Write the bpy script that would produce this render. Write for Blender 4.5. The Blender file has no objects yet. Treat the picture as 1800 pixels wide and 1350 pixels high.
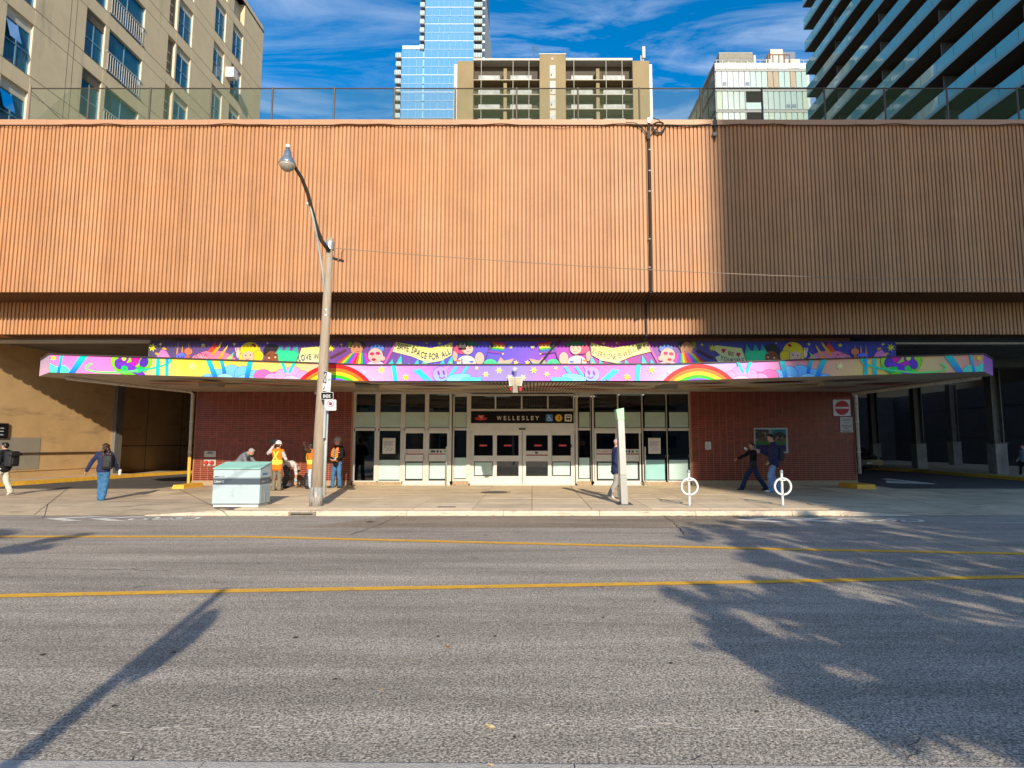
import bpy, bmesh, math, random
from mathutils import Vector, Matrix, noise
random.seed(11)
SC = bpy.context.scene
COL = SC.collection

# ------------------------------------------------------------------ camera
F, CX, CY, YH = 1050.0, 935.0, 675.0, 780.0          # photo pixels (1800 x 1350)
PITCH = math.atan((YH - CY) / F)
CAMZ = 1.75
cam_d = bpy.data.cameras.new('camera')
cam = bpy.data.objects.new('camera', cam_d); COL.objects.link(cam)
cam.location = (0, 0, CAMZ); cam.rotation_euler = (math.pi / 2 + PITCH, 0, 0)
cam_d.sensor_width = 36; cam_d.lens = F / 1800 * 36; cam_d.shift_x = -(CX - 900) / 1800
cam_d.clip_start = 0.05; cam_d.clip_end = 3000
SC.camera = cam

# ------------------------------------------------------------------ light
SUN = Vector((-0.20, 1.0, -0.43)).normalized()       # direction in which the light travels
EL = math.asin(-SUN.z)
w = bpy.data.worlds.new('World'); SC.world = w; w.use_nodes = True
nt = w.node_tree; nt.nodes.clear()
def N(t, typ, **kw):
    n = t.nodes.new(typ)
    for k, v in kw.items(): setattr(n, k, v)
    return n
out = N(nt, 'ShaderNodeOutputWorld'); bg = N(nt, 'ShaderNodeBackground')
sky = N(nt, 'ShaderNodeTexSky', sky_type='NISHITA', sun_disc=False)
sky.sun_elevation = EL; sky.sun_rotation = math.atan2(-SUN.x, -SUN.y)
sky.air_density = 1.0; sky.dust_density = 0.35; sky.ozone_density = 2.2
hsv = N(nt, 'ShaderNodeHueSaturation'); hsv.inputs['Saturation'].default_value = 1.5; hsv.inputs['Value'].default_value = 1.12
tc = N(nt, 'ShaderNodeTexCoord'); sep = N(nt, 'ShaderNodeSeparateXYZ')
nt.links.new(tc.outputs['Generated'], sep.inputs[0])
mx = N(nt, 'ShaderNodeMath', operation='MAXIMUM'); mx.inputs[1].default_value = 0.05
nt.links.new(sep.outputs['Z'], mx.inputs[0])
dx = N(nt, 'ShaderNodeMath', operation='DIVIDE'); dy = N(nt, 'ShaderNodeMath', operation='DIVIDE')
nt.links.new(sep.outputs['X'], dx.inputs[0]); nt.links.new(mx.outputs[0], dx.inputs[1])
nt.links.new(sep.outputs['Y'], dy.inputs[0]); nt.links.new(mx.outputs[0], dy.inputs[1])
cmb = N(nt, 'ShaderNodeCombineXYZ'); nt.links.new(dx.outputs[0], cmb.inputs[0]); nt.links.new(dy.outputs[0], cmb.inputs[1])
mp = N(nt, 'ShaderNodeMapping'); mp.inputs['Rotation'].default_value = (0, 0, math.radians(38)); mp.inputs['Scale'].default_value = (0.75, 2.3, 1)
mp.inputs['Location'].default_value = (0.9, 0.35, 0)
nt.links.new(cmb.outputs[0], mp.inputs[0])
n1 = N(nt, 'ShaderNodeTexNoise'); n1.inputs['Scale'].default_value = 1.6; n1.inputs['Detail'].default_value = 9; n1.inputs['Roughness'].default_value = 0.62; n1.inputs['Distortion'].default_value = 0.9
n2 = N(nt, 'ShaderNodeTexNoise'); n2.inputs['Scale'].default_value = 0.55; n2.inputs['Detail'].default_value = 3
nt.links.new(mp.outputs[0], n1.inputs['Vector']); nt.links.new(cmb.outputs[0], n2.inputs['Vector'])
r1 = N(nt, 'ShaderNodeMapRange'); r1.inputs[1].default_value = 0.45; r1.inputs[2].default_value = 0.80
r2 = N(nt, 'ShaderNodeMapRange'); r2.inputs[1].default_value = 0.30; r2.inputs[2].default_value = 0.56
nt.links.new(n1.outputs[0], r1.inputs[0]); nt.links.new(n2.outputs[0], r2.inputs[0])
mm = N(nt, 'ShaderNodeMath', operation='MULTIPLY'); nt.links.new(r1.outputs[0], mm.inputs[0]); nt.links.new(r2.outputs[0], mm.inputs[1])
mm2 = N(nt, 'ShaderNodeMath', operation='MULTIPLY'); mm2.inputs[1].default_value = 0.72; nt.links.new(mm.outputs[0], mm2.inputs[0])
mix = N(nt, 'ShaderNodeMixRGB'); mix.inputs[2].default_value = (6.2, 6.8, 7.6, 1)
nt.links.new(sky.outputs[0], hsv.inputs['Color']); nt.links.new(hsv.outputs[0], mix.inputs[1]); nt.links.new(mm2.outputs[0], mix.inputs[0])
nt.links.new(mix.outputs[0], bg.inputs[0]); nt.links.new(bg.outputs[0], out.inputs[0])
bg.inputs[1].default_value = 0.12
sl = bpy.data.lights.new('sun', 'SUN'); sl.energy = 3.65; sl.angle = math.radians(0.5); sl.color = (1.0, 0.90, 0.74)
so = bpy.data.objects.new('sun', sl); COL.objects.link(so); so.location = (10, -60, 40)
so.rotation_euler = SUN.to_track_quat('-Z', 'Y').to_euler()
vs = SC.view_settings
vs.view_transform = 'Standard'; vs.look = 'None'; vs.gamma = 1; vs.exposure = 0.58
try: vs.use_curve_mapping = False
except Exception: pass

# ------------------------------------------------------------------ pixel -> place
SP, CP = math.sin(PITCH), math.cos(PITCH)
def ray(u, v):
    a, b = (u - CX) / F, (CY - v) / F
    return Vector((a, CP - b * SP, SP + b * CP))
def onY(u, v, Y):
    d = ray(u, v); return Vector((0, 0, CAMZ)) + d * (Y / d.y)
def onZ(u, v, Z):
    d = ray(u, v); return Vector((0, 0, CAMZ)) + d * ((Z - CAMZ) / d.z)
def onX(u, v, X):
    d = ray(u, v); return Vector((0, 0, CAMZ)) + d * (X / d.x)
def proj(p):
    q = Vector(p) - Vector((0, 0, CAMZ)); dep = q.y * CP + q.z * SP; up = -q.y * SP + q.z * CP
    return (CX + F * q.x / dep, CY - F * up / dep)

# ------------------------------------------------------------------ materials
def lin(c):
    if isinstance(c, str):
        c = tuple(int(c[i:i + 2], 16) / 255 for i in (0, 2, 4))
        return tuple(x / 12.92 if x <= .04045 else ((x + .055) / 1.055) ** 2.4 for x in c)
    return c
MATS = {}
def M(name, col, rough=.7, metal=0., var=.12, scale=2.0, bump=0., bscale=60., spec=.4, rnd=0., stain=None, stretch=(1, 1, 1), alpha=None, coat=0.):
    if name in MATS: return MATS[name]
    m = bpy.data.materials.new(name); m.use_nodes = True; t = m.node_tree; b = t.nodes['Principled BSDF']
    c = lin(col)
    b.inputs['Roughness'].default_value = rough; b.inputs['Metallic'].default_value = metal
    b.inputs['Specular IOR Level'].default_value = spec
    if coat: b.inputs['Coat Weight'].default_value = coat
    g = N(t, 'ShaderNodeNewGeometry'); mp = N(t, 'ShaderNodeMapping'); mp.inputs['Scale'].default_value = stretch
    t.links.new(g.outputs['Position'], mp.inputs[0])
    n = N(t, 'ShaderNodeTexNoise'); n.inputs['Scale'].default_value = scale; n.inputs['Detail'].default_value = 6; n.inputs['Roughness'].default_value = .62
    t.links.new(mp.outputs[0], n.inputs['Vector'])
    mr = N(t, 'ShaderNodeMapRange'); mr.inputs[1].default_value = .28; mr.inputs[2].default_value = .72
    mr.inputs[3].default_value = 1 - var; mr.inputs[4].default_value = 1 + var
    t.links.new(n.outputs[0], mr.inputs[0])
    fac = mr.outputs[0]
    if rnd:
        oi = N(t, 'ShaderNodeObjectInfo'); m2 = N(t, 'ShaderNodeMapRange'); m2.inputs[3].default_value = 1 - rnd; m2.inputs[4].default_value = 1 + rnd
        t.links.new(oi.outputs['Random'], m2.inputs[0])
        mu = N(t, 'ShaderNodeMath', operation='MULTIPLY'); t.links.new(fac, mu.inputs[0]); t.links.new(m2.outputs[0], mu.inputs[1]); fac = mu.outputs[0]
    vm = N(t, 'ShaderNodeVectorMath', operation='SCALE'); vm.inputs[0].default_value = c[:3]
    t.links.new(fac, vm.inputs['Scale']); colout = vm.outputs[0]
    if stain:
        sc, sscale, lo, hi, st = stain
        n3 = N(t, 'ShaderNodeTexNoise'); n3.inputs['Scale'].default_value = sscale; n3.inputs['Detail'].default_value = 8; n3.inputs['Roughness'].default_value = .7
        mp3 = N(t, 'ShaderNodeMapping'); mp3.inputs['Scale'].default_value = st; t.links.new(g.outputs['Position'], mp3.inputs[0]); t.links.new(mp3.outputs[0], n3.inputs['Vector'])
        r3 = N(t, 'ShaderNodeMapRange'); r3.inputs[1].default_value = lo; r3.inputs[2].default_value = hi
        t.links.new(n3.outputs[0], r3.inputs[0])
        mx3 = N(t, 'ShaderNodeMixRGB'); mx3.inputs[2].default_value = (*lin(sc), 1)
        t.links.new(r3.outputs[0], mx3.inputs[0]); t.links.new(colout, mx3.inputs[1]); colout = mx3.outputs[0]
    t.links.new(colout, b.inputs['Base Color'])
    if bump:
        n4 = N(t, 'ShaderNodeTexNoise'); n4.inputs['Scale'].default_value = bscale; n4.inputs['Detail'].default_value = 4
        t.links.new(g.outputs['Position'], n4.inputs['Vector'])
        bp = N(t, 'ShaderNodeBump'); bp.inputs['Strength'].default_value = bump; bp.inputs['Distance'].default_value = .02
        t.links.new(n4.outputs[0], bp.inputs['Height']); t.links.new(bp.outputs[0], b.inputs['Normal'])
    MATS[name] = m; return m
def glass(name, tint, refl_rough=.02, trans=.75, ior=1.5, boost=0.0, wave=0.0, body=None):
    if name in MATS: return MATS[name]
    m = bpy.data.materials.new(name); m.use_nodes = True; t = m.node_tree; t.nodes.clear()
    o = N(t, 'ShaderNodeOutputMaterial'); mixs = N(t, 'ShaderNodeMixShader'); tr = N(t, 'ShaderNodeBsdfTransparent'); gl = N(t, 'ShaderNodeBsdfGlossy')
    gl.inputs['Roughness'].default_value = refl_rough
    c = lin(tint); tr.inputs[0].default_value = (*[x * trans for x in c], 1); gl.inputs[0].default_value = (.95, .97, 1, 1)
    fr = N(t, 'ShaderNodeFresnel'); fr.inputs[0].default_value = ior
    ad = N(t, 'ShaderNodeMath', operation='ADD', use_clamp=True); ad.inputs[1].default_value = boost; t.links.new(fr.outputs[0], ad.inputs[0])
    t.links.new(ad.outputs[0], mixs.inputs[0]); t.links.new(tr.outputs[0], mixs.inputs[1]); t.links.new(gl.outputs[0], mixs.inputs[2])
    if wave:
        g = N(t, 'ShaderNodeNewGeometry'); n4 = N(t, 'ShaderNodeTexNoise'); n4.inputs['Scale'].default_value = .6
        t.links.new(g.outputs['Position'], n4.inputs['Vector'])
        bp = N(t, 'ShaderNodeBump'); bp.inputs['Strength'].default_value = wave; bp.inputs['Distance'].default_value = .05
        t.links.new(n4.outputs[0], bp.inputs['Height']); t.links.new(bp.outputs[0], gl.inputs['Normal'])
    fin = mixs.outputs[0]
    if body:
        df = N(t, 'ShaderNodeBsdfDiffuse'); df.inputs[0].default_value = (*lin(body[0]), 1); m2 = N(t, 'ShaderNodeMixShader'); m2.inputs[0].default_value = body[1]
        t.links.new(tr.outputs[0], m2.inputs[1]); t.links.new(df.outputs[0], m2.inputs[2]); t.links.new(m2.outputs[0], mixs.inputs[1])
    t.links.new(fin, o.inputs[0]); MATS[name] = m; return m
def vcol(name, rough=.45, spec=.4, var=.06):
    if name in MATS: return MATS[name]
    m = bpy.data.materials.new(name); m.use_nodes = True; t = m.node_tree; b = t.nodes['Principled BSDF']
    a = N(t, 'ShaderNodeVertexColor'); a.layer_name = 'Col'
    g = N(t, 'ShaderNodeNewGeometry'); n = N(t, 'ShaderNodeTexNoise'); n.inputs['Scale'].default_value = 1.7; n.inputs['Detail'].default_value = 6
    t.links.new(g.outputs['Position'], n.inputs['Vector'])
    mr = N(t, 'ShaderNodeMapRange'); mr.inputs[1].default_value = .3; mr.inputs[2].default_value = .7; mr.inputs[3].default_value = 1 - var; mr.inputs[4].default_value = 1 + var
    t.links.new(n.outputs[0], mr.inputs[0]); vm = N(t, 'ShaderNodeVectorMath', operation='SCALE')
    t.links.new(a.outputs[0], vm.inputs[0]); t.links.new(mr.outputs[0], vm.inputs['Scale']); t.links.new(vm.outputs[0], b.inputs['Base Color'])
    b.inputs['Roughness'].default_value = rough; b.inputs['Specular IOR Level'].default_value = spec
    MATS[name] = m; return m
def emit(name, col, s):
    if name in MATS: return MATS[name]
    m = bpy.data.materials.new(name); m.use_nodes = True; b = m.node_tree.nodes['Principled BSDF']
    b.inputs['Base Color'].default_value = (*lin(col), 1); b.inputs['Emission Color'].default_value = (*lin(col), 1); b.inputs['Emission Strength'].default_value = s
    MATS[name] = m; return m

# ------------------------------------------------------------------ mesh builder
class MB:
    def __init__(s): s.v = []; s.f = []; s.c = []; s.col = None; s.sm = False
    def _add(s, vs, fs):
        o = len(s.v); s.v += [Vector(p) for p in vs]; s.f += [tuple(i + o for i in f) for f in fs]
        if s.col is not None: s.c += [s.col] * len(vs)
        return s
    def box(s, x0, x1, y0, y1, z0, z1):
        x0, x1 = min(x0, x1), max(x0, x1); y0, y1 = min(y0, y1), max(y0, y1); z0, z1 = min(z0, z1), max(z0, z1)
        return s._add([(x0, y0, z0), (x1, y0, z0), (x1, y1, z0), (x0, y1, z0), (x0, y0, z1), (x1, y0, z1), (x1, y1, z1), (x0, y1, z1)],
                      [(0, 3, 2, 1), (4, 5, 6, 7), (0, 1, 5, 4), (1, 2, 6, 5), (2, 3, 7, 6), (3, 0, 4, 7)])
    def pbox(s, u0, v0, u1, v1, Y, t=.05):
        """box whose front face fills the pixel rectangle on the wall plane Y"""
        a = onY(u0, v0, Y); b = onY(u1, v1, Y)
        return s.box(a.x, b.x, Y, Y + t, b.z, a.z)
    def quad(s, a, b, c, d): return s._add([a, b, c, d], [(0, 1, 2, 3)])
    def poly(s, pts): return s._add(pts, [tuple(range(len(pts)))])
    def prism(s, pts, off):
        n = len(pts); off = Vector(off); P = [Vector(p) for p in pts]
        return s._add(P + [p + off for p in P], [tuple(range(n))[::-1], tuple(range(n, 2 * n))] + [(i, (i + 1) % n, n + (i + 1) % n, n + i) for i in range(n)])
    def cyl(s, a, b, r0, r1=None, n=12, caps=True):
        a, b = Vector(a), Vector(b); r1 = r0 if r1 is None else r1
        d = (b - a).normalized(); x = d.orthogonal().normalized(); y = d.cross(x)
        vs = [a + (x * math.cos(2 * math.pi * i / n) + y * math.sin(2 * math.pi * i / n)) * r0 for i in range(n)]
        vs += [b + (x * math.cos(2 * math.pi * i / n) + y * math.sin(2 * math.pi * i / n)) * r1 for i in range(n)]
        fs = [(i, (i + 1) % n, n + (i + 1) % n, n + i) for i in range(n)]
        if caps: fs += [tuple(range(n))[::-1], tuple(range(n, 2 * n))]
        return s._add(vs, fs)
    def tube(s, pts, r, n=8, caps=True):
        P = [Vector(p) for p in pts]; R = r if isinstance(r, (list, tuple)) else [r] * len(P)
        vs = []; x = None
        for i, p in enumerate(P):
            d = (P[min(i + 1, len(P) - 1)] - P[max(i - 1, 0)]).normalized()
            x = d.orthogonal().normalized() if x is None else (x - d * x.dot(d)).normalized()
            y = d.cross(x)
            vs += [p + (x * math.cos(2 * math.pi * k / n) + y * math.sin(2 * math.pi * k / n)) * R[i] for k in range(n)]
        fs = [(i * n + k, i * n + (k + 1) % n, (i + 1) * n + (k + 1) % n, (i + 1) * n + k) for i in range(len(P) - 1) for k in range(n)]
        if caps: fs += [tuple(range(n))[::-1], tuple(range((len(P) - 1) * n, len(P) * n))]
        return s._add(vs, fs)
    def ell(s, c, r, n=12, m=8, rot=None):
        c = Vector(c); rx, ry, rz = r if isinstance(r, (tuple, list)) else (r, r, r)
        vs = [Vector((0, 0, rz))]
        for j in range(1, m):
            t = math.pi * j / m
            vs += [Vector((rx * math.sin(t) * math.cos(2 * math.pi * i / n), ry * math.sin(t) * math.sin(2 * math.pi * i / n), rz * math.cos(t))) for i in range(n)]
        vs.append(Vector((0, 0, -rz)))
        if rot is not None: vs = [rot @ p for p in vs]
        fs = [(0, 1 + i, 1 + (i + 1) % n) for i in range(n)]
        for j in range(m - 2):
            for i in range(n): fs.append((1 + j * n + i, 1 + (j + 1) * n + i, 1 + (j + 1) * n + (i + 1) % n, 1 + j * n + (i + 1) % n))
        L = len(vs) - 1; o = 1 + (m - 2) * n
        fs += [(L, o + (i + 1) % n, o + i) for i in range(n)]
        return s._add([p + c for p in vs], fs)
    def lathe(s, c, prof, n=20):
        c = Vector(c); vs = []
        for r, z in prof: vs += [c + Vector((r * math.cos(2 * math.pi * i / n), r * math.sin(2 * math.pi * i / n), z)) for i in range(n)]
        m = len(prof); fs = [(j * n + i, j * n + (i + 1) % n, (j + 1) * n + (i + 1) % n, (j + 1) * n + i) for j in range(m - 1) for i in range(n)]
        fs += [tuple(range(n))[::-1], tuple(range((m - 1) * n, m * n))]
        return s._add(vs, fs)
    def mesh(s, name):
        me = bpy.data.meshes.new(name); me.from_pydata([tuple(p) for p in s.v], [], s.f)
        if s.c:
            a = me.color_attributes.new('Col', 'FLOAT_COLOR', 'POINT')
            for i, c in enumerate(s.c): a.data[i].color = (*c[:3], 1)
        me.update()
        if s.sm:
            for p in me.polygons: p.use_smooth = True
        return me
    def build(s, name, mat, parent=None, smooth=False, fix=False):
        s.sm = smooth
        if parent is None and s.v:
            xs = [p.x for p in s.v]; ys = [p.y for p in s.v]; zs = [p.z for p in s.v]
            c = Vector(((min(xs) + max(xs)) / 2, (min(ys) + max(ys)) / 2, min(zs)))
            s.v = [p - c for p in s.v]
        else: c = Vector((0, 0, 0))
        me = s.mesh(name); me.materials.append(mat)
        if fix:
            bm = bmesh.new(); bm.from_mesh(me); bmesh.ops.recalc_face_normals(bm, faces=bm.faces); bm.to_mesh(me); bm.free()
        return link(name, me, parent, c)
WL = {}
def link(name, me, parent=None, loc=(0, 0, 0)):
    o = bpy.data.objects.new(name, me); COL.objects.link(o)
    o.location = loc
    if parent is not None:
        o.parent = parent
        if parent.name in WL: o.matrix_parent_inverse = Matrix.Translation(-WL[parent.name])
    else: WL[o.name] = Vector(loc)
    return o
def thing(name, loc, label, cat, group=None):
    o = bpy.data.objects.new(name, None); COL.objects.link(o); o.location = loc; o.empty_display_size = .2
    WL[o.name] = Vector(loc); return tag(o, label, cat, group)
def tag(o, label=None, cat=None, group=None, kind=None):
    if label: o['label'] = label
    if cat: o['category'] = cat
    if group: o['group'] = group
    if kind: o['kind'] = kind
    return o
def struct(o): o['kind'] = 'structure'; return o
def stuff(o): o['kind'] = 'stuff'; return o
def setcol(mb, c): mb.col = lin(c); return mb

_tcache = {}
def text_geo(s, bold=0.0):
    """triangulated outline of a string, 1 unit tall capitals, starting at x = 0"""
    k = (s, bold)
    if k in _tcache: return _tcache[k]
    cu = bpy.data.curves.new('t', 'FONT'); cu.body = s; cu.size = 1.4; cu.offset = bold; cu.resolution_u = 3
    ob = bpy.data.objects.new('t', cu); COL.objects.link(ob)
    dg = bpy.context.evaluated_depsgraph_get(); me = bpy.data.meshes.new_from_object(ob.evaluated_get(dg))
    vs = [(v.co.x, v.co.y) for v in me.vertices]; fs = [tuple(p.vertices) for p in me.polygons]
    wd = max([v[0] for v in vs] + [0]) if s.strip() else .4
    bpy.data.objects.remove(ob); bpy.data.curves.remove(cu); bpy.data.meshes.remove(me)
    _tcache[k] = (vs, fs, wd); return _tcache[k]
def text3(mb, s, o, ex, ez, h, width=None, center=False, bold=0.0):
    """writes s on a plane: o = lower left point, ex / ez = unit vectors, h = capital height in metres"""
    vs, fs, wd = text_geo(s, bold); o, ex, ez = Vector(o), Vector(ex), Vector(ez)
    sx = h if width is None else width / max(wd, .01)
    ox = -wd * sx / 2 if center else 0
    n = len(mb.v)
    mb._add([o + ex * (x * sx + ox) + ez * (y * h) for x, y in vs], fs)
# ================================================================== SETTING
YM, YL, YU, YF, YC, YK = 21.2, 22.8, 23.63, 23.8, 17.6, 14.8
GZ = 0.12                                              # level of the pavements

def asphalt(name, base, contrast=.5, agg=95.):
    m = bpy.data.materials.new(name); m.use_nodes = True; t = m.node_tree; b = t.nodes['Principled BSDF']
    g = N(t, 'ShaderNodeNewGeometry')
    vo = N(t, 'ShaderNodeTexVoronoi'); vo.inputs['Scale'].default_value = agg; vo.inputs['Randomness'].default_value = 1
    n = N(t, 'ShaderNodeTexNoise'); n.inputs['Scale'].default_value = 55; n.inputs['Detail'].default_value = 6
    nb = N(t, 'ShaderNodeTexNoise'); nb.inputs['Scale'].default_value = .55; nb.inputs['Detail'].default_value = 7; nb.inputs['Roughness'].default_value = .65
    mpb = N(t, 'ShaderNodeMapping'); mpb.inputs['Scale'].default_value = (.45, 1.6, 1)
    t.links.new(g.outputs['Position'], mpb.inputs[0]); t.links.new(mpb.outputs[0], nb.inputs['Vector'])
    for q in (vo, n): t.links.new(g.outputs['Position'], q.inputs['Vector'])
    r1 = N(t, 'ShaderNodeMapRange'); r1.inputs[3].default_value = 1 - contrast; r1.inputs[4].default_value = 1 + contrast
    sx = N(t, 'ShaderNodeSeparateXYZ'); t.links.new(vo.outputs['Color'], sx.inputs[0]); t.links.new(sx.outputs[0], r1.inputs[0])
    r2 = N(t, 'ShaderNodeMapRange'); r2.inputs[1].default_value = .36; r2.inputs[2].default_value = .56; r2.inputs[3].default_value = .42; r2.inputs[4].default_value = 1.1
    t.links.new(n.outputs[0], r2.inputs[0])
    r3 = N(t, 'ShaderNodeMapRange'); r3.inputs[1].default_value = .3; r3.inputs[2].default_value = .7; r3.inputs[3].default_value = .80; r3.inputs[4].default_value = 1.16
    t.links.new(nb.outputs[0], r3.inputs[0])
    nc = N(t, 'ShaderNodeTexNoise'); nc.inputs['Scale'].default_value = 1.3; nc.inputs['Detail'].default_value = 8; nc.inputs['Roughness'].default_value = .72
    mpc = N(t, 'ShaderNodeMapping'); mpc.inputs['Scale'].default_value = (.12, 1.5, 1); t.links.new(g.outputs['Position'], mpc.inputs[0]); t.links.new(mpc.outputs[0], nc.inputs['Vector'])
    r4 = N(t, 'ShaderNodeMapRange'); r4.inputs[1].default_value = .30; r4.inputs[2].default_value = .68; r4.inputs[3].default_value = .70; r4.inputs[4].default_value = 1.24; t.links.new(nc.outputs[0], r4.inputs[0])
    nd = N(t, 'ShaderNodeTexNoise'); nd.inputs['Scale'].default_value = 2.6; nd.inputs['Detail'].default_value = 5; t.links.new(g.outputs['Position'], nd.inputs['Vector'])
    r5 = N(t, 'ShaderNodeMapRange'); r5.inputs[1].default_value = .66; r5.inputs[2].default_value = .74; r5.inputs[3].default_value = 1.0; r5.inputs[4].default_value = .68; t.links.new(nd.outputs[0], r5.inputs[0])
    m4 = N(t, 'ShaderNodeMath', operation='MULTIPLY'); t.links.new(r3.outputs[0], m4.inputs[0]); t.links.new(r4.outputs[0], m4.inputs[1]); m5 = N(t, 'ShaderNodeMath', operation='MULTIPLY'); t.links.new(m4.outputs[0], m5.inputs[0]); t.links.new(r5.outputs[0], m5.inputs[1]); r3 = m5
    a = N(t, 'ShaderNodeMath', operation='MULTIPLY'); bb = N(t, 'ShaderNodeMath', operation='MULTIPLY')
    t.links.new(r1.outputs[0], a.inputs[0]); t.links.new(r2.outputs[0], a.inputs[1]); t.links.new(a.outputs[0], bb.inputs[0]); t.links.new(r3.outputs[0], bb.inputs[1])
    vm = N(t, 'ShaderNodeVectorMath', operation='SCALE'); vm.inputs[0].default_value = base
    t.links.new(bb.outputs[0], vm.inputs['Scale']); t.links.new(vm.outputs[0], b.inputs['Base Color'])
    b.inputs['Roughness'].default_value = .85; b.inputs['Specular IOR Level'].default_value = .25
    bp = N(t, 'ShaderNodeBump'); bp.inputs['Strength'].default_value = .55; bp.inputs['Distance'].default_value = .006
    t.links.new(r2.outputs[0], bp.inputs['Height']); t.links.new(bp.outputs[0], b.inputs['Normal'])
    return m
ASPH = asphalt('asphalt', (.43, .372, .300))
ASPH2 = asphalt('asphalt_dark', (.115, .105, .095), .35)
CONC = M('concrete_slab', (.72, .555, .355), .85, var=.16, scale=1.1, bump=.25, bscale=90, rnd=.07, stain=((.42, .33, .23), 1.6, .56, .80, (1, 1, 1)))
APRON = M('concrete_apron', (.56, .43, .28), .85, var=.2, scale=.8, bump=.25, bscale=90, stain=((.19, .155, .12), 1.2, .52, .74, (.6, 2, 1)))
KERB = M('concrete_kerb', (.66, .53, .38), .85, var=.2, scale=4, bump=.4, bscale=50, stain=((.22, .18, .13), 5, .55, .72, (.4, 1, 3)))
JOINT = M('joint_dirt', (.13, .10, .07), .95, var=.3, scale=9)
PAVER = M('paver_brick', (.44, .285, .205), .85, var=.22, scale=6, bump=.3, bscale=60, rnd=.16)
YEL = M('yellow_paint', (.83, .44, .04), .6, var=.16, scale=6, bump=.15, bscale=120, stain=((.36, .26, .13), 11, .55, .70, (.6, 1, 1)))
ROADW = M('road_paint_white', (.78, .73, .64), .7, var=.12, scale=8, stain=((.30, .26, .21), 14, .56, .68, (1, 1, 1)))
TAN = M('painted_render_tan', (.64, .41, .19), .8, var=.13, scale=.9, bump=.2, bscale=7, stain=((.30, .19, .10), .9, .55, .8, (1, .5, 2)))
GREYP = M('grey_patch_paint', (.34, .30, .23), .8, var=.08, scale=2)
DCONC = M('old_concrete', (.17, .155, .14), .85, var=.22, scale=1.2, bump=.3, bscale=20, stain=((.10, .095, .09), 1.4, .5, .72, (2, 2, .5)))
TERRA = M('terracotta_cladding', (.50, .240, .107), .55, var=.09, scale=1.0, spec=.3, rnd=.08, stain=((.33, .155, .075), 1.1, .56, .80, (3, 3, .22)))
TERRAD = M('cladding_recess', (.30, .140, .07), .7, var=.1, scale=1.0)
TERRAS = M('soffit_shade_tone', (.17, .082, .042), .6, var=.12, scale=2, spec=.3)  # cladding colour darkened: shade under the overhang is put into it
COPE = M('coping_metal', (.48, .25, .14), .5, var=.06, scale=1)

struct(MB().quad((-700, -300, -.03), (700, -300, -.03), (700, 900, -.03), (-700, 900, -.03)).build('ground', APRON))
GN = .018
YN = onZ(900, 1338, GN).y
struct(MB().quad((-90, YN - .4, 0), (90, YN - .4, 0), (90, YK + .05, 0), (-90, YK + .05, 0)).build('road', ASPH))
# repaired strip of darker asphalt by the far kerb
struct(MB().quad((-4.9, 12.7, .004), (5.6, 12.75, .004), (5.0, YK + .02, .004), (-3.4, YK + .02, .004)).build('road_patch', asphalt('asphalt_patch', (.37, .295, .21), .4, 120)))
def strip(name, pts, wd, mat, z, taper=None):
    mb = MB()
    P = [onZ(u, v, z) for u, v in pts]
    for i in range(len(P) - 1):
        a, b = P[i], P[i + 1]
        mb.quad(a + Vector((0, -wd / 2, 0)), b + Vector((0, -wd / 2, 0)), b + Vector((0, wd / 2, 0)), a + Vector((0, wd / 2, 0)))
    return struct(mb.build(name, mat))
strip('yellow_line', [(-900, 941), (0, 943), (430, 943), (900, 954.5), (1400, 965.5), (1800, 973), (2700, 990)], .20, YEL, .006)
strip('yellow_line', [(-700, 1062), (0, 1047), (450, 1037.5), (900, 1030), (1400, 1021), (1800, 1013.5), (2600, 1000)], .17, YEL, .006)
# worn traces of an old white line near the camera
mb = MB(); rr = random.Random(5)
for i in range(90):
    u = 10 + i * 19 + rr.uniform(-6, 6)
    if rr.random() < .34: continue
    p = onZ(u, 1283 + 6 * math.sin(i * .7) + rr.uniform(-3, 3) - u * .004, .005); l = rr.uniform(.012, .05); h = rr.uniform(.002, .006)
    mb.poly([p + Vector((l * math.cos(t) * (1 + .4 * rr.random()), h * math.sin(t) * (1 + .7 * rr.random()), 0)) for t in [k * math.pi / 3 for k in range(6)]])
struct(mb.build('worn_line', ROADW))
# cycle-lane stencils (chevrons and bicycle), lengthwise in the lane
def stencil(u0, u1, v, flip, z=.009):
    mb = MB(); o = onZ((u0 + u1) / 2, v, z); L = (onZ(u1, v, z) - onZ(u0, v, z)).length
    s = -1 if not flip else 1
    def W(a, b): return Vector((o.x + s * a * L / 2, o.y + b, z))
    for a0 in (1.0, .45):
        mb.poly([W(a0, 0), W(a0 - .42, .42), W(a0 - .66, .42), W(a0 - .24, 0)]); mb.poly([W(a0, 0), W(a0 - .24, 0), W(a0 - .66, -.42), W(a0 - .42, -.42)])
    for c in (-.28, -.80):
        n = 20
        for i in range(n):
            t0, t1 = 2 * math.pi * i / n, 2 * math.pi * (i + 1) / n
            q = lambda t, r: W(c + r * math.cos(t) * .18, r * math.sin(t) * .34)
            mb.quad(q(t0, .72), q(t1, .72), q(t1, 1), q(t0, 1))
    for a, b, c2, d in ((-.28, 0, -.42, -.22), (-.42, -.22, -.62, .06), (-.62, .06, -.80, 0), (-.42, -.22, -.70, -.2), (-.70, -.2, -.80, 0), (-.66, -.2, -.70, -.34)):
        p, q = W(a, b), W(c2, d); nrm = (q - p).cross(Vector((0, 0, 1))).normalized() * .04
        mb.quad(p - nrm, q - nrm, q + nrm, p + nrm)
    for f in range(len(mb.v)): mb.v[f].z += .0003 * (f % 7) * 0
    return struct(mb.build('cycle_lane_marking', ROADW))
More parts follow.
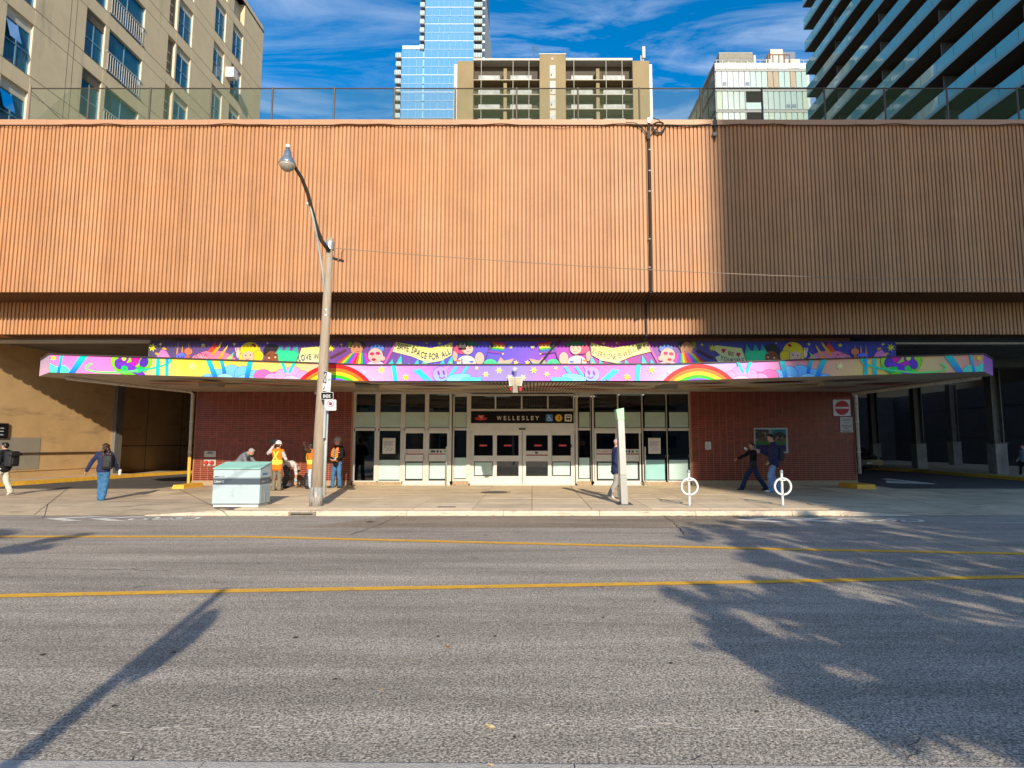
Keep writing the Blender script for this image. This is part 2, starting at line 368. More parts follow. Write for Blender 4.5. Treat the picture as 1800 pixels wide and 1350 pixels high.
stencil(80, 352, 911.5, False); stencil(1288, 1625, 914, False)
strip('lane_edge_line', [(1700, 917), (1800, 919), (2300, 927)], .06, ROADW, .006)

# cracks and seams in the asphalt
TAR = M('crack_tar', (.045, .04, .036), .8, var=.3, scale=20)
def crack(pts, wd, seed, z=.007):
    rr_ = random.Random(seed); P_ = [onZ(u, v, z) for u, v in pts]; Q_ = []
    for a_, b_ in zip(P_, P_[1:]):
        n_ = max(2, int((b_ - a_).length / .12))
        for k_ in range(n_): Q_.append(a_.lerp(b_, k_ / n_) + Vector((rr_.gauss(0, .012), rr_.gauss(0, .02), 0)))
    mb_ = MB(); Q_.append(P_[-1])
    for a_, b_ in zip(Q_, Q_[1:]):
        nn = (b_ - a_).cross(Vector((0, 0, 1))); 
        if nn.length < 1e-5: continue
        nn = nn.normalized() * wd * rr_.uniform(.4, 1.2); mb_.quad(a_ - nn, b_ - nn, b_ + nn, a_ + nn)
    return struct(mb_.build('road_crack', TAR))
crack([(612, 941), (640, 932), (668, 922), (700, 906)], .010, 1); crack([(1165, 906), (1185, 918), (1205, 941)], .012, 2)
crack([(1600, 1337), (1612, 1325), (1600, 1312), (1618, 1296)], .003, 3, .006); crack([(230, 1340), (238, 1322), (252, 1310)], .0025, 4, .006); crack([(1215, 1338), (1232, 1327)], .003, 7, .006)
crack([(-300, 1002), (60, 998), (300, 1003)], .006, 9, .006)
for i_, (u_, v_, l_) in enumerate(((305, 1146, .022), (650, 917, .11), (770, 1118, .02), (590, 1193, .02), (905, 1295, .014), (870, 1118, .02), (1180, 1165, .02), (75, 1150, .03), (520, 1120, .03), (1060, 1085, .02), (1330, 1250, .016), (200, 1240, .02))):
    rr_ = random.Random(i_); p_ = onZ(u_, v_, .0065)
    struct(MB().poly([p_ + Vector((l_ * math.cos(t_) * rr_.uniform(.6, 1.2), l_ * .9 * math.sin(t_) * rr_.uniform(.6, 1.3), 0)) for t_ in [k_ * math.pi / 5 for k_ in range(10)]]).build('tar_spot', TAR))
# far pavement: dirt bed, slabs, kerb stones, brick edging
KX0, KX1 = onZ(372, 899, GZ).x, onZ(1482, 899, GZ).x
bed = MB(); bed.box(-13.7, 13.3, 16.35, 36, 0, GZ - .018); bed.box(KX0, KX1, YK + .05, 16.35, 0, GZ - .018)
pave = struct(bed.build('pavement', JOINT))
WL[pave.name] = pave.location.copy()
sw, sd = 1.50, 1.42
def slabmesh(w_, d_, th=.03, bv=.008):
    mb = MB(); a, b = w_ / 2, d_ / 2
    P = [(-a, -b, 0), (a, -b, 0), (a, b, 0), (-a, b, 0)]; Q = [(x * (1 - bv / a), y * (1 - bv / b), th) for x, y, _ in P]; R = [(x, y, th - bv) for x, y, _ in P]
    mb._add(P + R + Q, [(0, 1, 5, 4), (1, 2, 6, 5), (2, 3, 7, 6), (3, 0, 4, 7), (4, 5, 9, 8), (5, 6, 10, 9), (6, 7, 11, 10), (7, 4, 8, 11), (8, 9, 10, 11)])
    return mb
sm = slabmesh(sw - .012, sd - .012).mesh('paving_slab'); sm.materials.append(CONC)
rows = 6
for j in range(rows):
    y = 15.27 + sd / 2 + j * sd
    for i in range(18):
        x = -13.5 + sw / 2 + i * sw - (.0 if j % 1 == 0 else .4)
        if x > 13.2: continue
        if j == 0 and not (KX0 - .1 < x - sw / 2 and x + sw / 2 < KX1 + .3): continue
        o = link('paving_slab', sm, pave, (x, y, GZ - .03 + random.uniform(-.002, .002)))
# kerb
kx = KX0; kpos = []
while kx < KX1 - .2:
    L = min(2.35, KX1 - kx); kpos.append((kx, L)); kx += L
for x, L in kpos:
    mb = MB(); g = .006
    mb.prism([(x + g, YK, 0), (x + g, YK + .02, GZ - .02), (x + g, YK + .045, GZ), (x + g, YK + .17, GZ), (x + g, YK + .17, 0)], (L - 2 * g, 0, 0))
    mb.build('kerb_stone', KERB, pave, fix=True)
for s, x0 in ((-1, KX0), (1, KX1)):                       # dropped ends
    mb = MB(); x1 = x0 + s * 1.7
    mb._add([(x0, YK, 0), (x0, YK + .17, 0), (x0, YK + .17, GZ), (x0, YK + .03, GZ), (x1, YK, -.01), (x1, YK + .17, -.01), (x1, YK + .17, .012), (x1, YK + .03, .012)],
            [(0, 1, 2, 3), (4, 7, 6, 5), (3, 2, 6, 7), (0, 3, 7, 4), (1, 5, 6, 2)])
    mb.build('kerb_stone', KERB, pave, fix=True)
pm = slabmesh(.196, .092, .03, .005).mesh('paver'); pm.materials.append(PAVER)
x = KX0 + .12
while x < KX1 - .1:
    link('paver', pm, pave, (x, YK + .222 + .002, GZ - .031 + random.uniform(-.003, .002))); x += .204
# the strip between edging and slabs
# driveways: aprons ramp up from the road
def apron(name, xa, xb):
    mb = MB(); ys = [(YK + .05, .004), (16.35, GZ), (70, GZ)]
    for (y0, z0), (y1, z1) in zip(ys, ys[1:]): mb.quad((xa, y0, z0), (xb, y0, z0), (xb, y1, z1), (xa, y1, z1))
    return struct(mb.build(name, APRON))
apron('driveway', -90, KX0 - .02); apron('driveway', KX1 + .02, 90)
# dark tarmac of the bus lanes inside
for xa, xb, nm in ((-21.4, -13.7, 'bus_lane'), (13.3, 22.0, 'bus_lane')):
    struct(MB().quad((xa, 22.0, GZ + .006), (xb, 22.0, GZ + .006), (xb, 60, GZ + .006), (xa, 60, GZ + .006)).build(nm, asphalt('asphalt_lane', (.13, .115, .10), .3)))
# saw-cut joints of the aprons
mb = MB()
for a, b in (((302, 853), (395, 900)), ((0, 893), (330, 868)), ((1500, 858), (1735, 908)), ((1545, 893), (1640, 908)), ((120, 858), (60, 905))):
    p, q = onZ(*a, GZ + .004), onZ(*b, GZ + .004); nrm = (q - p).cross(Vector((0, 0, 1))).normalized() * .012
    mb.quad(p - nrm, q - nrm, q + nrm, p + nrm)
struct(mb.build('saw_cut_joint', JOINT))
strip('white_line', [(1540, 860), (1800, 862.5), (2100, 865)], .10, ROADW, GZ + .012)
mb = MB()
for pts in ([(1548, 842), (1560, 841), (1645, 850), (1636, 851)], [(1556, 846), (1560, 844.6), (1648, 851.2), (1560, 849)]):
    mb.poly([onZ(u, v, GZ + .014) for u, v in pts])
struct(mb.build('lane_arrow', ROADW))
# near pavement with its kerb stones at the photographer's feet
npv = MB(); npv.box(-60, 60, -12, YN - .5, -.02, GN - .006); npv = struct(npv.build('near_pavement', CONC)); WL[npv.name] = npv.location.copy()
xs = [-9, -6.6, -4.2, -1.79, .23, .97, 2.0, 4.4, 6.8, 9.2]
for a, b in zip(xs, xs[1:]):
    mb = MB(); ya, yb = YN - .02 + .013 * a * -1, YN - .02 - .013 * b
    mb._add([(a + .004, ya, 0), (b - .004, yb, 0), (b - .004, yb - .5, 0), (a + .004, ya - .5, 0), (a + .004, ya - .006, GN), (b - .004, yb - .006, GN), (b - .004, yb - .5, GN), (a + .004, ya - .5, GN)],
            [(0, 1, 5, 4), (4, 5, 6, 7), (1, 2, 6, 5), (3, 0, 4, 7), (2, 3, 7, 6)])
    mb.build('kerb_stone', M('kerb_near', (.50, .455, .39), .85, var=.14, scale=7, bump=.5, bscale=70, stain=((.28, .25, .2), 7, .55, .75, (1, 1, 1))), npv)

# ================================================================== OVERHEAD BUILDING (corrugated)
zt, zb = onY(900, 221, YM).z, onY(900, 514, YM).z
zlb = onY(900, 588, YL).z
SPC = .148
hall = thing('corrugated_building', (0, YM, 0), 'huge terracotta corrugated metal building overhanging the station entrance', 'building')
XW = 27.0
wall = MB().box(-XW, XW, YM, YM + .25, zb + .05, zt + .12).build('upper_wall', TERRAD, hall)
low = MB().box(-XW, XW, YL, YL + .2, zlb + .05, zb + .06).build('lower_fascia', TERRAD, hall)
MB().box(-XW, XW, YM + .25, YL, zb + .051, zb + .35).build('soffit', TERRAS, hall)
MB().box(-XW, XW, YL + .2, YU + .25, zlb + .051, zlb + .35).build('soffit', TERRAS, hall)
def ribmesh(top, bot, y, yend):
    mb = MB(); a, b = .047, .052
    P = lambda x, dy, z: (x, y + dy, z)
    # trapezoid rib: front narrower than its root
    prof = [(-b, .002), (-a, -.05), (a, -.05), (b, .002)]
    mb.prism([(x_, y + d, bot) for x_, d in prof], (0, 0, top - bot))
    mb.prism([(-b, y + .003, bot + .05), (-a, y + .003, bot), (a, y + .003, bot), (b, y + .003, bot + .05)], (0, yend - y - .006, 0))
    me = mb.mesh('rib'); me.materials.append(TERRA); me.materials.append(TERRAS)  # second slot: underside of the rib, its shade painted in as darker tone
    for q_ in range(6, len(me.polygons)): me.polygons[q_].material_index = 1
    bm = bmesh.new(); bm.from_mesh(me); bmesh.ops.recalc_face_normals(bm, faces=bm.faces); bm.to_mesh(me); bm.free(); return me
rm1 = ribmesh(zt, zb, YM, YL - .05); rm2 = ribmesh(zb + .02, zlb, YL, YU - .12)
# sheets of seven ribs come from different batches: slightly different tones
TONE = [TERRA] + [M('terracotta_batch_%d' % i_, tuple(c_ * f_ for c_, f_ in zip((.50, .240, .107), t_)), .55, var=.10, scale=1.0, spec=.3, rnd=.06, stain=((.31, .148, .072), 1.2, .55, .80, (3.2, 3, .2))) for i_, t_ in enumerate(((.94, .93, .92), (1.04, 1.05, 1.07), (.97, 1.0, 1.04), (1.03, .98, .94)))]
RM1, RM2 = [rm1], [rm2]
for t_ in TONE[1:]:
    for src_, dst_ in ((rm1, RM1), (rm2, RM2)): c_ = src_.copy(); c_.materials[0] = t_; dst_.append(c_)
k0 = int(20.6 / SPC)
for k in range(-k0, k0 + 1):
    sh_ = random.Random((k + 700) // 7).randrange(5); sh2_ = random.Random((k + 7000) // 7).randrange(5)
    link('rib', RM1[sh_], wall, (k * SPC + random.uniform(-.003, .003), random.uniform(-.004, .004), 0)); link('rib', RM2[sh2_], low, (k * SPC + .04 + random.uniform(-.003, .003), 0, 0))
for me, par in ((rm1, wall), (rm2, low)):
    mb = MB()
    for k in list(range(-int(XW / SPC), -k0)) + list(range(k0 + 1, int(XW / SPC))):
        mb._add([v.co + Vector((k * SPC, 0, 0)) for v in me.vertices], [tuple(p.vertices) for p in me.polygons])
    stuff(mb.build('rib_field', TERRA, par))
zc0, zc1 = onY(900, 219, YM - .12).z, onY(900, 210, YM - .12).z
for k in range(-9, 9):
    MB().box(k * 3.0 + .004, (k + 1) * 3.0 - .004, YM - .12, YM + .6, zc0, zc1 + random.uniform(-.006, .006)).build('coping', COPE, hall)
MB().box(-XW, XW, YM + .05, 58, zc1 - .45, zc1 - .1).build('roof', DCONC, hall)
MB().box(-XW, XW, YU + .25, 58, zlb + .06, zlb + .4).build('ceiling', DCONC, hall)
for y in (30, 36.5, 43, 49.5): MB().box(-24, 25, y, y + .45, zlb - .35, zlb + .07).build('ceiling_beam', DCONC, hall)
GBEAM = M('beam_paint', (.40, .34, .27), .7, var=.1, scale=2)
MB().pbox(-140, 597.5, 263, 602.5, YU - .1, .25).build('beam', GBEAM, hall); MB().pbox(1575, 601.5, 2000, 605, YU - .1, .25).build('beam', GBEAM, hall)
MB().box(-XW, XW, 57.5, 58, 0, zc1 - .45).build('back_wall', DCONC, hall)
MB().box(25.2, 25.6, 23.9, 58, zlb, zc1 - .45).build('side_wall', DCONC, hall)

# retaining wall of the left bus lane: runs back from the street, turned slightly towards it
XLW = -22.85
LW0, LW1 = Vector((-23.9, 15.5, 0)), Vector((-21.85, 31.2, 0))
ld = (LW1 - LW0).normalized(); ln = Vector((ld.y, -ld.x, 0))
lw = thing('retaining_wall', (LW0 + LW1) / 2, 'tan painted concrete wall along the yellow kerb of the left bus lane', 'wall')
def lbox(s0, s1, o0, o1, z0, z1):
    """box along the wall: s = metres along it, o = metres out from its face"""
    c = [LW0 + ld * s_ + ln * o_ for s_, o_ in ((s0, o0), (s1, o0), (s1, o1), (s0, o1))]
    return MB().prism([Vector((p.x, p.y, z0)) for p in c], (0, 0, z1 - z0))
LL = (LW1 - LW0).length
sY = lambda Y: (Y - LW0.y) / ld.y
lbox(0, LL, -.4, 0, 0, zlb + .06).build('wall', TAN, lw, fix=True)
MB().box(XLW - .4, XLW, 31.7, 57.5, 0, zlb + .06).build('wall', TAN, lw)
lbox(LL, LL + .45, -.45, .18, 0, zlb + .06).build('pilaster', DCONC, lw, fix=True)
lbox(0, LL, .001, .04, 1.27, 1.36).build('rub_rail', M('brown_rail', (.10, .06, .035), .6), lw, fix=True)
lbox(0, LL, .001, .03, .55, .60).build('ledge', TAN, lw, fix=True)
lbox(sY(15.6), sY(27.3), .001, .012, .62, 2.02).build('paint_patch', GREYP, lw, fix=True)
for y in (35.5, 39, 42.5): MB().box(XLW - .01, XLW + .004, y, y + .05, .1, 5).build('panel_joint', JOINT, lw)
MB().box(XLW - .01, XLW + .003, 31.8, 57, 1.6, 1.66).build('panel_joint', JOINT, lw)
pl = lbox(sY(22.4), sY(25.75), .03, .07, 1.98, 2.62).build('wall_plaque', M('black_plate', (.012, .012, .013), .4), None, fix=True)
tag(pl, 'black plaque with small white lettering on the tan wall', 'plaque'); WL[pl.name] = pl.location.copy()
for i, (w_, z_) in enumerate(((.16, 2.39), (.62, 2.26), (.22, 2.11))): lbox(sY(25.55) - w_, sY(25.55), .071, .073, z_, z_ + .035).build('lettering', M('white_print', (.7, .7, .68), .5), pl, fix=True)
# yellow kerbs of the bus lanes
def ykerb(pts, label):
    t_ = thing('painted_kerb', Vector(((pts[0][0] + pts[-1][0]) / 2, (pts[0][1] + pts[-1][1]) / 2, GZ)), label, 'kerb')
    for (x0, y0), (x1, y1) in zip(pts, pts[1:]):
        mb = MB(); n = max(1, int(math.hypot(x1 - x0, y1 - y0) / 2.5))
        for i in range(n):
            a = Vector((x0 + (x1 - x0) * i / n, y0 + (y1 - y0) * i / n, GZ)); b = Vector((x0 + (x1 - x0) * (i + 1) / n, y0 + (y1 - y0) * (i + 1) / n, GZ))
            d = (b - a).normalized() * .006; nn = Vector((-(b - a).y, (b - a).x, 0)).normalized() * .16
            q = MB(); q._add([a + d - nn, b - d - nn, b - d + nn, a + d + nn] + [p + Vector((0, 0, .16)) for p in (a + d - nn * .85, b - d - nn * .85, b - d + nn * .85, a + d + nn * .85)],
                             [(0, 1, 5, 4), (1, 2, 6, 5), (2, 3, 7, 6), (3, 0, 4, 7), (4, 5, 6, 7)])
            q.build('kerb_stone', YEL, t_, fix=True)
    return t_
ykerb([(-21.4, 18.0), (-20.2, 24.0), (-19.5, 29.5), (-18.2, 36), (-16.5, 42)], 'yellow painted kerb along the foot of the tan wall')
ykerb([(21.6, 20.0), (21.7, 26), (22.1, 35), (20.2, 44)], 'yellow painted kerb below the dark concrete columns')
lbox(0, LL, 0, 1.35, 0, GZ + .10).build('wall_verge', APRON, lw, fix=True)
for (u0, u1, v0, v1, lab) in ((302, 323, 851, 859.5, 'low yellow painted kerb block at the left brick corner'), (1507, 1541, 850, 860, 'low yellow painted kerb block at the right brick corner')):
    a, b = onZ(u0, v1, GZ), onZ(u1, v1, GZ); h = (v1 - v0) * a.y / F * .8
    mb = MB(); mb._add([(a.x, a.y, GZ), (b.x, a.y, GZ), (b.x, a.y + 1.3, GZ), (a.x, a.y + 1.3, GZ), (a.x + .02, a.y + .04, GZ + h), (b.x - .03, a.y + .04, GZ + h), (b.x - .03, a.y + 1.3, GZ + h), (a.x + .02, a.y + 1.3, GZ + h)],
                       [(0, 1, 5, 4), (1, 2, 6, 5), (2, 3, 7, 6), (3, 0, 4, 7), (4, 5, 6, 7)])
    tag(mb.build('kerb_block', YEL), lab, 'kerb')
# right bus lane: walls and columns in deep shade
rw = thing('concrete_bay_wall', (33, 40, GZ), 'dark concrete panel wall behind the columns of the right bus lane', 'wall')
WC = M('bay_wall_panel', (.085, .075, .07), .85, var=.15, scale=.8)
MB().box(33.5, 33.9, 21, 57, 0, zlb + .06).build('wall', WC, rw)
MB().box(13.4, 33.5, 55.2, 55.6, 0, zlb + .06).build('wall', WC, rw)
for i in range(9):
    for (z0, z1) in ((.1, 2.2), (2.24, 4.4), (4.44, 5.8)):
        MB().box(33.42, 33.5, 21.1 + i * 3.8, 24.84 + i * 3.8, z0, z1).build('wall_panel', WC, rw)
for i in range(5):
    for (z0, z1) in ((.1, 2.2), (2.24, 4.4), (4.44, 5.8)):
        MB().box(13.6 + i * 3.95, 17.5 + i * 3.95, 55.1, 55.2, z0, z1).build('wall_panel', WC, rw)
PED = M('column_pedestal', (.33, .29, .245), .85, var=.25, scale=1.6, bump=.3, bscale=25)
for (u, v, X, Y, hgt, lab) in ((0, 0, 24.0, 31.0, 1.75, 'dark steel column on a concrete pedestal beside the yellow kerb, nearest the street'),
                               (0, 0, 24.2, 37.6, 1.75, 'dark steel column on a concrete pedestal, second from the street'),
                               (0, 0, 30.6, 43.5, 1.9, 'slim pale-edged column on a tall pedestal in front of the panel wall'),
                               (0, 0, 25.0, 43.8, 1.75, 'dark column on a pedestal deepest in the right bus lane')):
    c = thing('column', (X, Y, GZ), lab, 'column')
    MB().prism([(X - .30, Y - .30, 0), (X + .30, Y - .30, 0), (X + .30, Y + .30, 0), (X - .30, Y + .30, 0)], (0, 0, hgt)).build('pedestal', PED, c)
    mb = MB(); mb.box(X - .26, X - .2, Y - .22, Y + .22, hgt, zlb + .06); mb.box(X + .2, X + .26, Y - .22, Y + .22, hgt, zlb + .06); mb.box(X - .2, X + .2, Y - .03, Y + .03, hgt, zlb + .06)
    mb.build('shaft', M('column_steel', (.16, .135, .11), .6, var=.2, scale=3), c)
    MB().box(X - .34, X + .34, Y - .34, Y + .34, hgt - .002, hgt + .05).build('base_plate', M('column_steel', (.2, .17, .14)), c)
isl = MB().box(22.1, 33.5, 20, 55, 0, GZ + .10).build('raised_island', APRON); struct(isl)
# ================================================================== STATION ENTRANCE
st = thing('station_entrance', (0, YF, GZ), 'low red brick subway station entrance with glazed doors and a muralled canopy', 'building')
BRK = M('glazed_brick', (.215, .029, .014), .38, var=.35, scale=4, spec=.45, rnd=.25, bump=.1, bscale=40)
MORT = M('mortar', (.42, .20, .11), .9, var=.15, scale=8)
FR = M('aluminium_frame', (.60, .56, .48), .38, metal=.15, var=.06, scale=3)
FRD = M('aluminium_door', (.66, .63, .56), .35, metal=.1, var=.06, scale=3)
GL = glass('window_glass', (.62, .70, .68), .015, .55, 1.5, .04)
FROST = M('frosted_film', (.50, .66, .60), .22, var=.05, scale=2, spec=.6)
FROSTU = M('green_grey_film', (.44, .54, .44), .18, var=.08, scale=2, spec=.7)
FROSTT = M('teal_film', (.30, .55, .52), .22, var=.05, scale=2, spec=.6)
DARK = M('black_gasket', (.02, .022, .022), .4)
BASE = M('pebble_plinth', (.40, .29, .18), .9, var=.45, scale=26, bump=.8, bscale=60)
BW, BH = .281, .0795
bmsh = MB()
a, h, d = BW / 2 - .0065, BH / 2 - .0065, .007
bmsh._add([(-a, 0, -h), (a, 0, -h), (a, 0, h), (-a, 0, h), (-a + .003, -d, -h + .003), (a - .003, -d, -h + .003), (a - .003, -d, h - .003), (-a + .003, -d, h - .003)],
          [(4, 5, 6, 7), (0, 1, 5, 4), (1, 2, 6, 5), (2, 3, 7, 6), (3, 0, 4, 7)])
bme = bmsh.mesh('brick'); bme.materials.append(BRK)
def brickwall(u0, u1):
    x0, x1 = onY(u0, 760, YF).x, onY(u1, 760, YF).x
    z0, z1 = onY(935, 845, YF).z, onY(935, 684, YF).z
    wl = MB().box(x0, x1, YF, YF + .35, z0, z1).build('brick_wall', MORT, st)
    MB().box(x0 - .01, x1 + .01, YF - .03, YF + .35, 0, z0 - .002).build('plinth', BASE, st)
    nx = int((x1 - x0) / BW); nz = int((z1 - z0) / BH); ox = ((x1 - x0) - nx * BW) / 2
    cells = [(i, k) for k in range(nz) for i in range(nx)]
    cells.sort(key=lambda c: abs(c[1] - 24) + .3 * abs(c[0] - nx / 2))
    far = MB()
    for n_, (i, k) in enumerate(cells):
        p = Vector((x0 + ox + (i + .5) * BW, YF, z0 + (k + .5) * BH + .01))
        if n_ < 300: link('brick', bme, wl, p)
        else: far._add([v.co + p for v in bme.vertices], [tuple(q.vertices) for q in bme.polygons])
    stuff(far.build('brickwork', BRK, wl)); return x0, x1
bl = brickwall(342, 619); br_ = brickwall(1214, 1503)
# interior hall
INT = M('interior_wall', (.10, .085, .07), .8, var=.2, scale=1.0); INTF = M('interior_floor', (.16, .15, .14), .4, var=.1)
MB().box(bl[0], br_[1], 35.5, 35.8, 0, 4.2).build('back_wall', INT, st)
MB().box(bl[0], bl[0] + .3, YF + .36, 35.5, 0, 5.8).build('side_wall', MORT, st); MB().box(br_[1] - .3, br_[1], YF + .36, 35.5, 0, 5.8).build('side_wall', MORT, st)
MB().box(bl[0] + .31, br_[1] - .31, YF + .37, 35.49, GZ - .01, GZ + .012).build('floor', INTF, st)
MB().box(bl[0] + .31, br_[1] - .31, YF + .1, 35.49, 4.02, 4.3).build('ceiling', M('interior_ceiling', (.11, .10, .085), .8), st)
for i in range(5): MB().box(-4.2 + i * 2.0, -3.0 + i * 2.0, 26.5 + (i % 2), 26.62 + (i % 2), 3.9, 3.96).build('strip_light', emit('tube_light', (1, .95, .85), .35), st)
for i in range(6):
    mb = MB(); xx = -5.5 + i * 2.0; mb.box(xx, xx + .25, 29, 30.6, GZ, 1.1); mb.box(xx + .25, xx + .9, 29.7, 29.75, .85, .9)
    mb.build('fare_gate', M('gate_steel', (.35, .2, .12), .4, metal=.3), st)
# fascia above the canopy carrying the long mural, body up to the ceiling
ma, mbt = onY(262, 600, YU), onY(1575, 652, YU)
MB().box(bl[0], br_[1], YF + .02, YF + .3, 4.0, zlb + .05).build('upper_wall', MORT, st)

# ---- shop front
YG = YF + .10
glz = MB().pbox(619, 684, 1214, 692.5, YG - .03, .12).build('glazing_frame', FR, st)
def fr(u0, v0, u1, v1, name='mullion', y=YG - .03, t=.12, mat=FR): return MB().pbox(u0, v0, u1, v1, y, t).build(name, mat, glz)
def pane(u0, v0, u1, v1, mat=None, y=YG + .03, par=None, name='pane'): return MB().pbox(u0, v0, u1, v1, y, .012).build(name, mat or GL, par or glz)
for u in (619, 660.5, 705.5, 747.5, 790.5, 1040.5, 1084.5, 1127.5, 1170.5, 1211): fr(u, 692.5, u + (3 if u in (619, 1211) else 4.4), 846)
for u in (821, 1011): fr(u, 690, u + 5.5, 850, 'post', YG - .06, .2)
for u in (795, 1037.5): fr(u, 692.5, u + 2.2, 846)
for u0, u1 in ((622, 660.5), (664.9, 705.5), (709.9, 747.5), (751.9, 790.5), (1044.9, 1084.5), (1088.9, 1127.5), (1131.9, 1170.5), (1174.9, 1211)):
    pane(u0, 692.5, u1, 752.5); pane(u0 + 1.2, 724.5, u1 - 1.2, 751.5, FROSTU, YG + .015, name='film'); fr(u0, 752.5, u1, 757.2, 'transom')
    fr(u0, 721.5, u1, 722.6, 'glazing_bar', YG + .01, .03, DARK)
for u0, u1 in ((797.2, 821), (1016.5, 1037.5)):
    pane(u0, 697, u1, 752.5); fr(u0, 692.5, u1, 697, 'transom'); pane(u0 + 1, 724.5, u1 - 1, 751.5, FROSTU, YG + .015, name='film'); fr(u0, 752.5, u1, 756.5, 'transom')
    pane(u0, 756.5, u1, 842); pane(u0 + 1.3, 804.5, u1 - 1.3, 840.5, FROST, YG + .015, name='film'); fr(u0, 842, u1, 846, 'sill'); fr(u0 - 2, 846, u1 + 2, 853, 'plinth', YG - .12, .3, BASE)
# fixed windows
for (u0, u1, film, mat_) in ((622, 660.5, None, None), (664.9, 705.5, (665.6, 808.5, 702, 843), FROST), (1131.9, 1170.5, (1134, 808.5, 1169, 843), FROSTT), (1174.9, 1211, (1176, 808.5, 1210, 843), FROST)):
    pane(u0, 757.2, u1, 845)
    if film: pane(*film, mat_, YG + .015, name='film')
    fr(u0, 845, u1, 847.5, 'sill', YG - .05, .2); fr(u0, 799.5, u1, 803.5, 'rail', YG + .06, .03, M('inner_rail', (.45, .42, .36), .5))
for u0, u1 in ((619, 705.5), (1127.5, 1214)): fr(u0, 847.5, u1, 853.5, 'plinth', YG - .12, .3, BASE)
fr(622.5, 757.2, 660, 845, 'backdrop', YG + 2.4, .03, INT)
# pairs of swing doors
STK = M('sticker_white', (.62, .60, .56), .5); RED = M('sign_red', (.55, .02, .025), .45, var=.04)
def swing(u0, u1, hinge):
    dr = MB().pbox(u0, 757.2, u1, 850.5, YG + .0, .004).build('door', FRD, st) if False else None
    mb = MB(); L, R = u0 + 4.0, u1 - 4.0
    for q in ((u0, 757.2, u1, 761.5), (u0, 761.5, L, 845), (R, 761.5, u1, 845), (L, 799, R, 811), (u0, 845, u1, 850.8)): mb.pbox(*q, YG - .02, .07)
    dr = mb.build('door', FRD, st)
    MB().pbox(L, 761.5, R, 799, YG + .01, .012).build('pane', GL, dr)
    MB().pbox(L, 811, R, 845, YG + .012, .012).build('pane', DARK, dr); MB().pbox(L + 2.2, 813.5, R - 2.2, 841.5, YG + .004, .005).build('film', FROST, dr)
    MB().pbox(L, 789.5, R, 797.2, YG + .002, .006).build('sticker_band', STK, dr); MB().pbox(L, 797.4, R, 798.4, YG + .001, .006).build('sticker_stripe', RED, dr)
    hx = u1 - 3.2 if hinge else u0 + 1.2
    pts = [onY(hx, 800, YG - .03), onY(hx, 800, YG - .10), onY(hx, 810, YG - .10), onY(hx, 810, YG - .03)]
    MB().tube(pts, .012, 6).build('handle', FR, dr)
    mk = MB()
    if hinge:
        for i in range(5):
            c = onY(L + 4 + i * 5.2, 793.3, YG - .003)
            for k in range(10):
                t0, t1 = 2 * math.pi * k / 10, 2 * math.pi * (k + 1) / 10
                f = lambda t, r: c + Vector((r * math.cos(t), 0, r * math.sin(t)))
                mk.quad(f(t0, .034), f(t0, .045), f(t1, .045), f(t1, .034))
        mk.build('pictogram', RED, dr)
    else:
        mk.pbox(L + 4, 791.5, L + 12, 795.5, YG - .003, .003); mk.pbox(L + 14, 791.5, L + 18, 795.5, YG - .003, .003); mk.pbox(L + 20, 792, L + 23.5, 795.5, YG - .003, .003)
        mk.build('pictogram', M('print_dark', (.05, .05, .06), .5), dr)
        g = MB(); c = onY(R - 3.6, 793.4, YG - .004); g.poly([c + Vector((.05 * math.cos(t), 0, .05 * math.sin(t))) for t in [k * math.pi / 6 for k in range(12)]]); g.build('green_sticker', M('sticker_green', (.12, .45, .06), .5), dr)
swing(707.5, 748.4, True); swing(749.2, 790.3, False); swing(1044.8, 1085.6, True); swing(1086.4, 1127.3, False)
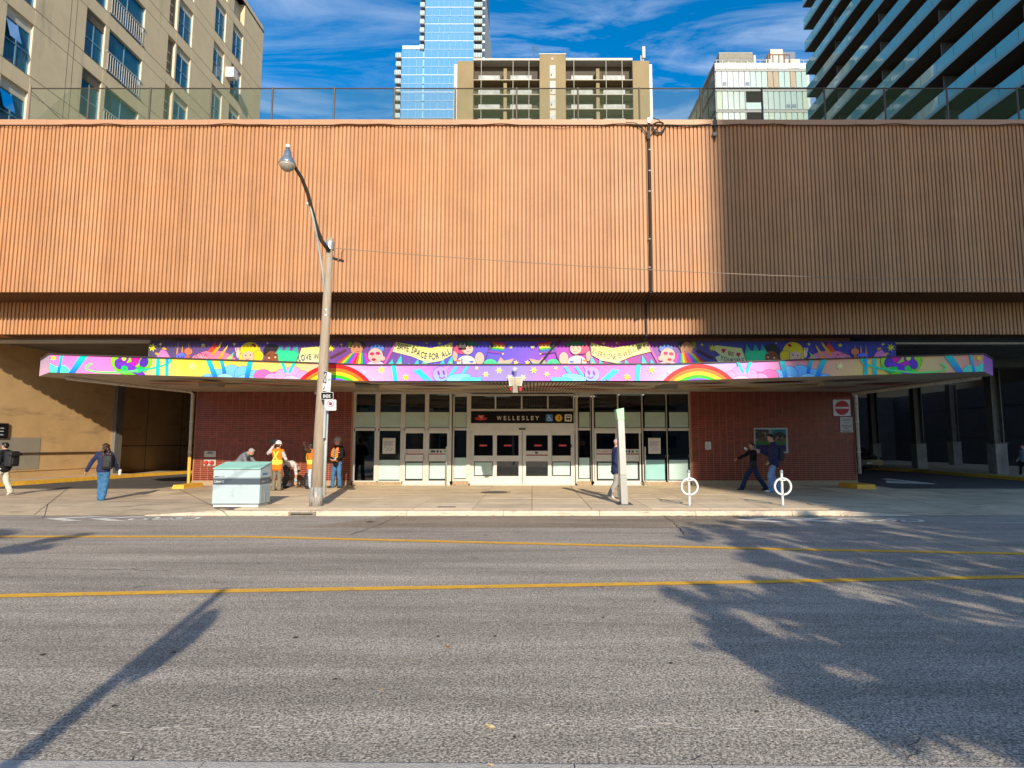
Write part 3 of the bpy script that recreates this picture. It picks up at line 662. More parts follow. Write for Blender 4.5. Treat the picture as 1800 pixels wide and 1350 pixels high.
# central bay: transom lights, name sign, sliding doors
for u in (825.5, 871.0, 917.0, 963.0, 1008.5): fr(u - 1.2, 695, u + 1.2, 720)
fr(826, 690.5, 1009, 695.5, 'transom'); fr(826, 718.8, 1009, 722.6, 'transom')
for a_, b_ in zip((826.5, 872, 918, 964), (870, 916, 962, 1007.5)): pane(a_, 695.5, b_, 718.8)
fr(826, 744, 1011, 757.5, 'header', YG - .05, .12, FRD); fr(912, 752.8, 923.6, 755.4, 'door_sensor', YG - .09, .05, DARK)
fr(826, 722.6, 828, 744, 'mullion'); fr(1008.3, 722.6, 1010.5, 744, 'mullion')
for (u0, u1, g0, g1, fz, band) in ((826.5, 867.6, 832.8, 866.4, True, False), (867.9, 917.3, 873, 911.8, False, False), (918.5, 969.4, 924.5, 963, False, True), (969.7, 1010.5, 970.6, 1003.4, True, False)):
    mb = MB(); y_ = YG - .0 if not fz else YG + .05
    for q in ((u0, 757.6, u1, 765), (u0, 765, g0, 837), (g1, 765, u1, 837), (g0, 801, g1, 811), (u0, 837, u1, 850.6)): mb.pbox(*q, y_, .05)
    dr = mb.build('sliding_door', FRD, st)
    MB().pbox(g0, 765, g1, 801, y_ + .02, .012).build('pane', GL, dr); MB().pbox(g0, 811, g1, 837, y_ + .02, .012).build('pane', GL, dr)
    if fz: MB().pbox(g0, 811, g1, 837, y_ + .034, .004).build('gasket', DARK, dr); MB().pbox(g0 + 1.8, 813, g1 - 1.8, 835.2, y_ + .012, .005).build('film', FROST, dr)
    if band:
        MB().pbox(g0, 792.5, g1, 799, y_ + .006, .008).build('sticker_band', STK, dr); MB().pbox(g0, 799.2, g1, 800.2, y_ + .006, .008).build('sticker_stripe', RED, dr)
        MB().pbox(g0 + 16, 794, g0 + 21, 797.6, y_ + .003, .003).build('pictogram', M('print_dark', (.05, .05, .06)), dr)
    c = (g0 + g1) / 2 + (2 if u0 > 900 else 0); MB().pbox(c - 6.5, 781.5, c + 6.5, 784.6, y_ + .012, .006).build('red_sticker', M('sticker_red', (.62, .07, .09), .5), dr)
fr(917.3, 757.6, 918.5, 850, 'gap', YG + .04, .05, DARK)
fr(826, 850.6, 1011, 853.6, 'threshold', YG - .1, .25, FR); fr(706, 850.8, 791, 853.4, 'threshold', YG - .1, .25, FR); fr(1043, 850.8, 1128, 853.4, 'threshold', YG - .1, .25, FR)
fr(1003.5, 781, 1005.2, 786.5, 'door_switch', YG - .04, .03, DARK)

# ---- name sign
YS = YG - .05
sg = MB().pbox(828, 722.8, 1008.2, 743.8, YS, .05).build('name_sign', M('sign_black', (.008, .008, .009), .6, var=.03, spec=.12), None)
tag(sg, 'black WELLESLEY station name sign with red winged logo above the sliding doors', 'sign'); WL[sg.name] = sg.location.copy()
CREAM = M('sign_cream', (.72, .66, .53), .5, var=.03)
mb = MB()
x = 873.5; e = onY(1000, 733, YS) - onY(999, 733, YS)
for ch, w_ in zip('WELLESLEY', (8.2, 5.2, 4.6, 4.6, 5.2, 5.6, 4.6, 5.2, 6.4)):
    o = onY(x, 738.4, YS - .004); hgt = onY(x, 731.1, YS).z - o.z
    text3(mb, ch, o, (1, 0, 0), (0, 0, 1), hgt, w_ * e.x, bold=.012); x += w_ + 3.05
mb.build('lettering', CREAM, sg)
PX = lambda pts, y: [onY(u, v, y) for u, v in pts]
mb = MB()
for wing in ([(834, 734.2), (842, 734.2), (843.5, 736.2), (843.8, 738.2), (837.5, 738.2)], [(857.2, 734.2), (849, 734.2), (847.5, 736.2), (847.2, 738.2), (853.5, 738.2)], [(840, 729.8), (851.2, 729.8), (850, 735), (847.4, 738.8), (845.6, 739.4), (843.8, 738.8), (841.2, 735)]):
    mb.poly(PX(wing, YS - .005))
mb.build('logo', M('logo_red', (.50, .035, .03), .45, var=.03), sg)
mb = MB(); text3(mb, 'TC', onY(842.9, 736.2, YS - .008), (1, 0, 0), (0, 0, 1), .075, .11); mb.pbox(841.6, 731, 849.8, 731.8, YS - .008, .002)
mb.build('logo_letters', CREAM, sg)
def rr_pts(u0, v0, u1, v1, r):
    P = []
    for cx_, cy_, a0 in ((u1 - r, v0 + r, -90), (u1 - r, v1 - r, 0), (u0 + r, v1 - r, 90), (u0 + r, v0 + r, 180)):
        for k in range(4): t = math.radians(a0 + 30 * k); P.append((cx_ + r * math.cos(t), cy_ + r * math.sin(t)))
    return P
MB().poly(PX(rr_pts(959.4, 728.4, 971.8, 740.9, 1.6), YS - .005)).build('access_symbol', M('sign_blue', (.035, .20, .50), .45, var=.02), sg)
mb = MB(); y_ = YS - .008
disc = lambda cu, cv, r, n=14: [(cu + r * math.cos(2 * math.pi * k / n), cv + r * math.sin(2 * math.pi * k / n)) for k in range(n)]
mb.poly(PX(disc(964.6, 730.8, .9), y_))
def stroke(mb_, pts, wd, y):
    for (a0, b0), (a1, b1) in zip(pts, pts[1:]):
        dx_, dy_ = a1 - a0, b1 - b0; l = math.hypot(dx_, dy_) or 1; nx, ny = -dy_ / l * wd / 2, dx_ / l * wd / 2
        mb_.poly(PX([(a0 + nx, b0 + ny), (a1 + nx, b1 + ny), (a1 - nx, b1 - ny), (a0 - nx, b0 - ny)], y))
stroke(mb, [(964.6, 731.5), (965, 735.4), (967.9, 735.6), (969.2, 738.6), (970.4, 738.3)], 1.0, y_)
stroke(mb, [(964.7, 733.2), (967.6, 733.4)], .8, y_ - .001)
stroke(mb, [(963.9, 733.4), (962.6, 735), (962.4, 737), (963.6, 738.9), (965.8, 739.2), (967.4, 737.9)], .8, y_ - .002)
mb.build('access_figure', CREAM, sg)
MB().poly(PX(disc(982.2, 734.6, 6.3, 24), YS - .005)).build('line_bullet', M('sign_yellow', (.72, .42, .03), .45, var=.02), sg)
mb = MB(); text3(mb, '1', onY(980.4, 737.8, YS - .008), (1, 0, 0), (0, 0, 1), .145, .075, bold=.03); mb.build('line_number', M('sign_black', (.01, .01, .01)), sg)
MB().poly(PX(rr_pts(992.6, 728.4, 1005.2, 740.9, 1.6), YS - .005)).build('bus_symbol', CREAM, sg)
mb = MB(); mb.poly(PX(rr_pts(995, 730.4, 1002.8, 737.6, 1.2), YS - .008)); mb.poly(PX([(995.6, 737.6), (997.2, 737.6), (997.2, 739.2), (995.6, 739.2)], YS - .008)); mb.poly(PX([(1000.6, 737.6), (1002.2, 737.6), (1002.2, 739.2), (1000.6, 739.2)], YS - .008))
mb.build('bus_pictogram', M('sign_black', (.01, .01, .01)), sg)
mb = MB(); mb.poly(PX([(996, 732.2), (1001.8, 732.2), (1001.8, 734.8), (996, 734.8)], YS - .010)); mb.build('bus_window', CREAM, sg)

# ---- canopy
cf = [(87, 623.0, 654.6), (650, 642.0, 669.7), (1180, 640.6, 669.2), (1729, 622.8, 653.0)]
def ctop(u):
    for (a, t0, b0), (b, t1, b1) in zip(cf, cf[1:]):
        if u <= b or b == 1729: k = (u - a) / (b - a); return t0 + k * (t1 - t0), b0 + k * (b1 - b0)
FT = [onY(u, t, YC) for u, t, b in cf]; FB = [onY(u, b, YC) for u, t, b in cf]
zs = onY(935, 688.5, YF).z
BT = [Vector((x, YF + .02, 4.75)) for x in (bl[0], FT[1].x, FT[2].x, br_[1])]; BB = [Vector((x, YF - .01, zs)) for x in (bl[0], FB[1].x, FB[2].x, br_[1])]
SL = (onY(72, 633, YC + 1.15), onY(69, 661.5, YC + 1.15)); SR = (onY(1744, 632, YC + 1.1), onY(1745, 660.5, YC + 1.1))
SOF = M('soffit_paint', (.36, .30, .225), .7, var=.14, scale=1.2, stain=((.2, .16, .12), 1.5, .55, .8, (1, 1, 1)))
mb = MB()
ring_t = [SL[0]] + FT + [SR[0], BT[3], BT[2], BT[1], BT[0]]; ring_b = [SL[1]] + FB + [SR[1], BB[3], BB[2], BB[1], BB[0]]
n = len(ring_t); mb._add(ring_t + ring_b, [(0, 1, 9), (1, 2, 8, 9), (2, 3, 7, 8), (3, 4, 6, 7), (4, 5, 6)] + [(i, (i + 1) % n, n + (i + 1) % n, n + i) for i in range(n)] + [(n, n + 1, n + 9), (n + 1, n + 2, n + 8, n + 9), (n + 2, n + 3, n + 7, n + 8), (n + 3, n + 4, n + 6, n + 7), (n + 4, n + 5, n + 6)])
can = mb.build('canopy', SOF, st, fix=True)
mb = MB()                                                # thin coping along the front edge
for (a, t0, b0), (b, t1, b1) in zip([(72, 633, 0)] + cf, cf + [(1744, 632, 0)]):
    ya = YC + 1.15 if a == 72 else YC; yb = YC + 1.1 if b == 1744 else YC
    p, q = onY(a, t0, ya), onY(b, t1, yb); up = Vector((0, 0, .03))
    mb._add([p + Vector((0, -.05, -.005)), q + Vector((0, -.05, -.005)), q + Vector((0, .15, -.005)), p + Vector((0, .15, -.005)), p + up + Vector((0, -.05, 0)), q + up + Vector((0, -.05, 0)), q + up + Vector((0, .15, 0)), p + up + Vector((0, .15, 0))],
            [(0, 3, 2, 1), (4, 5, 6, 7), (0, 1, 5, 4), (1, 2, 6, 5), (2, 3, 7, 6), (3, 0, 4, 7)])
mb.build('canopy_coping', M('coping_brown', (.055, .03, .03), .5), can)
MB()._add([p + Vector((0, .16 if i < 6 else -.05, .012)) for i, p in enumerate(ring_t)], [(0, 1, 9), (1, 2, 8, 9), (2, 3, 7, 8), (3, 4, 6, 7), (4, 5, 6)]).build('added_dark_felt', M('bounce_cut_felt', (.035, .033, .03), .9, var=.2, scale=2), can)  # unseen canopy top cover, added dark to cut light bounced into the recess
# slats in the middle of the soffit
SLT = M('soffit_slat', (.50, .42, .31), .6, var=.1, scale=2)
x0, x1 = onY(640, 670, YC).x, onY(1178, 670, YC).x
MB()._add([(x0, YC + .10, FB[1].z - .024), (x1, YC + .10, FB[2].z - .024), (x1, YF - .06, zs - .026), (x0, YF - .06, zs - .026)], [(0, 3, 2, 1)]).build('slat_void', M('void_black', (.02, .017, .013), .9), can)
zf_, zb_ = min(FB[1].z, FB[2].z) - .0245, zs - .0265
sb = MB(); w_ = .039
sb._add([(-w_, YC + .10, zf_ - .005), (w_, YC + .10, zf_ - .005), (w_, YF - .06, zb_ - .005), (-w_, YF - .06, zb_ - .005), (-w_, YC + .10, zf_ - .001), (w_, YC + .10, zf_ - .001), (w_, YF - .06, zb_ - .001), (-w_, YF - .06, zb_ - .001)],
        [(0, 3, 2, 1), (4, 5, 6, 7), (0, 1, 5, 4), (1, 2, 6, 5), (2, 3, 7, 6), (3, 0, 4, 7)])
sme = sb.mesh('slat'); sme.materials.append(SLT); x = x0 + .05
while x < x1 - .03: link('slat', sme, can, (x, 0, 0)); x += .112
# lens-shaped colour patches stuck to the soffit
mb = MB(); rr = random.Random(3)
def sofz(x, y):
    k = (y - YC) / (YF - YC); 
    if x < FB[1].x: g = (x - FB[0].x) / (FB[1].x - FB[0].x); zf2 = FB[0].z + g * (FB[1].z - FB[0].z)
    elif x < FB[2].x: zf2 = FB[1].z
    else: g = (x - FB[2].x) / (FB[3].x - FB[2].x); zf2 = FB[2].z + g * (FB[3].z - FB[2].z)
    return zf2 + k * (zs - zf2)
cols = ['8c2f36', 'b0641f', 'b98a20', '9c2a2a', '7f3040', 'a03a2a', '5a3050', '9a8a30', '8a4a50', '4a3a58', '70304a', '503048', '3d2c44', '7a3a3a']
pat = [(300, .4), (345, .25), (398, .55), (455, .3), (500, .7), (540, .2), (590, .75), (640, .15), (735, .1), (770, .28), (745, .62), (880, .1), (850, .7), (925, .55), (980, .35), (935, .8), (1020, .62), (1060, .12), (1085, .3), (1045, .75), (1140, .7), (1230, .15), (1250, .45), (1290, .7), (1370, .2), (1330, .6), (1420, .45), (1500, .2), (1560, .5), (1460, .7)]
for i, (u, k) in enumerate(pat):
    y = YC + .25 + k * 5.2; x = (u - CX) / F * y * 1.0; L = rr.uniform(.75, 1.15); W = rr.uniform(.16, .24)
    setcol(mb, cols[i % len(cols)] if u < 900 else cols[(i * 5 + 3) % len(cols)])
    P = [Vector((x + L * math.cos(t), y + W * math.sin(t) * abs(math.sin(t)) ** .4, 0)) for t in [2 * math.pi * q / 16 for q in range(16)]]
    for p in P: p.z = sofz(p.x, p.y) - .058
    mb.poly([p for p in P][::-1])
mb.build('colour_patch', vcol('patch_vinyl', .5), can)
for u, k in ((370, .35), (645, .18), (1172, .3), (1462, .3)):
    y = YC + .3 + k * 5; x = (u - CX) / F * y; z = sofz(x, y)
    lt = MB()._add([(x - .30, y - .2, z - .16), (x + .30, y - .2, z - .16), (x + .30, y + .2, z - .16), (x - .30, y + .2, z - .16), (x - .34, y - .25, z), (x + .34, y - .25, z), (x + .34, y + .25, z), (x - .34, y + .25, z)],
        [(0, 3, 2, 1), (4, 5, 6, 7), (0, 1, 5, 4), (1, 2, 6, 5), (2, 3, 7, 6), (3, 0, 4, 7)]).build('soffit_light', M('light_housing', (.22, .19, .14), .5), None)
    tag(lt, 'boxy bronze light fixture on the canopy underside', 'light', 'boxy lights under the canopy')
# rainwater pipes under the canopy ends and down the brick corners
PIPE = M('white_pipe', (.52, .47, .39), .5, var=.15, scale=6, stain=((.25, .2, .15), 8, .55, .7, (1, 1, 1)))
for s, a, b, cu in ((-1, (118, 658.5), (333, 686), 339), (1, (1722, 658), (1500, 690), 1504.5)):
    p = onY(*a, YC + 1.0); q = onY(*b, YF - .15); c = onY(cu, 700, YF - .10)
    pts = [p + Vector((0, 0, -.10)), p.lerp(q, .5) + Vector((0, 0, -.08)), q + Vector((0, 0, -.04)), Vector((c.x, YF - .10, q.z - .16)), Vector((c.x, YF - .10, 2.2)), Vector((c.x, YF - .10, GZ + .45))]
    pp = MB().tube(pts, [.07, .07, .07, .07, .06, .06], 10).build('rainwater_pipe', PIPE, st, smooth=True)
    for z in (2.6, 1.4): MB().cyl((c.x, YF - .10, z), (c.x, YF - .10, z + .06), .075).build('pipe_clip', FR, pp)
MB().cyl((onY(338, 800, YF).x, YF - .16, GZ), (onY(338, 800, YF).x, YF - .16, 1.25), .055).build('pipe_guard', YEL, st)
# ================================================================== MURAL (flat vinyl print on the canopy edge and the band above)
def clip(poly, clipper):
    def inside(p, a, b): return (b[0] - a[0]) * (p[1] - a[1]) - (b[1] - a[1]) * (p[0] - a[0]) >= 0
    def inter(p, q, a, b):
        d1 = (b[0] - a[0]) * (p[1] - a[1]) - (b[1] - a[1]) * (p[0] - a[0]); d2 = (b[0] - a[0]) * (q[1] - a[1]) - (b[1] - a[1]) * (q[0] - a[0])
        t = d1 / (d1 - d2); return (p[0] + t * (q[0] - p[0]), p[1] + t * (q[1] - p[1]))
    out = poly
    for i in range(len(clipper)):
        a, b = clipper[i], clipper[(i + 1) % len(clipper)]; src = out; out = []
        for j in range(len(src)):
            p, q = src[j - 1], src[j]
            if inside(q, a, b):
                if not inside(p, a, b): out.append(inter(p, q, a, b))
                out.append(q)
            elif inside(p, a, b): out.append(inter(p, q, a, b))
        if len(out) < 3: return []
    return out
_lin0 = lin
def vivid(c, k=1.30):
    c = _lin0(c); g_ = .3 * c[0] + .55 * c[1] + .15 * c[2]; return tuple(min(1, max(.004, g_ + (x_ - g_) * k)) for x_ in c)
INKC = '4a2a5a'
class Paint:
    def __init__(s, Y, regions, gain=.86): s.mb = MB(); s.mb.col = (0, 0, 0); s.Y = Y; s.reg = regions; s.n = 1; s.gain = gain
    def shape(s, pts, c0, c1=None, line=False):
        c0 = vivid(c0); c1 = vivid(c1) if c1 else c0
        vs_ = [p[1] for p in pts]; lo, hi = min(vs_), max(vs_)
        for r in s.reg:
            q = clip(list(pts), r)
            if len(q) < 3: continue
            o = len(s.mb.v); y = s.Y - .004 - s.n * .00022
            for u, v in q:
                k = (v - lo) / max(hi - lo, .01); s.mb.v.append(onY(u, v, y)); s.mb.c.append(tuple((a + (b - a) * k) * s.gain for a, b in zip(c0, c1)))
            s.mb.f.append(tuple(range(o, o + len(q))))
        s.n += 1
    def conv(s, pts, c0, c1=None):
        """non-convex outline: fan of triangles about its centre"""
        cu = sum(p[0] for p in pts) / len(pts); cv = sum(p[1] for p in pts) / len(pts)
        for i in range(len(pts)):
            s.shape([(cu, cv), pts[i], pts[(i + 1) % len(pts)]], c0, c1); s.n -= 1
        s.n += 1
    def ell(s, cu, cv, ru, rv, c0, c1=None, rot=0, n=22, a0=0, a1=360):
        cr, sr = math.cos(math.radians(rot)), math.sin(math.radians(rot)); P = []
        for k in range(n + (0 if a1 - a0 >= 360 else 1)):
            t = math.radians(a0 + (a1 - a0) * k / n); x, y = ru * math.cos(t), rv * math.sin(t); P.append((cu + x * cr - y * sr, cv + x * sr + y * cr))
        if ru > 5 and rv > 4 and a1 - a0 >= 360:
            mu_, mv_ = cu, cv; s.shape([(mu_ + (x_ - mu_) * (1 + .55 / ru), mv_ + (y_ - mv_) * (1 + .55 / rv)) for x_, y_ in P], INKC)
        s.shape(P, c0, c1)
    def star(s, cu, cv, r, c='f6ee7a', n=6, rot=0):
        P = []
        for k in range(2 * n):
            t = math.pi * k / n + rot; q = r if k % 2 == 0 else r * .42
            P.append((cu + q * math.sin(t), cv - q * math.cos(t)))
        s.conv(P, c)
    def stroke(s, pts, wd, c):
        for (a0, b0), (a1, b1) in zip(pts, pts[1:]):
            dx_, dy_ = a1 - a0, b1 - b0; l = math.hypot(dx_, dy_) or 1; nx, ny = -dy_ / l * wd / 2, dx_ / l * wd / 2
            s.shape([(a0 + nx, b0 + ny), (a1 + nx, b1 + ny), (a1 - nx, b1 - ny), (a0 - nx, b0 - ny)], c)
    def arc(s, cu, cv, r0, r1, c, a0, a1, n=28, ry=1.0, rot=0):
        cr, sr = math.cos(math.radians(rot)), math.sin(math.radians(rot))
        f = lambda t, r, rr_: (cu + r * math.cos(t) * cr - rr_ * math.sin(t) * sr, cv + r * math.cos(t) * sr + rr_ * math.sin(t) * cr)
        for k in range(n):
            t0, t1 = (math.radians(a0 + (a1 - a0) * q / n) for q in (k, k + 1)); e = r1 - r0
            s.shape([f(t0, r0, r0 * ry if ry > .5 else max(r1 * ry - e, 0)), f(t0, r1, r1 * ry), f(t1, r1, r1 * ry), f(t1, r0, r0 * ry if ry > .5 else max(r1 * ry - e, 0))], c); s.n -= 1
        s.n += 1
    def text(s, t, path, hgt, c, bold=.0, gap=1.12):
        """hand lettering along a px polyline given as function k -> (u, v); letters spread over it"""
        geo = [text_geo(ch, bold) for ch in t]; tot = sum(g[2] * gap if ch != ' ' else .5 for g, ch in zip(geo, t)); acc = 0; rr_ = random.Random(len(t))
        cc = lin(c)
        for g, ch in zip(geo, t):
            wd = g[2] * gap if ch != ' ' else .5; k0 = acc / tot; k1 = (acc + wd) / tot; acc += wd
            if ch == ' ': continue
            a, b = path(k0), path(k1); ex = ((b[0] - a[0]) / wd, (b[1] - a[1]) / wd); h_ = hgt(k0) if callable(hgt) else hgt
            o = len(s.mb.v); y = s.Y - .004 - s.n * .00022
            l = math.hypot(*ex) or 1; nv = (ex[1] / l * .6, -ex[0] / l)
            for x_, z_ in g[0]:
                u = a[0] + ex[0] * x_ + nv[0] * z_ * h_; v = a[1] + ex[1] * x_ + nv[1] * z_ * h_
                s.mb.v.append(onY(u, v, y)); s.mb.c.append(tuple(q * s.gain for q in cc))
            s.mb.f += [tuple(i + o for i in f) for f in g[1]]
        s.n += 1
    def grad(s, stops):
        for (u0, a0, b0), (u1, a1, b1) in zip(stops, stops[1:]):
            for r in s.reg:
                q = clip([(u0, 560), (u1, 560), (u1, 720), (u0, 720)], r)
                if len(q) < 3: continue
                o = len(s.mb.v); vs_ = [p[1] for p in q]; lo, hi = min(vs_), max(vs_)
                for u, v in q:
                    k = (u - u0) / (u1 - u0); m_ = (v - lo) / max(hi - lo, .01)
                    ct = [x + (y_ - x) * k for x, y_ in zip(vivid(a0), vivid(a1))]; cb = [x + (y_ - x) * k for x, y_ in zip(vivid(b0), vivid(b1))]
                    s.mb.v.append(onY(u, v, s.Y - .004)); s.mb.c.append(tuple((x + (y_ - x) * m_) * s.gain for x, y_ in zip(ct, cb)))
                s.mb.f.append(tuple(range(o, o + len(q))))
VIN = vcol('mural_vinyl', .42, .35, .05)
# --- lower band: the canopy edge
reg = [[(a, t0 + .35), (b, t1 + .35), (b, b1), (a, b0)] for (a, t0, b0), (b, t1, b1) in zip(cf, cf[1:])]
P = Paint(YC, reg)
P.grad([(87, 'f58cc6', 'f7a0d0'), (215, 'fb8fca', 'fb9ccb'), (262, 'f9c09a', 'f9c79e'), (320, 'fbe07c', 'fbe58a'), (400, 'fbd37e', 'fbdf8a'), (520, 'fbcb92', 'fbd2a2'), (585, 'fbb8b0', 'fbc4c0'), (640, 'f6aede', 'f9c2e6'), (700, 'e59ff0', 'eba8f0'),
        (770, 'b684f2', 'c693f2'), (850, '9c86f4', 'a391f8'), (915, '988af6', 'a294fa'), (965, 'bb84f0', 'c08af0'), (1040, 'f08ad4', 'f390da'), (1110, 'ee8fdc', 'ee9de2'), (1150, 'c9a8ee', 'd4b6f2'), (1190, 'b3c2f4', 'c2cdf6'), (1290, 'c2aef0', 'd9bdf0'), (1350, 'd993c9', 'e0a0c0'),
        (1430, 'ecab9c', 'f2bba4'), (1500, 'f0bc98', 'f2cc96'), (1560, 'f3d986', 'f3dd8c'), (1640, 'f0c898', 'f2cf9c'), (1729, 'ee9f9c', 'f0a8a4')])
for side in (0, 1):
    X = (lambda u: u) if side == 0 else (lambda u: 1815 - u)
    def pl(pts): return [(X(u), v) for u, v in (pts if side == 0 else pts[::-1])]
    bt, bb2 = '3fd6b8', '3f66d8'
    P.conv(pl([(80, 660), (80, 640), (86, 637), (92, 641), (99, 645), (106, 642), (113, 642), (120, 647), (126, 656), (126, 660)]), '7fe3c6')
    P.shape(pl([(107, 620), (112, 620), (104, 660), (99, 660)]), bt, bb2); P.shape(pl([(142, 622), (158, 622), (129, 660), (118, 660)]), bt, bb2)
    P.star(X(94), 629.5, 6.5, 'f7e76c')
    # ringed planet
    c = X(231)
    P.ell(c, 634, 36, 27, 'b9e06a', '7fd65f')
    for k, (du, dv, ru, rv, cc) in enumerate(((-14, -4, 9, 8, 'a33aa8'), (8, -6, 8, 10, 'd23c9b'), (-2, 8, 16, 5, 'c74bb0'), (22, 3, 7, 9, '5b3aa6'), (-22, 6, 7, 9, '6a3fb0'), (0, 14, 26, 6, '7a45c0'), (14, 16, 9, 5, '4fc86a'), (-12, 14, 6, 5, '58cf72'), (-13, -4, 4, 4, 'c6ea80'))):
        P.ell(c + (du if side == 0 else -du), 634 + dv, ru, rv, cc, rot=(25 if k % 2 else -20))
    for k in range(30):
        t0, t1 = math.radians(-40 + 250 * k / 30), math.radians(-40 + 250 * (k + 1) / 30)
        f = lambda t, r: (X(226 + (72 + r) * math.cos(t)), 640 + (11.5 + r * .8) * math.sin(t) - (72 * math.cos(t)) * .09)
        P.shape([f(t0, 0), f(t0, 4.5), f(t1, 4.5), f(t1, 0)][::(1 if side == 0 else -1)], '63d9a8' if k < 14 else '8be88e'); P.n -= 1
    P.n += 1
    P.shape(pl([(275, 620), (281, 620), (280, 670), (273, 670)]), bt, '4fb8c8'); P.shape(pl([(291, 620), (297, 620), (296, 670), (290, 670)]), '3f8fd0', bt)
    P.star(X(338), 644, 8, 'f7efae', 6, .3)
    # blue cloud with beams
    for du, dv, r in ((365, 668, 12), (385, 662, 15), (408, 657, 17), (428, 658, 16), (448, 662, 13), (466, 668, 10)): P.ell(X(du), dv, r, r * .9, '8ec5f2', '7fb8ee')
    P.ell(X(395), 668, 17, 11, 'a6d6f6'); P.ell(X(432), 669, 18, 10, '9accf4')
    P.shape(pl([(359, 626), (369, 626), (385, 668), (376, 668)]), bt, bb2); P.shape(pl([(384, 626), (391, 626), (398, 656), (392, 657)]), bt, bb2); P.shape(pl([(437, 626), (447, 626), (437, 668), (429, 668)]), bt, bb2)
    for du, dv, r in ((462, 660, 13), (484, 664, 13)): P.ell(X(du), dv, r * 1.2, r * .8, 'ef7fb4')
    for du, dv, r in ((478, 668, 14), (496, 660, 13), (515, 656, 14), (532, 662, 12), (545, 668, 9)): P.ell(X(du), dv, r, r * .85, 'f7a8d4', 'f9b8dc')
    P.ell(X(512), 669, 16, 9, 'fbc6e4')
    P.shape(pl([(492, 634), (498, 634), (505, 655), (500, 656)]), bt, '57b8d0'); P.shape(pl([(516, 634), (522, 634), (511, 656), (506, 655)]), bt, '57b8d0')
    # rainbow
    for r0, r1, cc in ((74, 81, 'ef4a4a'), (68, 74, 'f58a4a'), (62, 68, 'f7e642'), (56.5, 62, '5fce52'), (40, 56.5, '7f6ae6'), (20, 44, 'a184ee')): P.arc(X(587), 721, r0, r1, cc, 200, 340)
    P.star(X(640), 654, 4, 'fbe9f6', 4); P.star(X(670), 650, 8, 'f8f08e', 7, .2); P.star(X(713), 663, 7, 'f8ec6e', 7)
    P.shape(pl([(688, 640), (696, 640), (700, 676), (692, 676)]), '57d8c2', '4fc8d0')
    # sleepy comet creature
    for a, b in (((728, 650), (748, 668)), ((735, 649), (758, 670)), ((806, 668), (822, 644)), ((836, 668), (846, 664)), ((790, 662), (803, 644))): P.stroke([(X(a[0]), a[1]), (X(b[0]), b[1])], 5, '62c9d8')
    P.ell(X(806), 664, 22, 7, '8fd0f2', 'a6e0f4', rot=(-8 if side == 0 else 8)); P.ell(X(828), 668, 18, 5, '7fe0e4')
    P.ell(X(774), 658, 13, 13.5, 'b89af0', '9fc0f4'); P.conv(pl([(780, 646), (790, 642), (786, 652)]), 'b89af0')
    P.ell(X(771), 656, 2, 4.5, '8a48b8', rot=-15); P.ell(X(780), 655, 2, 4.5, '8a48b8', rot=-15); P.arc(X(777), 660, 4, 6, '8a48b8', 20, 160, 8)
    for su, sv, r in ((854, 658, 6), (877, 651, 7), (838, 647, 4), (896, 664, 6.5)): P.star(X(su), sv, r, 'f8f08e', 6, su)
P.star(905, 649, 5, 'f8f08e')
mural_low = P.mb.build('mural_band', VIN, can)
for (p, q, p2, q2, ca, cb) in ((SL[0], FT[0], FB[0], SL[1], 'c8b0cc', 'f0b8d4'), (FT[3], SR[0], SR[1], FB[3], 'b864c0', 'c884c8')):
    mb = MB(); nrm = (q - p).cross(Vector((0, 0, 1))).normalized() * .006
    mb._add([p + nrm, q + nrm, p2 + nrm, q2 + nrm], [(0, 3, 2, 1)]); mb.c = [lin(ca), lin(ca), lin(cb), lin(cb)]
    mb.build('mural_end', VIN, can)

# --- upper band
ub = MB().box(ma.x, mbt.x, YU, YU + .14, mbt.z, ma.z).build('mural_board', M('board_back', (.1, .09, .1), .7), st)
Q = Paint(YU, [[(262, 600), (1575, 600), (1575, 652), (262, 652)]], .82)
Q.grad([(262, '4a3a58', '6a6480'), (330, '584070', '7a6e98'), (430, '5c3a80', '8a80b8'), (520, '6a3f88', '8a6ab0'), (600, '6e3f80', '7a5490'), (690, '6a4088', '7a5aa0'), (760, '5a48b0', '6a5cc8'), (850, '5a50c4', '6c5ad8'), (930, '6a50d0', '8a5ae0'), (985, 'a040b0', 'b84cc0'),
        (1040, 'b03a98', 'c04aa8'), (1100, 'a83a90', 'b84a9c'), (1150, '7a4a98', '9a5ab0'), (1230, '5a5090', '6a6098'), (1300, '454a98', '50509c'), (1400, '4a44a0', '5448a0'), (1575, '34409a', '3a4498')])
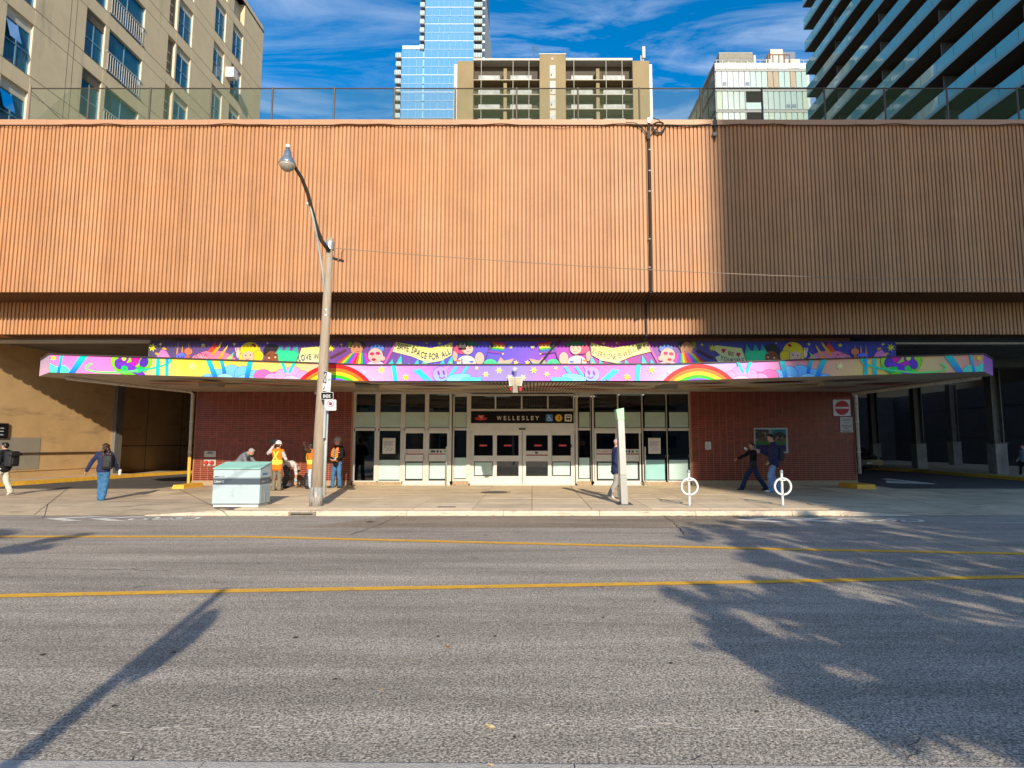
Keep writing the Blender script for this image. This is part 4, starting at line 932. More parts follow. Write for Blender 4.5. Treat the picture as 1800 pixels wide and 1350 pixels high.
for side in (0, 1):
    X = (lambda u: u) if side == 0 else (lambda u: 1834 - u)
    def pl(pts): return [(X(u), v) for u, v in (pts if side == 0 else pts[::-1])]
    S = 1 if side == 0 else -1
    Q.star(X(268), 611, 8, 'e6e06a', 7, .2); Q.star(X(282), 605, 3.5, 'f0e8b0', 4)
    # pink dragon: paw, body, horns
    Q.conv(pl([(275, 626), (284, 614), (293, 618), (299, 628), (306, 640), (300, 652), (290, 650), (284, 632)]), 'e58ac4', 'f2a0cc')
    for u, v in ((276, 622), (289, 613), (281, 633)): Q.ell(X(u), v, 4, 1.8, 'f0b860', rot=20 * S)
    Q.ell(X(375), 640, 42, 24, 'ee8aa6', 'f2a2b8'); Q.ell(X(352), 634, 16, 12, 'f2a0b4')
    for u, v0 in ((311, 601), (320, 600), (330, 602)): Q.shape(pl([(u - 3, 632), (u + 3, 632), (u + 1, 606), (u + 2, v0)]), 'e8d060', 'e8603c')
    Q.ell(X(318), 628, 9, 8, '6f78e0', '8a8cf0'); Q.ell(X(331), 618, 7, 6, 'e88a70')
    for u in (314, 319, 323): Q.ell(X(u), 627, 1.2, 1.4, '2a2a78')
    for u, v, r in ((345, 625, 4), (353, 622, 4), (361, 624, 4)): Q.stroke([(X(u - 3), v + 4), (X(u), v - 2), (X(u + 3), v + 4)], 1.1, 'c84060')
    Q.shape(pl([(365, 618), (378, 601), (381, 608), (376, 620)]), 'c83048', 'e86a50')
    Q.shape(pl([(371, 622), (375, 626), (388, 608), (391, 599)]), 'f2c860', 'f09a50'); Q.shape(pl([(382, 630), (388, 632), (399, 612), (401, 605)]), 'f4d070', 'f0a458')
    Q.shape(pl([(388, 640), (412, 618), (404, 640)]), '60c8a0', 'e8d860'); Q.ell(X(412), 640, 10, 6, 'f2a0b4')
    Q.star(X(357), 607, 4.5, 'f0e070', 5); Q.star(X(412), 605, 3.5, 'f0e8b0', 5); Q.star(X(470), 603, 2.5, 'f0e8d0', 4)
    # waving girl with fair hair
    Q.ell(X(419), 622, 4, 7, 'f6d2c0'); 
    for k in range(4): Q.stroke([(X(415 + k * 2.4), 618), (X(414 + k * 3), 611)], 1.6, 'f6d2c0')
    Q.ell(X(440), 618, 18, 17, 'f0d030', 'f2dc50'); Q.ell(X(454), 626, 9, 10, 'f0d22a'); Q.ell(X(426), 632, 6, 12, 'f2d840')
    Q.ell(X(436), 626, 10, 12, 'f4c8b0'); Q.shape(pl([(425, 622), (429, 610), (444, 612), (447, 620), (436, 617)]), 'f2d840')
    Q.ell(X(432), 625, 1.4, 1.2, '703030'); Q.ell(X(440), 624, 1.4, 1.2, '703030'); Q.arc(X(435), 629, 2.5, 3.6, 'c84858', 20, 160, 6); Q.ell(X(452), 641, 10, 5, '5a80d8'); Q.ell(X(446), 607, 4, 2.5, 'a02838', rot=30)
    # boy with short dark hair
    Q.ell(X(478), 618, 15, 13, '241a1c'); Q.ell(X(478), 633, 13, 16, '8a5030', '94583a')
    Q.ell(X(473), 629, 1.6, 1.4, 'f2e8e0'); Q.ell(X(484), 628, 1.6, 1.4, 'f2e8e0'); Q.stroke([(X(470), 625), (X(475), 624)], 1.2, '1c1214'); Q.stroke([(X(481), 623.5), (X(487), 624)], 1.2, '1c1214'); Q.ell(X(479), 638, 4, 1.5, '3a1a16')
    # green crested back
    for u in (490, 503, 517): Q.shape(pl([(u - 7, 622), (u + 8, 622), (u + 5, 604)]), '3a8a90', '66b0a0')
    Q.conv(pl([(488, 616), (515, 617), (530, 624), (523, 645), (500, 648), (490, 640)]), '5fd69a', '6fe0a6')
    # banner with pole
    Q.shape(pl([(519, 645), (530, 612), (575, 607), (582, 612), (568, 624), (577, 628), (566, 645)]), 'ece69a', 'f6f2d0')
    Q.stroke([(X(518), 645), (X(530), 610)], 1.6, '6a4a58')
    Q.star(X(582), 612, 7, 'eee070', 7); Q.star(X(600), 606, 3.2, 'e8d888', 4)
    # woman in a rainbow shawl
    Q.ell(X(627), 607, 15, 10, '2c1a20'); Q.ell(X(615), 606, 5, 6, '8a8a38'); Q.ell(X(627), 613, 10.5, 12, 'c08a68', 'c89474')
    Q.ell(X(631), 611, 1.5, 1.0, '3a2018'); Q.ell(X(622), 611, 1.5, 1.0, '3a2018'); Q.arc(X(629), 616, 2, 3, '8a4038', 20, 160, 6)
    sh = ['e84038', 'f08a30', 'f2e040', '58c050', '5068d8', 'a050c8', 'e85aa8']
    for k, cc in enumerate(sh * 2):
        a = 583 + k * 5.0; b = 614 + k * 2.1
        Q.shape(pl([(b, 620 - abs(k - 6.5) * -.2), (b + 2.1, 620), (a + 5, 645), (a, 645)]), cc)
    for k in range(6): Q.ell(X(606 - k * 4.6), 616 + k * 2.4, 3.2, 2.4, '5a3038', rot=-30 * S)
    # laughing elder with blue hair and glasses
    Q.ell(X(660), 645, 17, 11, 'ead8f0'); Q.ell(X(663), 613, 12, 8, '6a8ad0'); Q.ell(X(660), 625, 13, 13, 'f2c0b4'); Q.ell(X(673), 630, 4, 4, 'f2c0b4'); Q.ell(X(654), 622, 4, 3, 'd84870'); Q.ell(X(664), 621, 4, 3, 'd84870'); Q.ell(X(657), 632, 4, 2.5, 'a83048')
    Q.stroke([(X(673), 645), (X(697), 600)], 3.5, 'e070b0')
    # flaming crest
    for k in range(8):
        u = 684 + k * 15; hgt = 14 + 8 * math.sin(k * 2.1)
        Q.shape(pl([(u - 9, 650), (u + 9, 650), (u + 6, 645 - hgt)]), '58c8c0', '6ad8d0'); Q.shape(pl([(u - 6, 652), (u + 7, 652), (u + 4, 650 - hgt * .7)]), 'f0b050', 'f2c860')
    # flying banner
    top = [(697, 601), (728, 607), (757, 612), (780, 607), (796, 601)]; bot = [(690, 618), (722, 626), (752, 638), (776, 634), (794, 624)]
    for (a, b), (c, d) in zip(zip(top, top[1:]), zip(bot, bot[1:])): Q.shape(pl([a, b, d, c]), 'e6dc8a', 'f4efc0'); Q.n -= 1
    Q.n += 1
    Q.star(X(773), 604, 4, 'e8d878', 4)
    # young person with a wide green hat, white shirt and rainbow flag
    Q.stroke([(X(797), 650), (X(796), 598)], 1.6, '783a68')
    Q.ell(X(820), 638, 17, 13, 'f0e4d8'); Q.ell(X(800), 625, 4, 10, 'f0b4a8'); Q.ell(X(843), 630, 8, 11, 'f2c2b0'); Q.stroke([(X(812), 630), (X(812), 648)], 2.4, '5a70b8'); Q.ell(X(806), 634, 4, 2, 'e08a50'); Q.ell(X(829), 636, 4, 2, '5a78c8')
    Q.ell(X(812), 613, 14, 9, 'd8587a'); Q.ell(X(822), 612, 10, 11, 'f4c4b4'); Q.ell(X(822), 605, 21, 3.4, '2a6a48'); Q.ell(X(822), 602, 11, 5, '347a52'); Q.ell(X(818), 612, 1.3, 1.0, '502828'); Q.ell(X(826), 612, 1.3, 1.0, '502828'); Q.arc(X(823), 616, 2, 3, 'c04058', 20, 160, 6)
    Q.stroke([(X(851), 640), (X(863), 600)], 1.5, '382040')
    for k, cc in enumerate(('d83a3a', 'f08a30', 'f0d838', '40a84a', '3858c0', '8840a8')): Q.shape(pl([(863 - k * .9, 600 + k * 3.2), (888 - k * .9, 603 + k * 3.2), (888 - k * .9, 606.4 + k * 3.2), (862.4 - k * .9, 603.4 + k * 3.2)]), cc)
    Q.shape(pl([(863, 600), (870, 608), (859, 617)]), '3a2838')
    Q.ell(X(862), 640, 12, 9, '68d0a0'); Q.shape(pl([(870, 645), (880, 628), (886, 634), (904, 630), (894, 645)]), 'f0a050', '60c8d0')
    for su, sv, r in ((898, 610, 4), (884, 622, 2.5), (907, 638, 6), (750, 603, 2.5)): Q.star(X(su), sv, r, 'f0e480', 6, su)
INK = '3c2a4a'
def pathf(pts):
    L_ = [0]
    for a_, b_ in zip(pts, pts[1:]): L_.append(L_[-1] + math.hypot(b_[0] - a_[0], b_[1] - a_[1]))
    def f(k):
        x = k * L_[-1]; i = max(q_ for q_ in range(len(pts) - 1) if L_[q_] <= x + 1e-9); t = (x - L_[i]) / (L_[i + 1] - L_[i]); return (pts[i][0] + (pts[i + 1][0] - pts[i][0]) * t, pts[i][1] + (pts[i + 1][1] - pts[i][1]) * t)
    return f
Q.text('LOVE WINS', pathf([(524, 634), (545, 632), (575, 629)]), 10.5, '4a4a80')
Q.text('SAFE SPACE FOR ALL', pathf([(697, 612.5), (724, 619.5), (748, 631), (764, 632), (780, 628), (793, 621)]), 11, '4a3a50', .0)
Q.text('EVERYONE IS WELCOME', pathf([(1040, 620), (1056, 628), (1078, 633), (1100, 627), (1120, 617), (1139, 612)]), 10, '7a4a50')
Q.text('BE', pathf([(1279, 624), (1290, 627)]), 8, 'a03a58'); Q.text('YOURSELF', pathf([(1266, 632), (1284, 638), (1308, 638)]), 8.5, '5a3a50')
for hu, hv in ((1272, 616), (1298, 623)):
    Q.ell(hu - 1.7, hv - 1, 2.2, 2.2, 'd03058'); Q.ell(hu + 1.7, hv - 1, 2.2, 2.2, 'd03058'); Q.shape([(hu - 3.7, hv), (hu + 3.7, hv), (hu, hv + 5)], 'd03058')
Q.mb.build('mural_band', VIN, ub)
# small dark service box and a leaning conduit on the upper band
MB().pbox(806, 599, 819, 612, YU - .16, .14).build('junction_box', M('box_dark', (.05, .045, .04), .5), ub)
MB().tube([onY(986, 600, YU - .12), onY(975, 606, YU - .14), onY(944, 646, YU - .14)], .035, 8).build('conduit', M('box_dark', (.05, .045, .04)), ub)
# ================================================================== STREET FURNITURE
STEEL = M('galvanised', (.42, .43, .43), .42, metal=.6, var=.15, scale=6)
WHITEP = M('white_sheet', (.70, .69, .66), .45, var=.04, scale=3)
BLK = M('matt_black', (.016, .016, .017), .55, var=.1)
BLKS = M('sign_black', (.010, .010, .011))
def g_at(u, v): return onZ(u, v, GZ)

# ---- utility pole with lamp
pb = g_at(555.5, 889.5); pt = onY(580.5, 419, pb.y)
pole = thing('street_lamp', pb, 'weathered wooden utility pole with a curved arm and round street lamp', 'street lamp')
WOOD = M('weathered_pole', (.385, .300, .215), .85, var=.22, scale=3, bump=.35, bscale=30, stretch=(6, 6, .7), stain=((.24, .17, .11), 5, .58, .74, (5, 5, .6)))
def pp(k): return pb.lerp(pt, k)
MB().tube([pp(0), pp(.33), pp(.66), pp(1)], [.165, .145, .118, .092], 16).build('shaft', WOOD, pole, smooth=True)
MB().tube([pp(-.002), pp(.068)], [.172, .166], 16).build('base_wrap', M('rusty_wrap', (.40, .39, .36), .6, metal=.2, var=.2, scale=6, stain=((.23, .10, .045), 4, .50, .60, (4, 4, 1))), pole, smooth=True)
for k in (.055, .115, .175, .24, .29, .355, .40, .70, .72): MB().tube([pp(k), pp(k + .004)], [.160 - .06 * k] * 2, 16).build('strap', STEEL, pole)
MB().tube([pp(.038) + Vector((.20, -.03, 0)), pp(.2) + Vector((.185, -.03, 0)), pp(.45) + Vector((.16, -.03, 0))], .042, 10).build('conduit', M('grey_conduit', (.44, .47, .45), .5), pole, smooth=True)
lampc = onY(505, 287, pb.y - 2.1)
A = pp(.955) + Vector((-.05, -.1, 0)); arm = []
for u, v, dy in ((578, 440, .12), (566, 424, .35), (557, 402, .6), (549, 372, .95), (541, 340, 1.3), (530, 312, 1.65), (517, 292, 1.95), (509, 286, 2.1)): arm.append(onY(u, v, pb.y - dy))
MB().tube(arm, [.055, .055, .055, .052, .048, .045, .042, .042], 10).build('arm', M('arm_bronze', (.085, .072, .055), .5, metal=.4), pole, smooth=True)
MB().tube([onY(543, 350, pb.y - 1.2), onY(556, 410, pb.y - .6), onY(566, 470, pb.y - .2), pp(.72)], .028, 8).build('brace', M('grey_conduit', (.4, .4, .4)), pole, smooth=True)
r = .185
lh = MB().lathe(lampc + Vector((0, 0, 0)), [(.02, .40), (.05, .395), (.055, .31), (.085, .30), (.095, .18), (.12, .14), (.175, .07), (.195, 0), (.20, -.02)], 24).build('lamp_head', M('lamp_metal', (.50, .52, .53), .3, metal=.8, var=.1, scale=8), pole, smooth=True)
MB().lathe(lampc, [(.192, -.02), (.18, -.08), (.145, -.14), (.08, -.19), (.02, -.205)], 24).build('lamp_bowl', M('lamp_bowl', (.36, .32, .25), .15, var=.15, scale=20, spec=.8), lh, smooth=True)
MB().cyl(lampc + Vector((0, 0, .395)), lampc + Vector((0, 0, .46)), .055).build('photocell', WHITEP, lh)
MB().tube([pp(.955), pp(.985)], [.115, .115], 14).build('bracket', STEEL, pole)
MB().ell(onY(541, 358, pb.y - 1.1), .04).build('insulator', WHITEP, pole)
for u, v in ((589, 455), (600, 458)): MB().cyl(onY(u, v, pb.y) + Vector((-.06, 0, .02)), onY(u, v, pb.y) + Vector((.06, 0, -.02)), .035).build('cable_splice', BLK, pole)
MB().tube([onY(583, 441, pb.y), onY(586, 452, pb.y), onY(594, 460, pb.y), onY(600, 458, pb.y), onY(600, 444, pb.y), onY(605, 440, pb.y)], .008, 6).build('cable_loop', BLK, pole)
# overhead service cable
cab = []; c0 = onY(586, 436, pb.y); c1 = onY(2300, 500, pb.y + 1.0)
for k in range(41):
    t = k / 40; u = 586 + t * 1714; v = 436 + 55 * (1 - (1 - min(t / .62, 1)) ** 1.6) + (t - .62) * 10 * (t > .62); cab.append(onY(u, v, pb.y + t))
tag(MB().tube(cab, .011, 6).build('service_cable', M('cable_tan', (.30, .22, .15), .6)), 'thin overhead cable sagging from the utility pole across the corrugated wall', 'cable')

# ---- signs on the pole
def board(name, uv, Y, th, mat, parent=None, yaw=0.): return MB().prism([onY(u, v, Y) for u, v in uv], (0, th, 0)).build(name, mat, parent, fix=True)
ysn = pb.y - .26
s1 = board('cycle_lane_sign', [(568.8, 651), (582.4, 656), (580.5, 690), (566.8, 686.3)], ysn, .006, WHITEP); WL[s1.name] = s1.location.copy()
tag(s1, 'narrow white and purple reserved cycle lane sign on the utility pole', 'sign')
y_ = ysn - .003
PURP = M('sign_purple', (.045, .022, .07), .45, var=.03)
mb = MB(); mb.poly(PX([(569.2, 652), (575, 654), (573.6, 674.6), (567.8, 672.8)], y_)); mb.build('purple_panel', PURP, s1)
mb = MB(); stroke(mb, [(572, 656), (573.6, 663), (571, 672), (569.4, 664), (572, 656)], .9, y_ - .002); mb.build('diamond', WHITEP, s1)
mb = MB(); stroke(mb, [(571.8, 677.5), (569.2, 684.5)], 1.1, y_); mb.poly(PX([(567.8, 682), (571, 684), (568.2, 685.6)], y_ - .001)); 
text3(mb, 'THIS', onY(574.8, 681.8, y_), (.98, 0, -.18), (0, 0, 1), .036, .062); text3(mb, 'LANE', onY(574.6, 687.2, y_), (.98, 0, -.18), (0, 0, 1), .036, .062)
mb.build('arrow_and_words', BLKS, s1)
mb = MB()
for cu_, cv_ in ((577.4, 668.4), (580, 667.6)):
    for k in range(10):
        t0, t1 = 2 * math.pi * k / 10, 2 * math.pi * (k + 1) / 10
        mb.poly(PX([(cu_ + q * math.cos(t), cv_ + q * 1.2 * math.sin(t)) for t, q in ((t0, .8), (t0, 1.2), (t1, 1.2), (t1, .8))], y_))
stroke(mb, [(577.4, 668.4), (578, 665.6), (579.4, 665.4), (580, 667.6)], .5, y_ - .001); mb.build('cycle_symbol', BLKS, s1)
s2 = MB().prism([onY(u, v, ysn + .02) for u, v in rr_pts(563.8, 689.4, 586, 702, 1.8)], (0, .008, 0)).build('ends_sign', WHITEP, None, fix=True); WL[s2.name] = s2.location.copy()
tag(s2, 'small black ENDS sign with a white border on the utility pole', 'sign')
MB().poly(PX(rr_pts(564.4, 690, 585.4, 701.4, 1.5), ysn + .017)).build('panel', BLKS, s2)
mb = MB(); text3(mb, 'ENDS', onY(567.6, 699, ysn + .014), (1, 0, 0), (0, 0, 1), .085, .195, bold=.03); mb.build('lettering', WHITEP, s2)
s3 = MB().prism([onY(u, v, ysn + .01) for u, v in rr_pts(573, 702.5, 591, 721.5, 1.5)], (0, .006, 0)).build('no_stopping_sign', M('sign_white', (.78, .77, .75), .4, var=.03), None, fix=True); WL[s3.name] = s3.location.copy()
tag(s3, 'square white no stopping sign with a red ring on the utility pole', 'sign')
mb = MB()
for k in range(24):
    t0, t1 = 2 * math.pi * k / 24, 2 * math.pi * (k + 1) / 24
    mb.poly(PX([(581 + q * math.cos(t), 709.8 + q * math.sin(t)) for t, q in ((t0, 4.9), (t0, 6.1), (t1, 6.1), (t1, 4.9))], ysn + .006))
stroke(mb, [(577, 705.8), (585, 713.8)], 1.1, ysn + .003); mb.build('red_ring', M('sign_red2', (.50, .05, .07), .45, var=.03), s3)
mb = MB(); mb.poly(PX(disc(581, 709.8, 3.0), ysn + .0075)); mb.poly(PX([(573.8, 717), (575.2, 716), (575.2, 718.2)], ysn + .006)); mb.poly(PX([(588.6, 717), (587.2, 716), (587.2, 718.2)], ysn + .006)); mb.build('symbol', M('symbol_maroon', (.09, .02, .03), .5), s3)
MB().prism([onY(u, v, pb.y - .20) for u, v in ((566.2, 701.5), (570.6, 701.5), (570.6, 709), (566.2, 709))], (0, .08, 0)).build('sign_bracket', BLK, pole, fix=True)
MB().tube([onY(572.5, 702, pb.y - .22), onY(571, 725, pb.y - .22), onY(569.5, 770, pb.y - .2)], .035, 8).build('conduit', M('grey_conduit', (.4, .4, .4)), pole)

# ---- litter bin
b0, b1 = g_at(373, 891.5), g_at(454.3, 891.5)
bx0, bx1, by0 = b0.x, b1.x, b0.y; bd = .62
hz = lambda v: onY(410, v, by0).z
bn = thing('litter_bin', ((bx0 + bx1) / 2, by0 + bd / 2, GZ), 'large pale grey street litter bin with a mint green sloping lid', 'litter bin')
BG = M('bin_grey', (.46, .54, .55), .42, var=.05, scale=3, stain=((.30, .35, .35), 5, .60, .74, (1, 1, 1)))
BGS = M('bin_side', (.42, .50, .50), .45, var=.05, scale=3)
MB().box(bx0 + .01, bx1 - .02, by0 + .02, by0 + bd - .02, GZ, hz(886.8)).build('foot', M('bin_foot', (.58, .62, .60), .5), bn)
MB().box(bx0 - .005, bx1 + .012, by0 + .0, by0 + bd + .01, hz(886.6), hz(885.4)).build('dark_gap', M('bin_band', (.075, .095, .115), .4, var=.04), bn)
MB().box(bx0 - .01, bx1 + .015, by0 - .004, by0 + bd, hz(885.3), hz(852)).build('lower_cabinet', BG, bn)
MB().box(bx0 - .006, bx1 + .018, by0 - .008, by0 + bd, hz(851.8), hz(841.8)).build('name_band', M('bin_band', (.075, .095, .115)), bn)
MB().box(bx0 - .01, bx1 + .012, by0 + .004, by0 + bd, hz(841.6), hz(839.8)).build('recess_strip', M('bin_dark', (.22, .26, .26), .5), bn)
zl, zbk = hz(825), onY(440, 811.5, by0 + bd).z - .05
mb = MB(); mb._add([(bx0 - .008, by0, hz(839.6)), (bx1 + .014, by0, hz(839.6)), (bx1 + .014, by0 + bd, hz(839.6)), (bx0 - .008, by0 + bd, hz(839.6)), (bx0 - .008, by0, zl), (bx1 + .014, by0, zl), (bx1 + .014, by0 + bd, zbk), (bx0 - .008, by0 + bd, zbk)],
                   [(0, 3, 2, 1), (4, 5, 6, 7), (0, 1, 5, 4), (1, 2, 6, 5), (2, 3, 7, 6), (3, 0, 4, 7)]); mb.build('upper_cabinet', BG, bn)
mb = MB(); o_ = .02
mb._add([(bx0 - .02, by0 - .03, zl + .012), (bx1 + .025, by0 - .03, zl + .012), (bx1 + .025, by0 + bd + .02, zbk + .025), (bx0 - .02, by0 + bd + .02, zbk + .025), (bx0 - .02, by0 - .03, zl + .03), (bx1 + .025, by0 - .03, zl + .03), (bx1 + .025, by0 + bd + .02, zbk + .05), (bx0 - .02, by0 + bd + .02, zbk + .05)],
        [(0, 3, 2, 1), (4, 5, 6, 7), (0, 1, 5, 4), (1, 2, 6, 5), (2, 3, 7, 6), (3, 0, 4, 7)])
mb.build('lid', M('mint_lid', (.36, .70, .56), .4, var=.08, scale=4, spec=.5), bn)
MB().box(bx0 - .004, bx1 + .02, by0 - .012, by0 + .05, zl - .004, zl + .011).build('lid_seal', M('bin_band', (.05, .07, .08)), bn)
mb = MB(); text3(mb, 'Litter', onY(376.8, 848.2, by0 - .011), (1, 0, 0), (0, 0, 1), .062, .175, bold=.02)
text3(mb, 'Litter', (bx1 + .021, by0 + .08, hz(848.4)), (0, 1, 0), (0, 0, 1), .055, .2, bold=.02)
for c, ex in ((onY(391.6, 846.4, by0 - .011), Vector((1, 0, 0))), (Vector((bx1 + .021, by0 + .42, hz(846.4))), Vector((0, 1, 0)))):
    for k in range(3):
        t = math.radians(90 + 120 * k); q = lambda a, r: c + ex * (r * math.cos(a)) + Vector((0, 0, r * math.sin(a)))
        mb.quad(q(t - .8, .022), q(t - .8, .036), q(t + .6, .036), q(t + .6, .022))
mb.build('lettering', WHITEP, bn)
mb = MB(); mb.pbox(378, 837, 381, 838.6, by0 - .002, .001); mb.pbox(381.6, 837.2, 386, 838.4, by0 - .002, .001); mb.pbox(387.5, 837.6, 395, 838.3, by0 - .002, .001); mb.build('small_print', BLK, bn)
MB().box(bx1 + .0145, bx1 + .018, by0 + .13, by0 + .42, hz(835.4), hz(832)).build('blue_sticker', M('sticker_blue', (.06, .19, .36), .5), bn)
for i in range(9): MB().box(bx1 + .013, bx1 + .024, by0 + .05, by0 + bd - .06, hz(880.5 - i * 3.2), hz(880.5 - i * 3.2) + .012).build('louvre', BGS, bn)
MB().box(bx1 + .024, bx1 + .036, by0 + .27, by0 + .29, hz(882), hz(866)).build('latch', STEEL, bn)

# ---- slim information pillar
q0 = g_at(1096.5, 887.5); Y0 = q0.y
pil = thing('information_pillar', q0, 'slim pale metal wayfinding pillar with a light green top', 'pillar')
zz = lambda v: onY(1096, v, Y0).z
PM = M('pillar_metal', (.40, .39, .35), .4, metal=.25, var=.07, scale=4)
xa, xb = onY(1092.6, 880, Y0).x, onY(1104.2, 880, Y0).x
lean = -.03
def pr(z0, z1, dx0, dx1, mat, nm, dep=.40, inset=0):
    mb = MB(); s0, s1 = lean * (z0 - GZ), lean * (z1 - GZ)
    mb._add([(xa + s0 + inset, Y0, z0), (xb + s0 - inset, Y0, z0), (xb + s0 - inset, Y0 + dep, z0), (xa + s0 + inset, Y0 + dep, z0), (xa + s1 + inset, Y0, z1), (xb + s1 - inset, Y0, z1), (xb + s1 - inset, Y0 + dep, z1), (xa + s1 + inset, Y0 + dep, z1)],
            [(0, 3, 2, 1), (4, 5, 6, 7), (0, 1, 5, 4), (1, 2, 6, 5), (2, 3, 7, 6), (3, 0, 4, 7)])
    return mb.build(nm, mat, pil)
pr(GZ, zz(835), 0, 0, PM, 'lower_section'); pr(zz(834.6), zz(738.5), 0, 0, M('pillar_panel', (.47, .455, .41), .4, metal=.2, var=.05, scale=4), 'upper_section', .40, .004)
zt_ = zz(738); s0 = lean * (zt_ - GZ); z2 = zz(717.5); s1 = lean * (z2 - GZ)
mb = MB(); mb._add([(xa + s0, Y0 - .002, zt_), (xb + s0, Y0 - .002, zt_), (xb + s0, Y0 + .402, zt_), (xa + s0, Y0 + .402, zt_), (xa + s1 - .03, Y0 - .002, z2 - .03), (xb + s1, Y0 - .002, z2 + .01), (xb + s1, Y0 + .402, z2 + .01), (xa + s1 - .03, Y0 + .402, z2 - .03)],
                   [(0, 3, 2, 1), (4, 5, 6, 7), (0, 1, 5, 4), (1, 2, 6, 5), (2, 3, 7, 6), (3, 0, 4, 7)])
mb.build('green_cap', M('pillar_green', (.42, .72, .40), .35, var=.04), pil)
MB().box(xa - .10, xb + .12, Y0 - .10, Y0 + .52, GZ, GZ + .02).build('base_plate', M('dark_plate', (.09, .085, .08), .6), pil)

# ---- post-and-ring cycle stands
RINGM = M('ring_cast', (.66, .68, .66), .45, metal=.2, var=.08, scale=10)
def ring_stand(u, lab):
    p = g_at(u, 888.5); r_ = thing('cycle_stand', p, lab, 'cycle stand', 'post and ring cycle stands')
    k = p.y / F
    MB().cyl(p, p + Vector((0, 0, 56 * k)), .034, .034, 14).build('post', RINGM, r_, smooth=False)
    MB().lathe(p + Vector((0, 0, 56 * k)), [(.036, 0), (.044, .01), (.044, .04), (.03, .07), (.012, .085)], 14).build('cap', STEEL, r_)
    c = p + Vector((0, -.045, 33 * k)); R_ = 14 * k; n = 32; vs = []; mb = MB()
    for i in range(n):
        t = 2 * math.pi * i / n
        for rr_, yy in ((R_ - .022, -.03), (R_ + .022, -.03), (R_ + .022, .03), (R_ - .022, .03)): mb.v.append(c + Vector((rr_ * math.cos(t), yy, rr_ * math.sin(t))))
    for i in range(n):
        for j in range(4): mb.f.append((i * 4 + j, ((i + 1) % n) * 4 + j, ((i + 1) % n) * 4 + (j + 1) % 4, i * 4 + (j + 1) % 4))
    mb.build('ring', RINGM, r_, fix=True)
    MB().lathe(p, [(.10, 0), (.10, .012), (.05, .02)], 14).build('base_flange', STEEL, r_)
    for z_ in (19.5, 46): MB().cyl(c + Vector((0, -.036, (z_ - 33) * k)), c + Vector((0, -.03, (z_ - 33) * k)), .013).build('bolt', BLK, r_)
    mb = MB(); mb._add([c + Vector((x_ * k * 1, -.032, z_ * k)) for x_, z_ in ((-8, 11.5), (8, 11.5), (4, 9.6), (-4, 9.6))], [(0, 1, 2, 3)]); mb.build('web_plate', RINGM, r_)
ring_stand(1212, 'white post and ring cycle stand between the information pillar and the other stand')
ring_stand(1376, 'white post and ring cycle stand in front of the walking man in light jeans')
# ---- stainless guard posts by the swing doors
for u, lab in ((784, 'slim stainless guard post beside the swing doors next to the utility pole side'), (1135, 'slim stainless guard post beside the swing doors next to the teal window film')):
    p = g_at(u, 854); gp = MB().lathe(p, [(.05, 0), (.05, .01), (.032, .012), (.032, 1.5), (.02, 1.52)], 14).build('guard_post', M('stainless', (.55, .53, .48), .3, metal=.8), None, smooth=False); tag(gp, lab, 'post')

# ---- beacon cluster on the canopy edge
yb_ = YC - .12
bc = thing('warning_beacon', onY(906, 671, yb_), 'white sign-shaped beacon box with red lenses and a lamp on the canopy edge', 'beacon')
MB().prism([onY(u, v, yb_ - .1) for u, v in ((893, 662.5), (919.8, 662.5), (917, 678.5), (912.6, 677.5), (899.6, 677.6), (895.6, 679))], (0, .2, 0)).build('box', M('beacon_white', (.66, .62, .54), .5, var=.05), bc, fix=True)
MB().prism([onY(u, v, yb_ - .105) for u, v in ((894.8, 664), (917.8, 664), (915.6, 676.4), (897, 676.4))], (0, .004, 0)).build('slatted_panel', M('beacon_cream', (.45, .38, .26), .6, var=.35, scale=22, stretch=(.2, 1, 3)), bc, fix=True)
MB().prism([onY(u, v, yb_ - .12) for u, v in ((901.6, 677), (909, 676.4), (910.6, 690), (901, 690))], (0, .22, 0)).build('bracket', M('beacon_grey', (.30, .26, .20), .6), bc, fix=True)
for q in (((896.4, 681.5), (899.4, 680), (899.6, 687), (897.6, 687.6)), ((912.2, 680.4), (917.4, 679.6), (917, 686.8), (912.8, 687))):
    MB().prism([onY(u, v, yb_ - .11) for u, v in q], (0, .15, 0)).build('red_lens', M('lens_red', (.55, .01, .012), .2, spec=.7), bc, fix=True)
MB().cyl(onY(905.6, 662, yb_), onY(906.2, 651, yb_), .03).build('stem', BLK, bc); MB().ell(onY(904.4, 650, yb_ - .05), (.066, .066, .066)).build('lamp', M('lamp_frost', (.62, .62, .60), .3), bc, smooth=True)
MB().cyl(onY(905.6, 676, yb_ - .12), onY(905.4, 650, yb_ - .12), .012).build('rod', STEEL, bc)

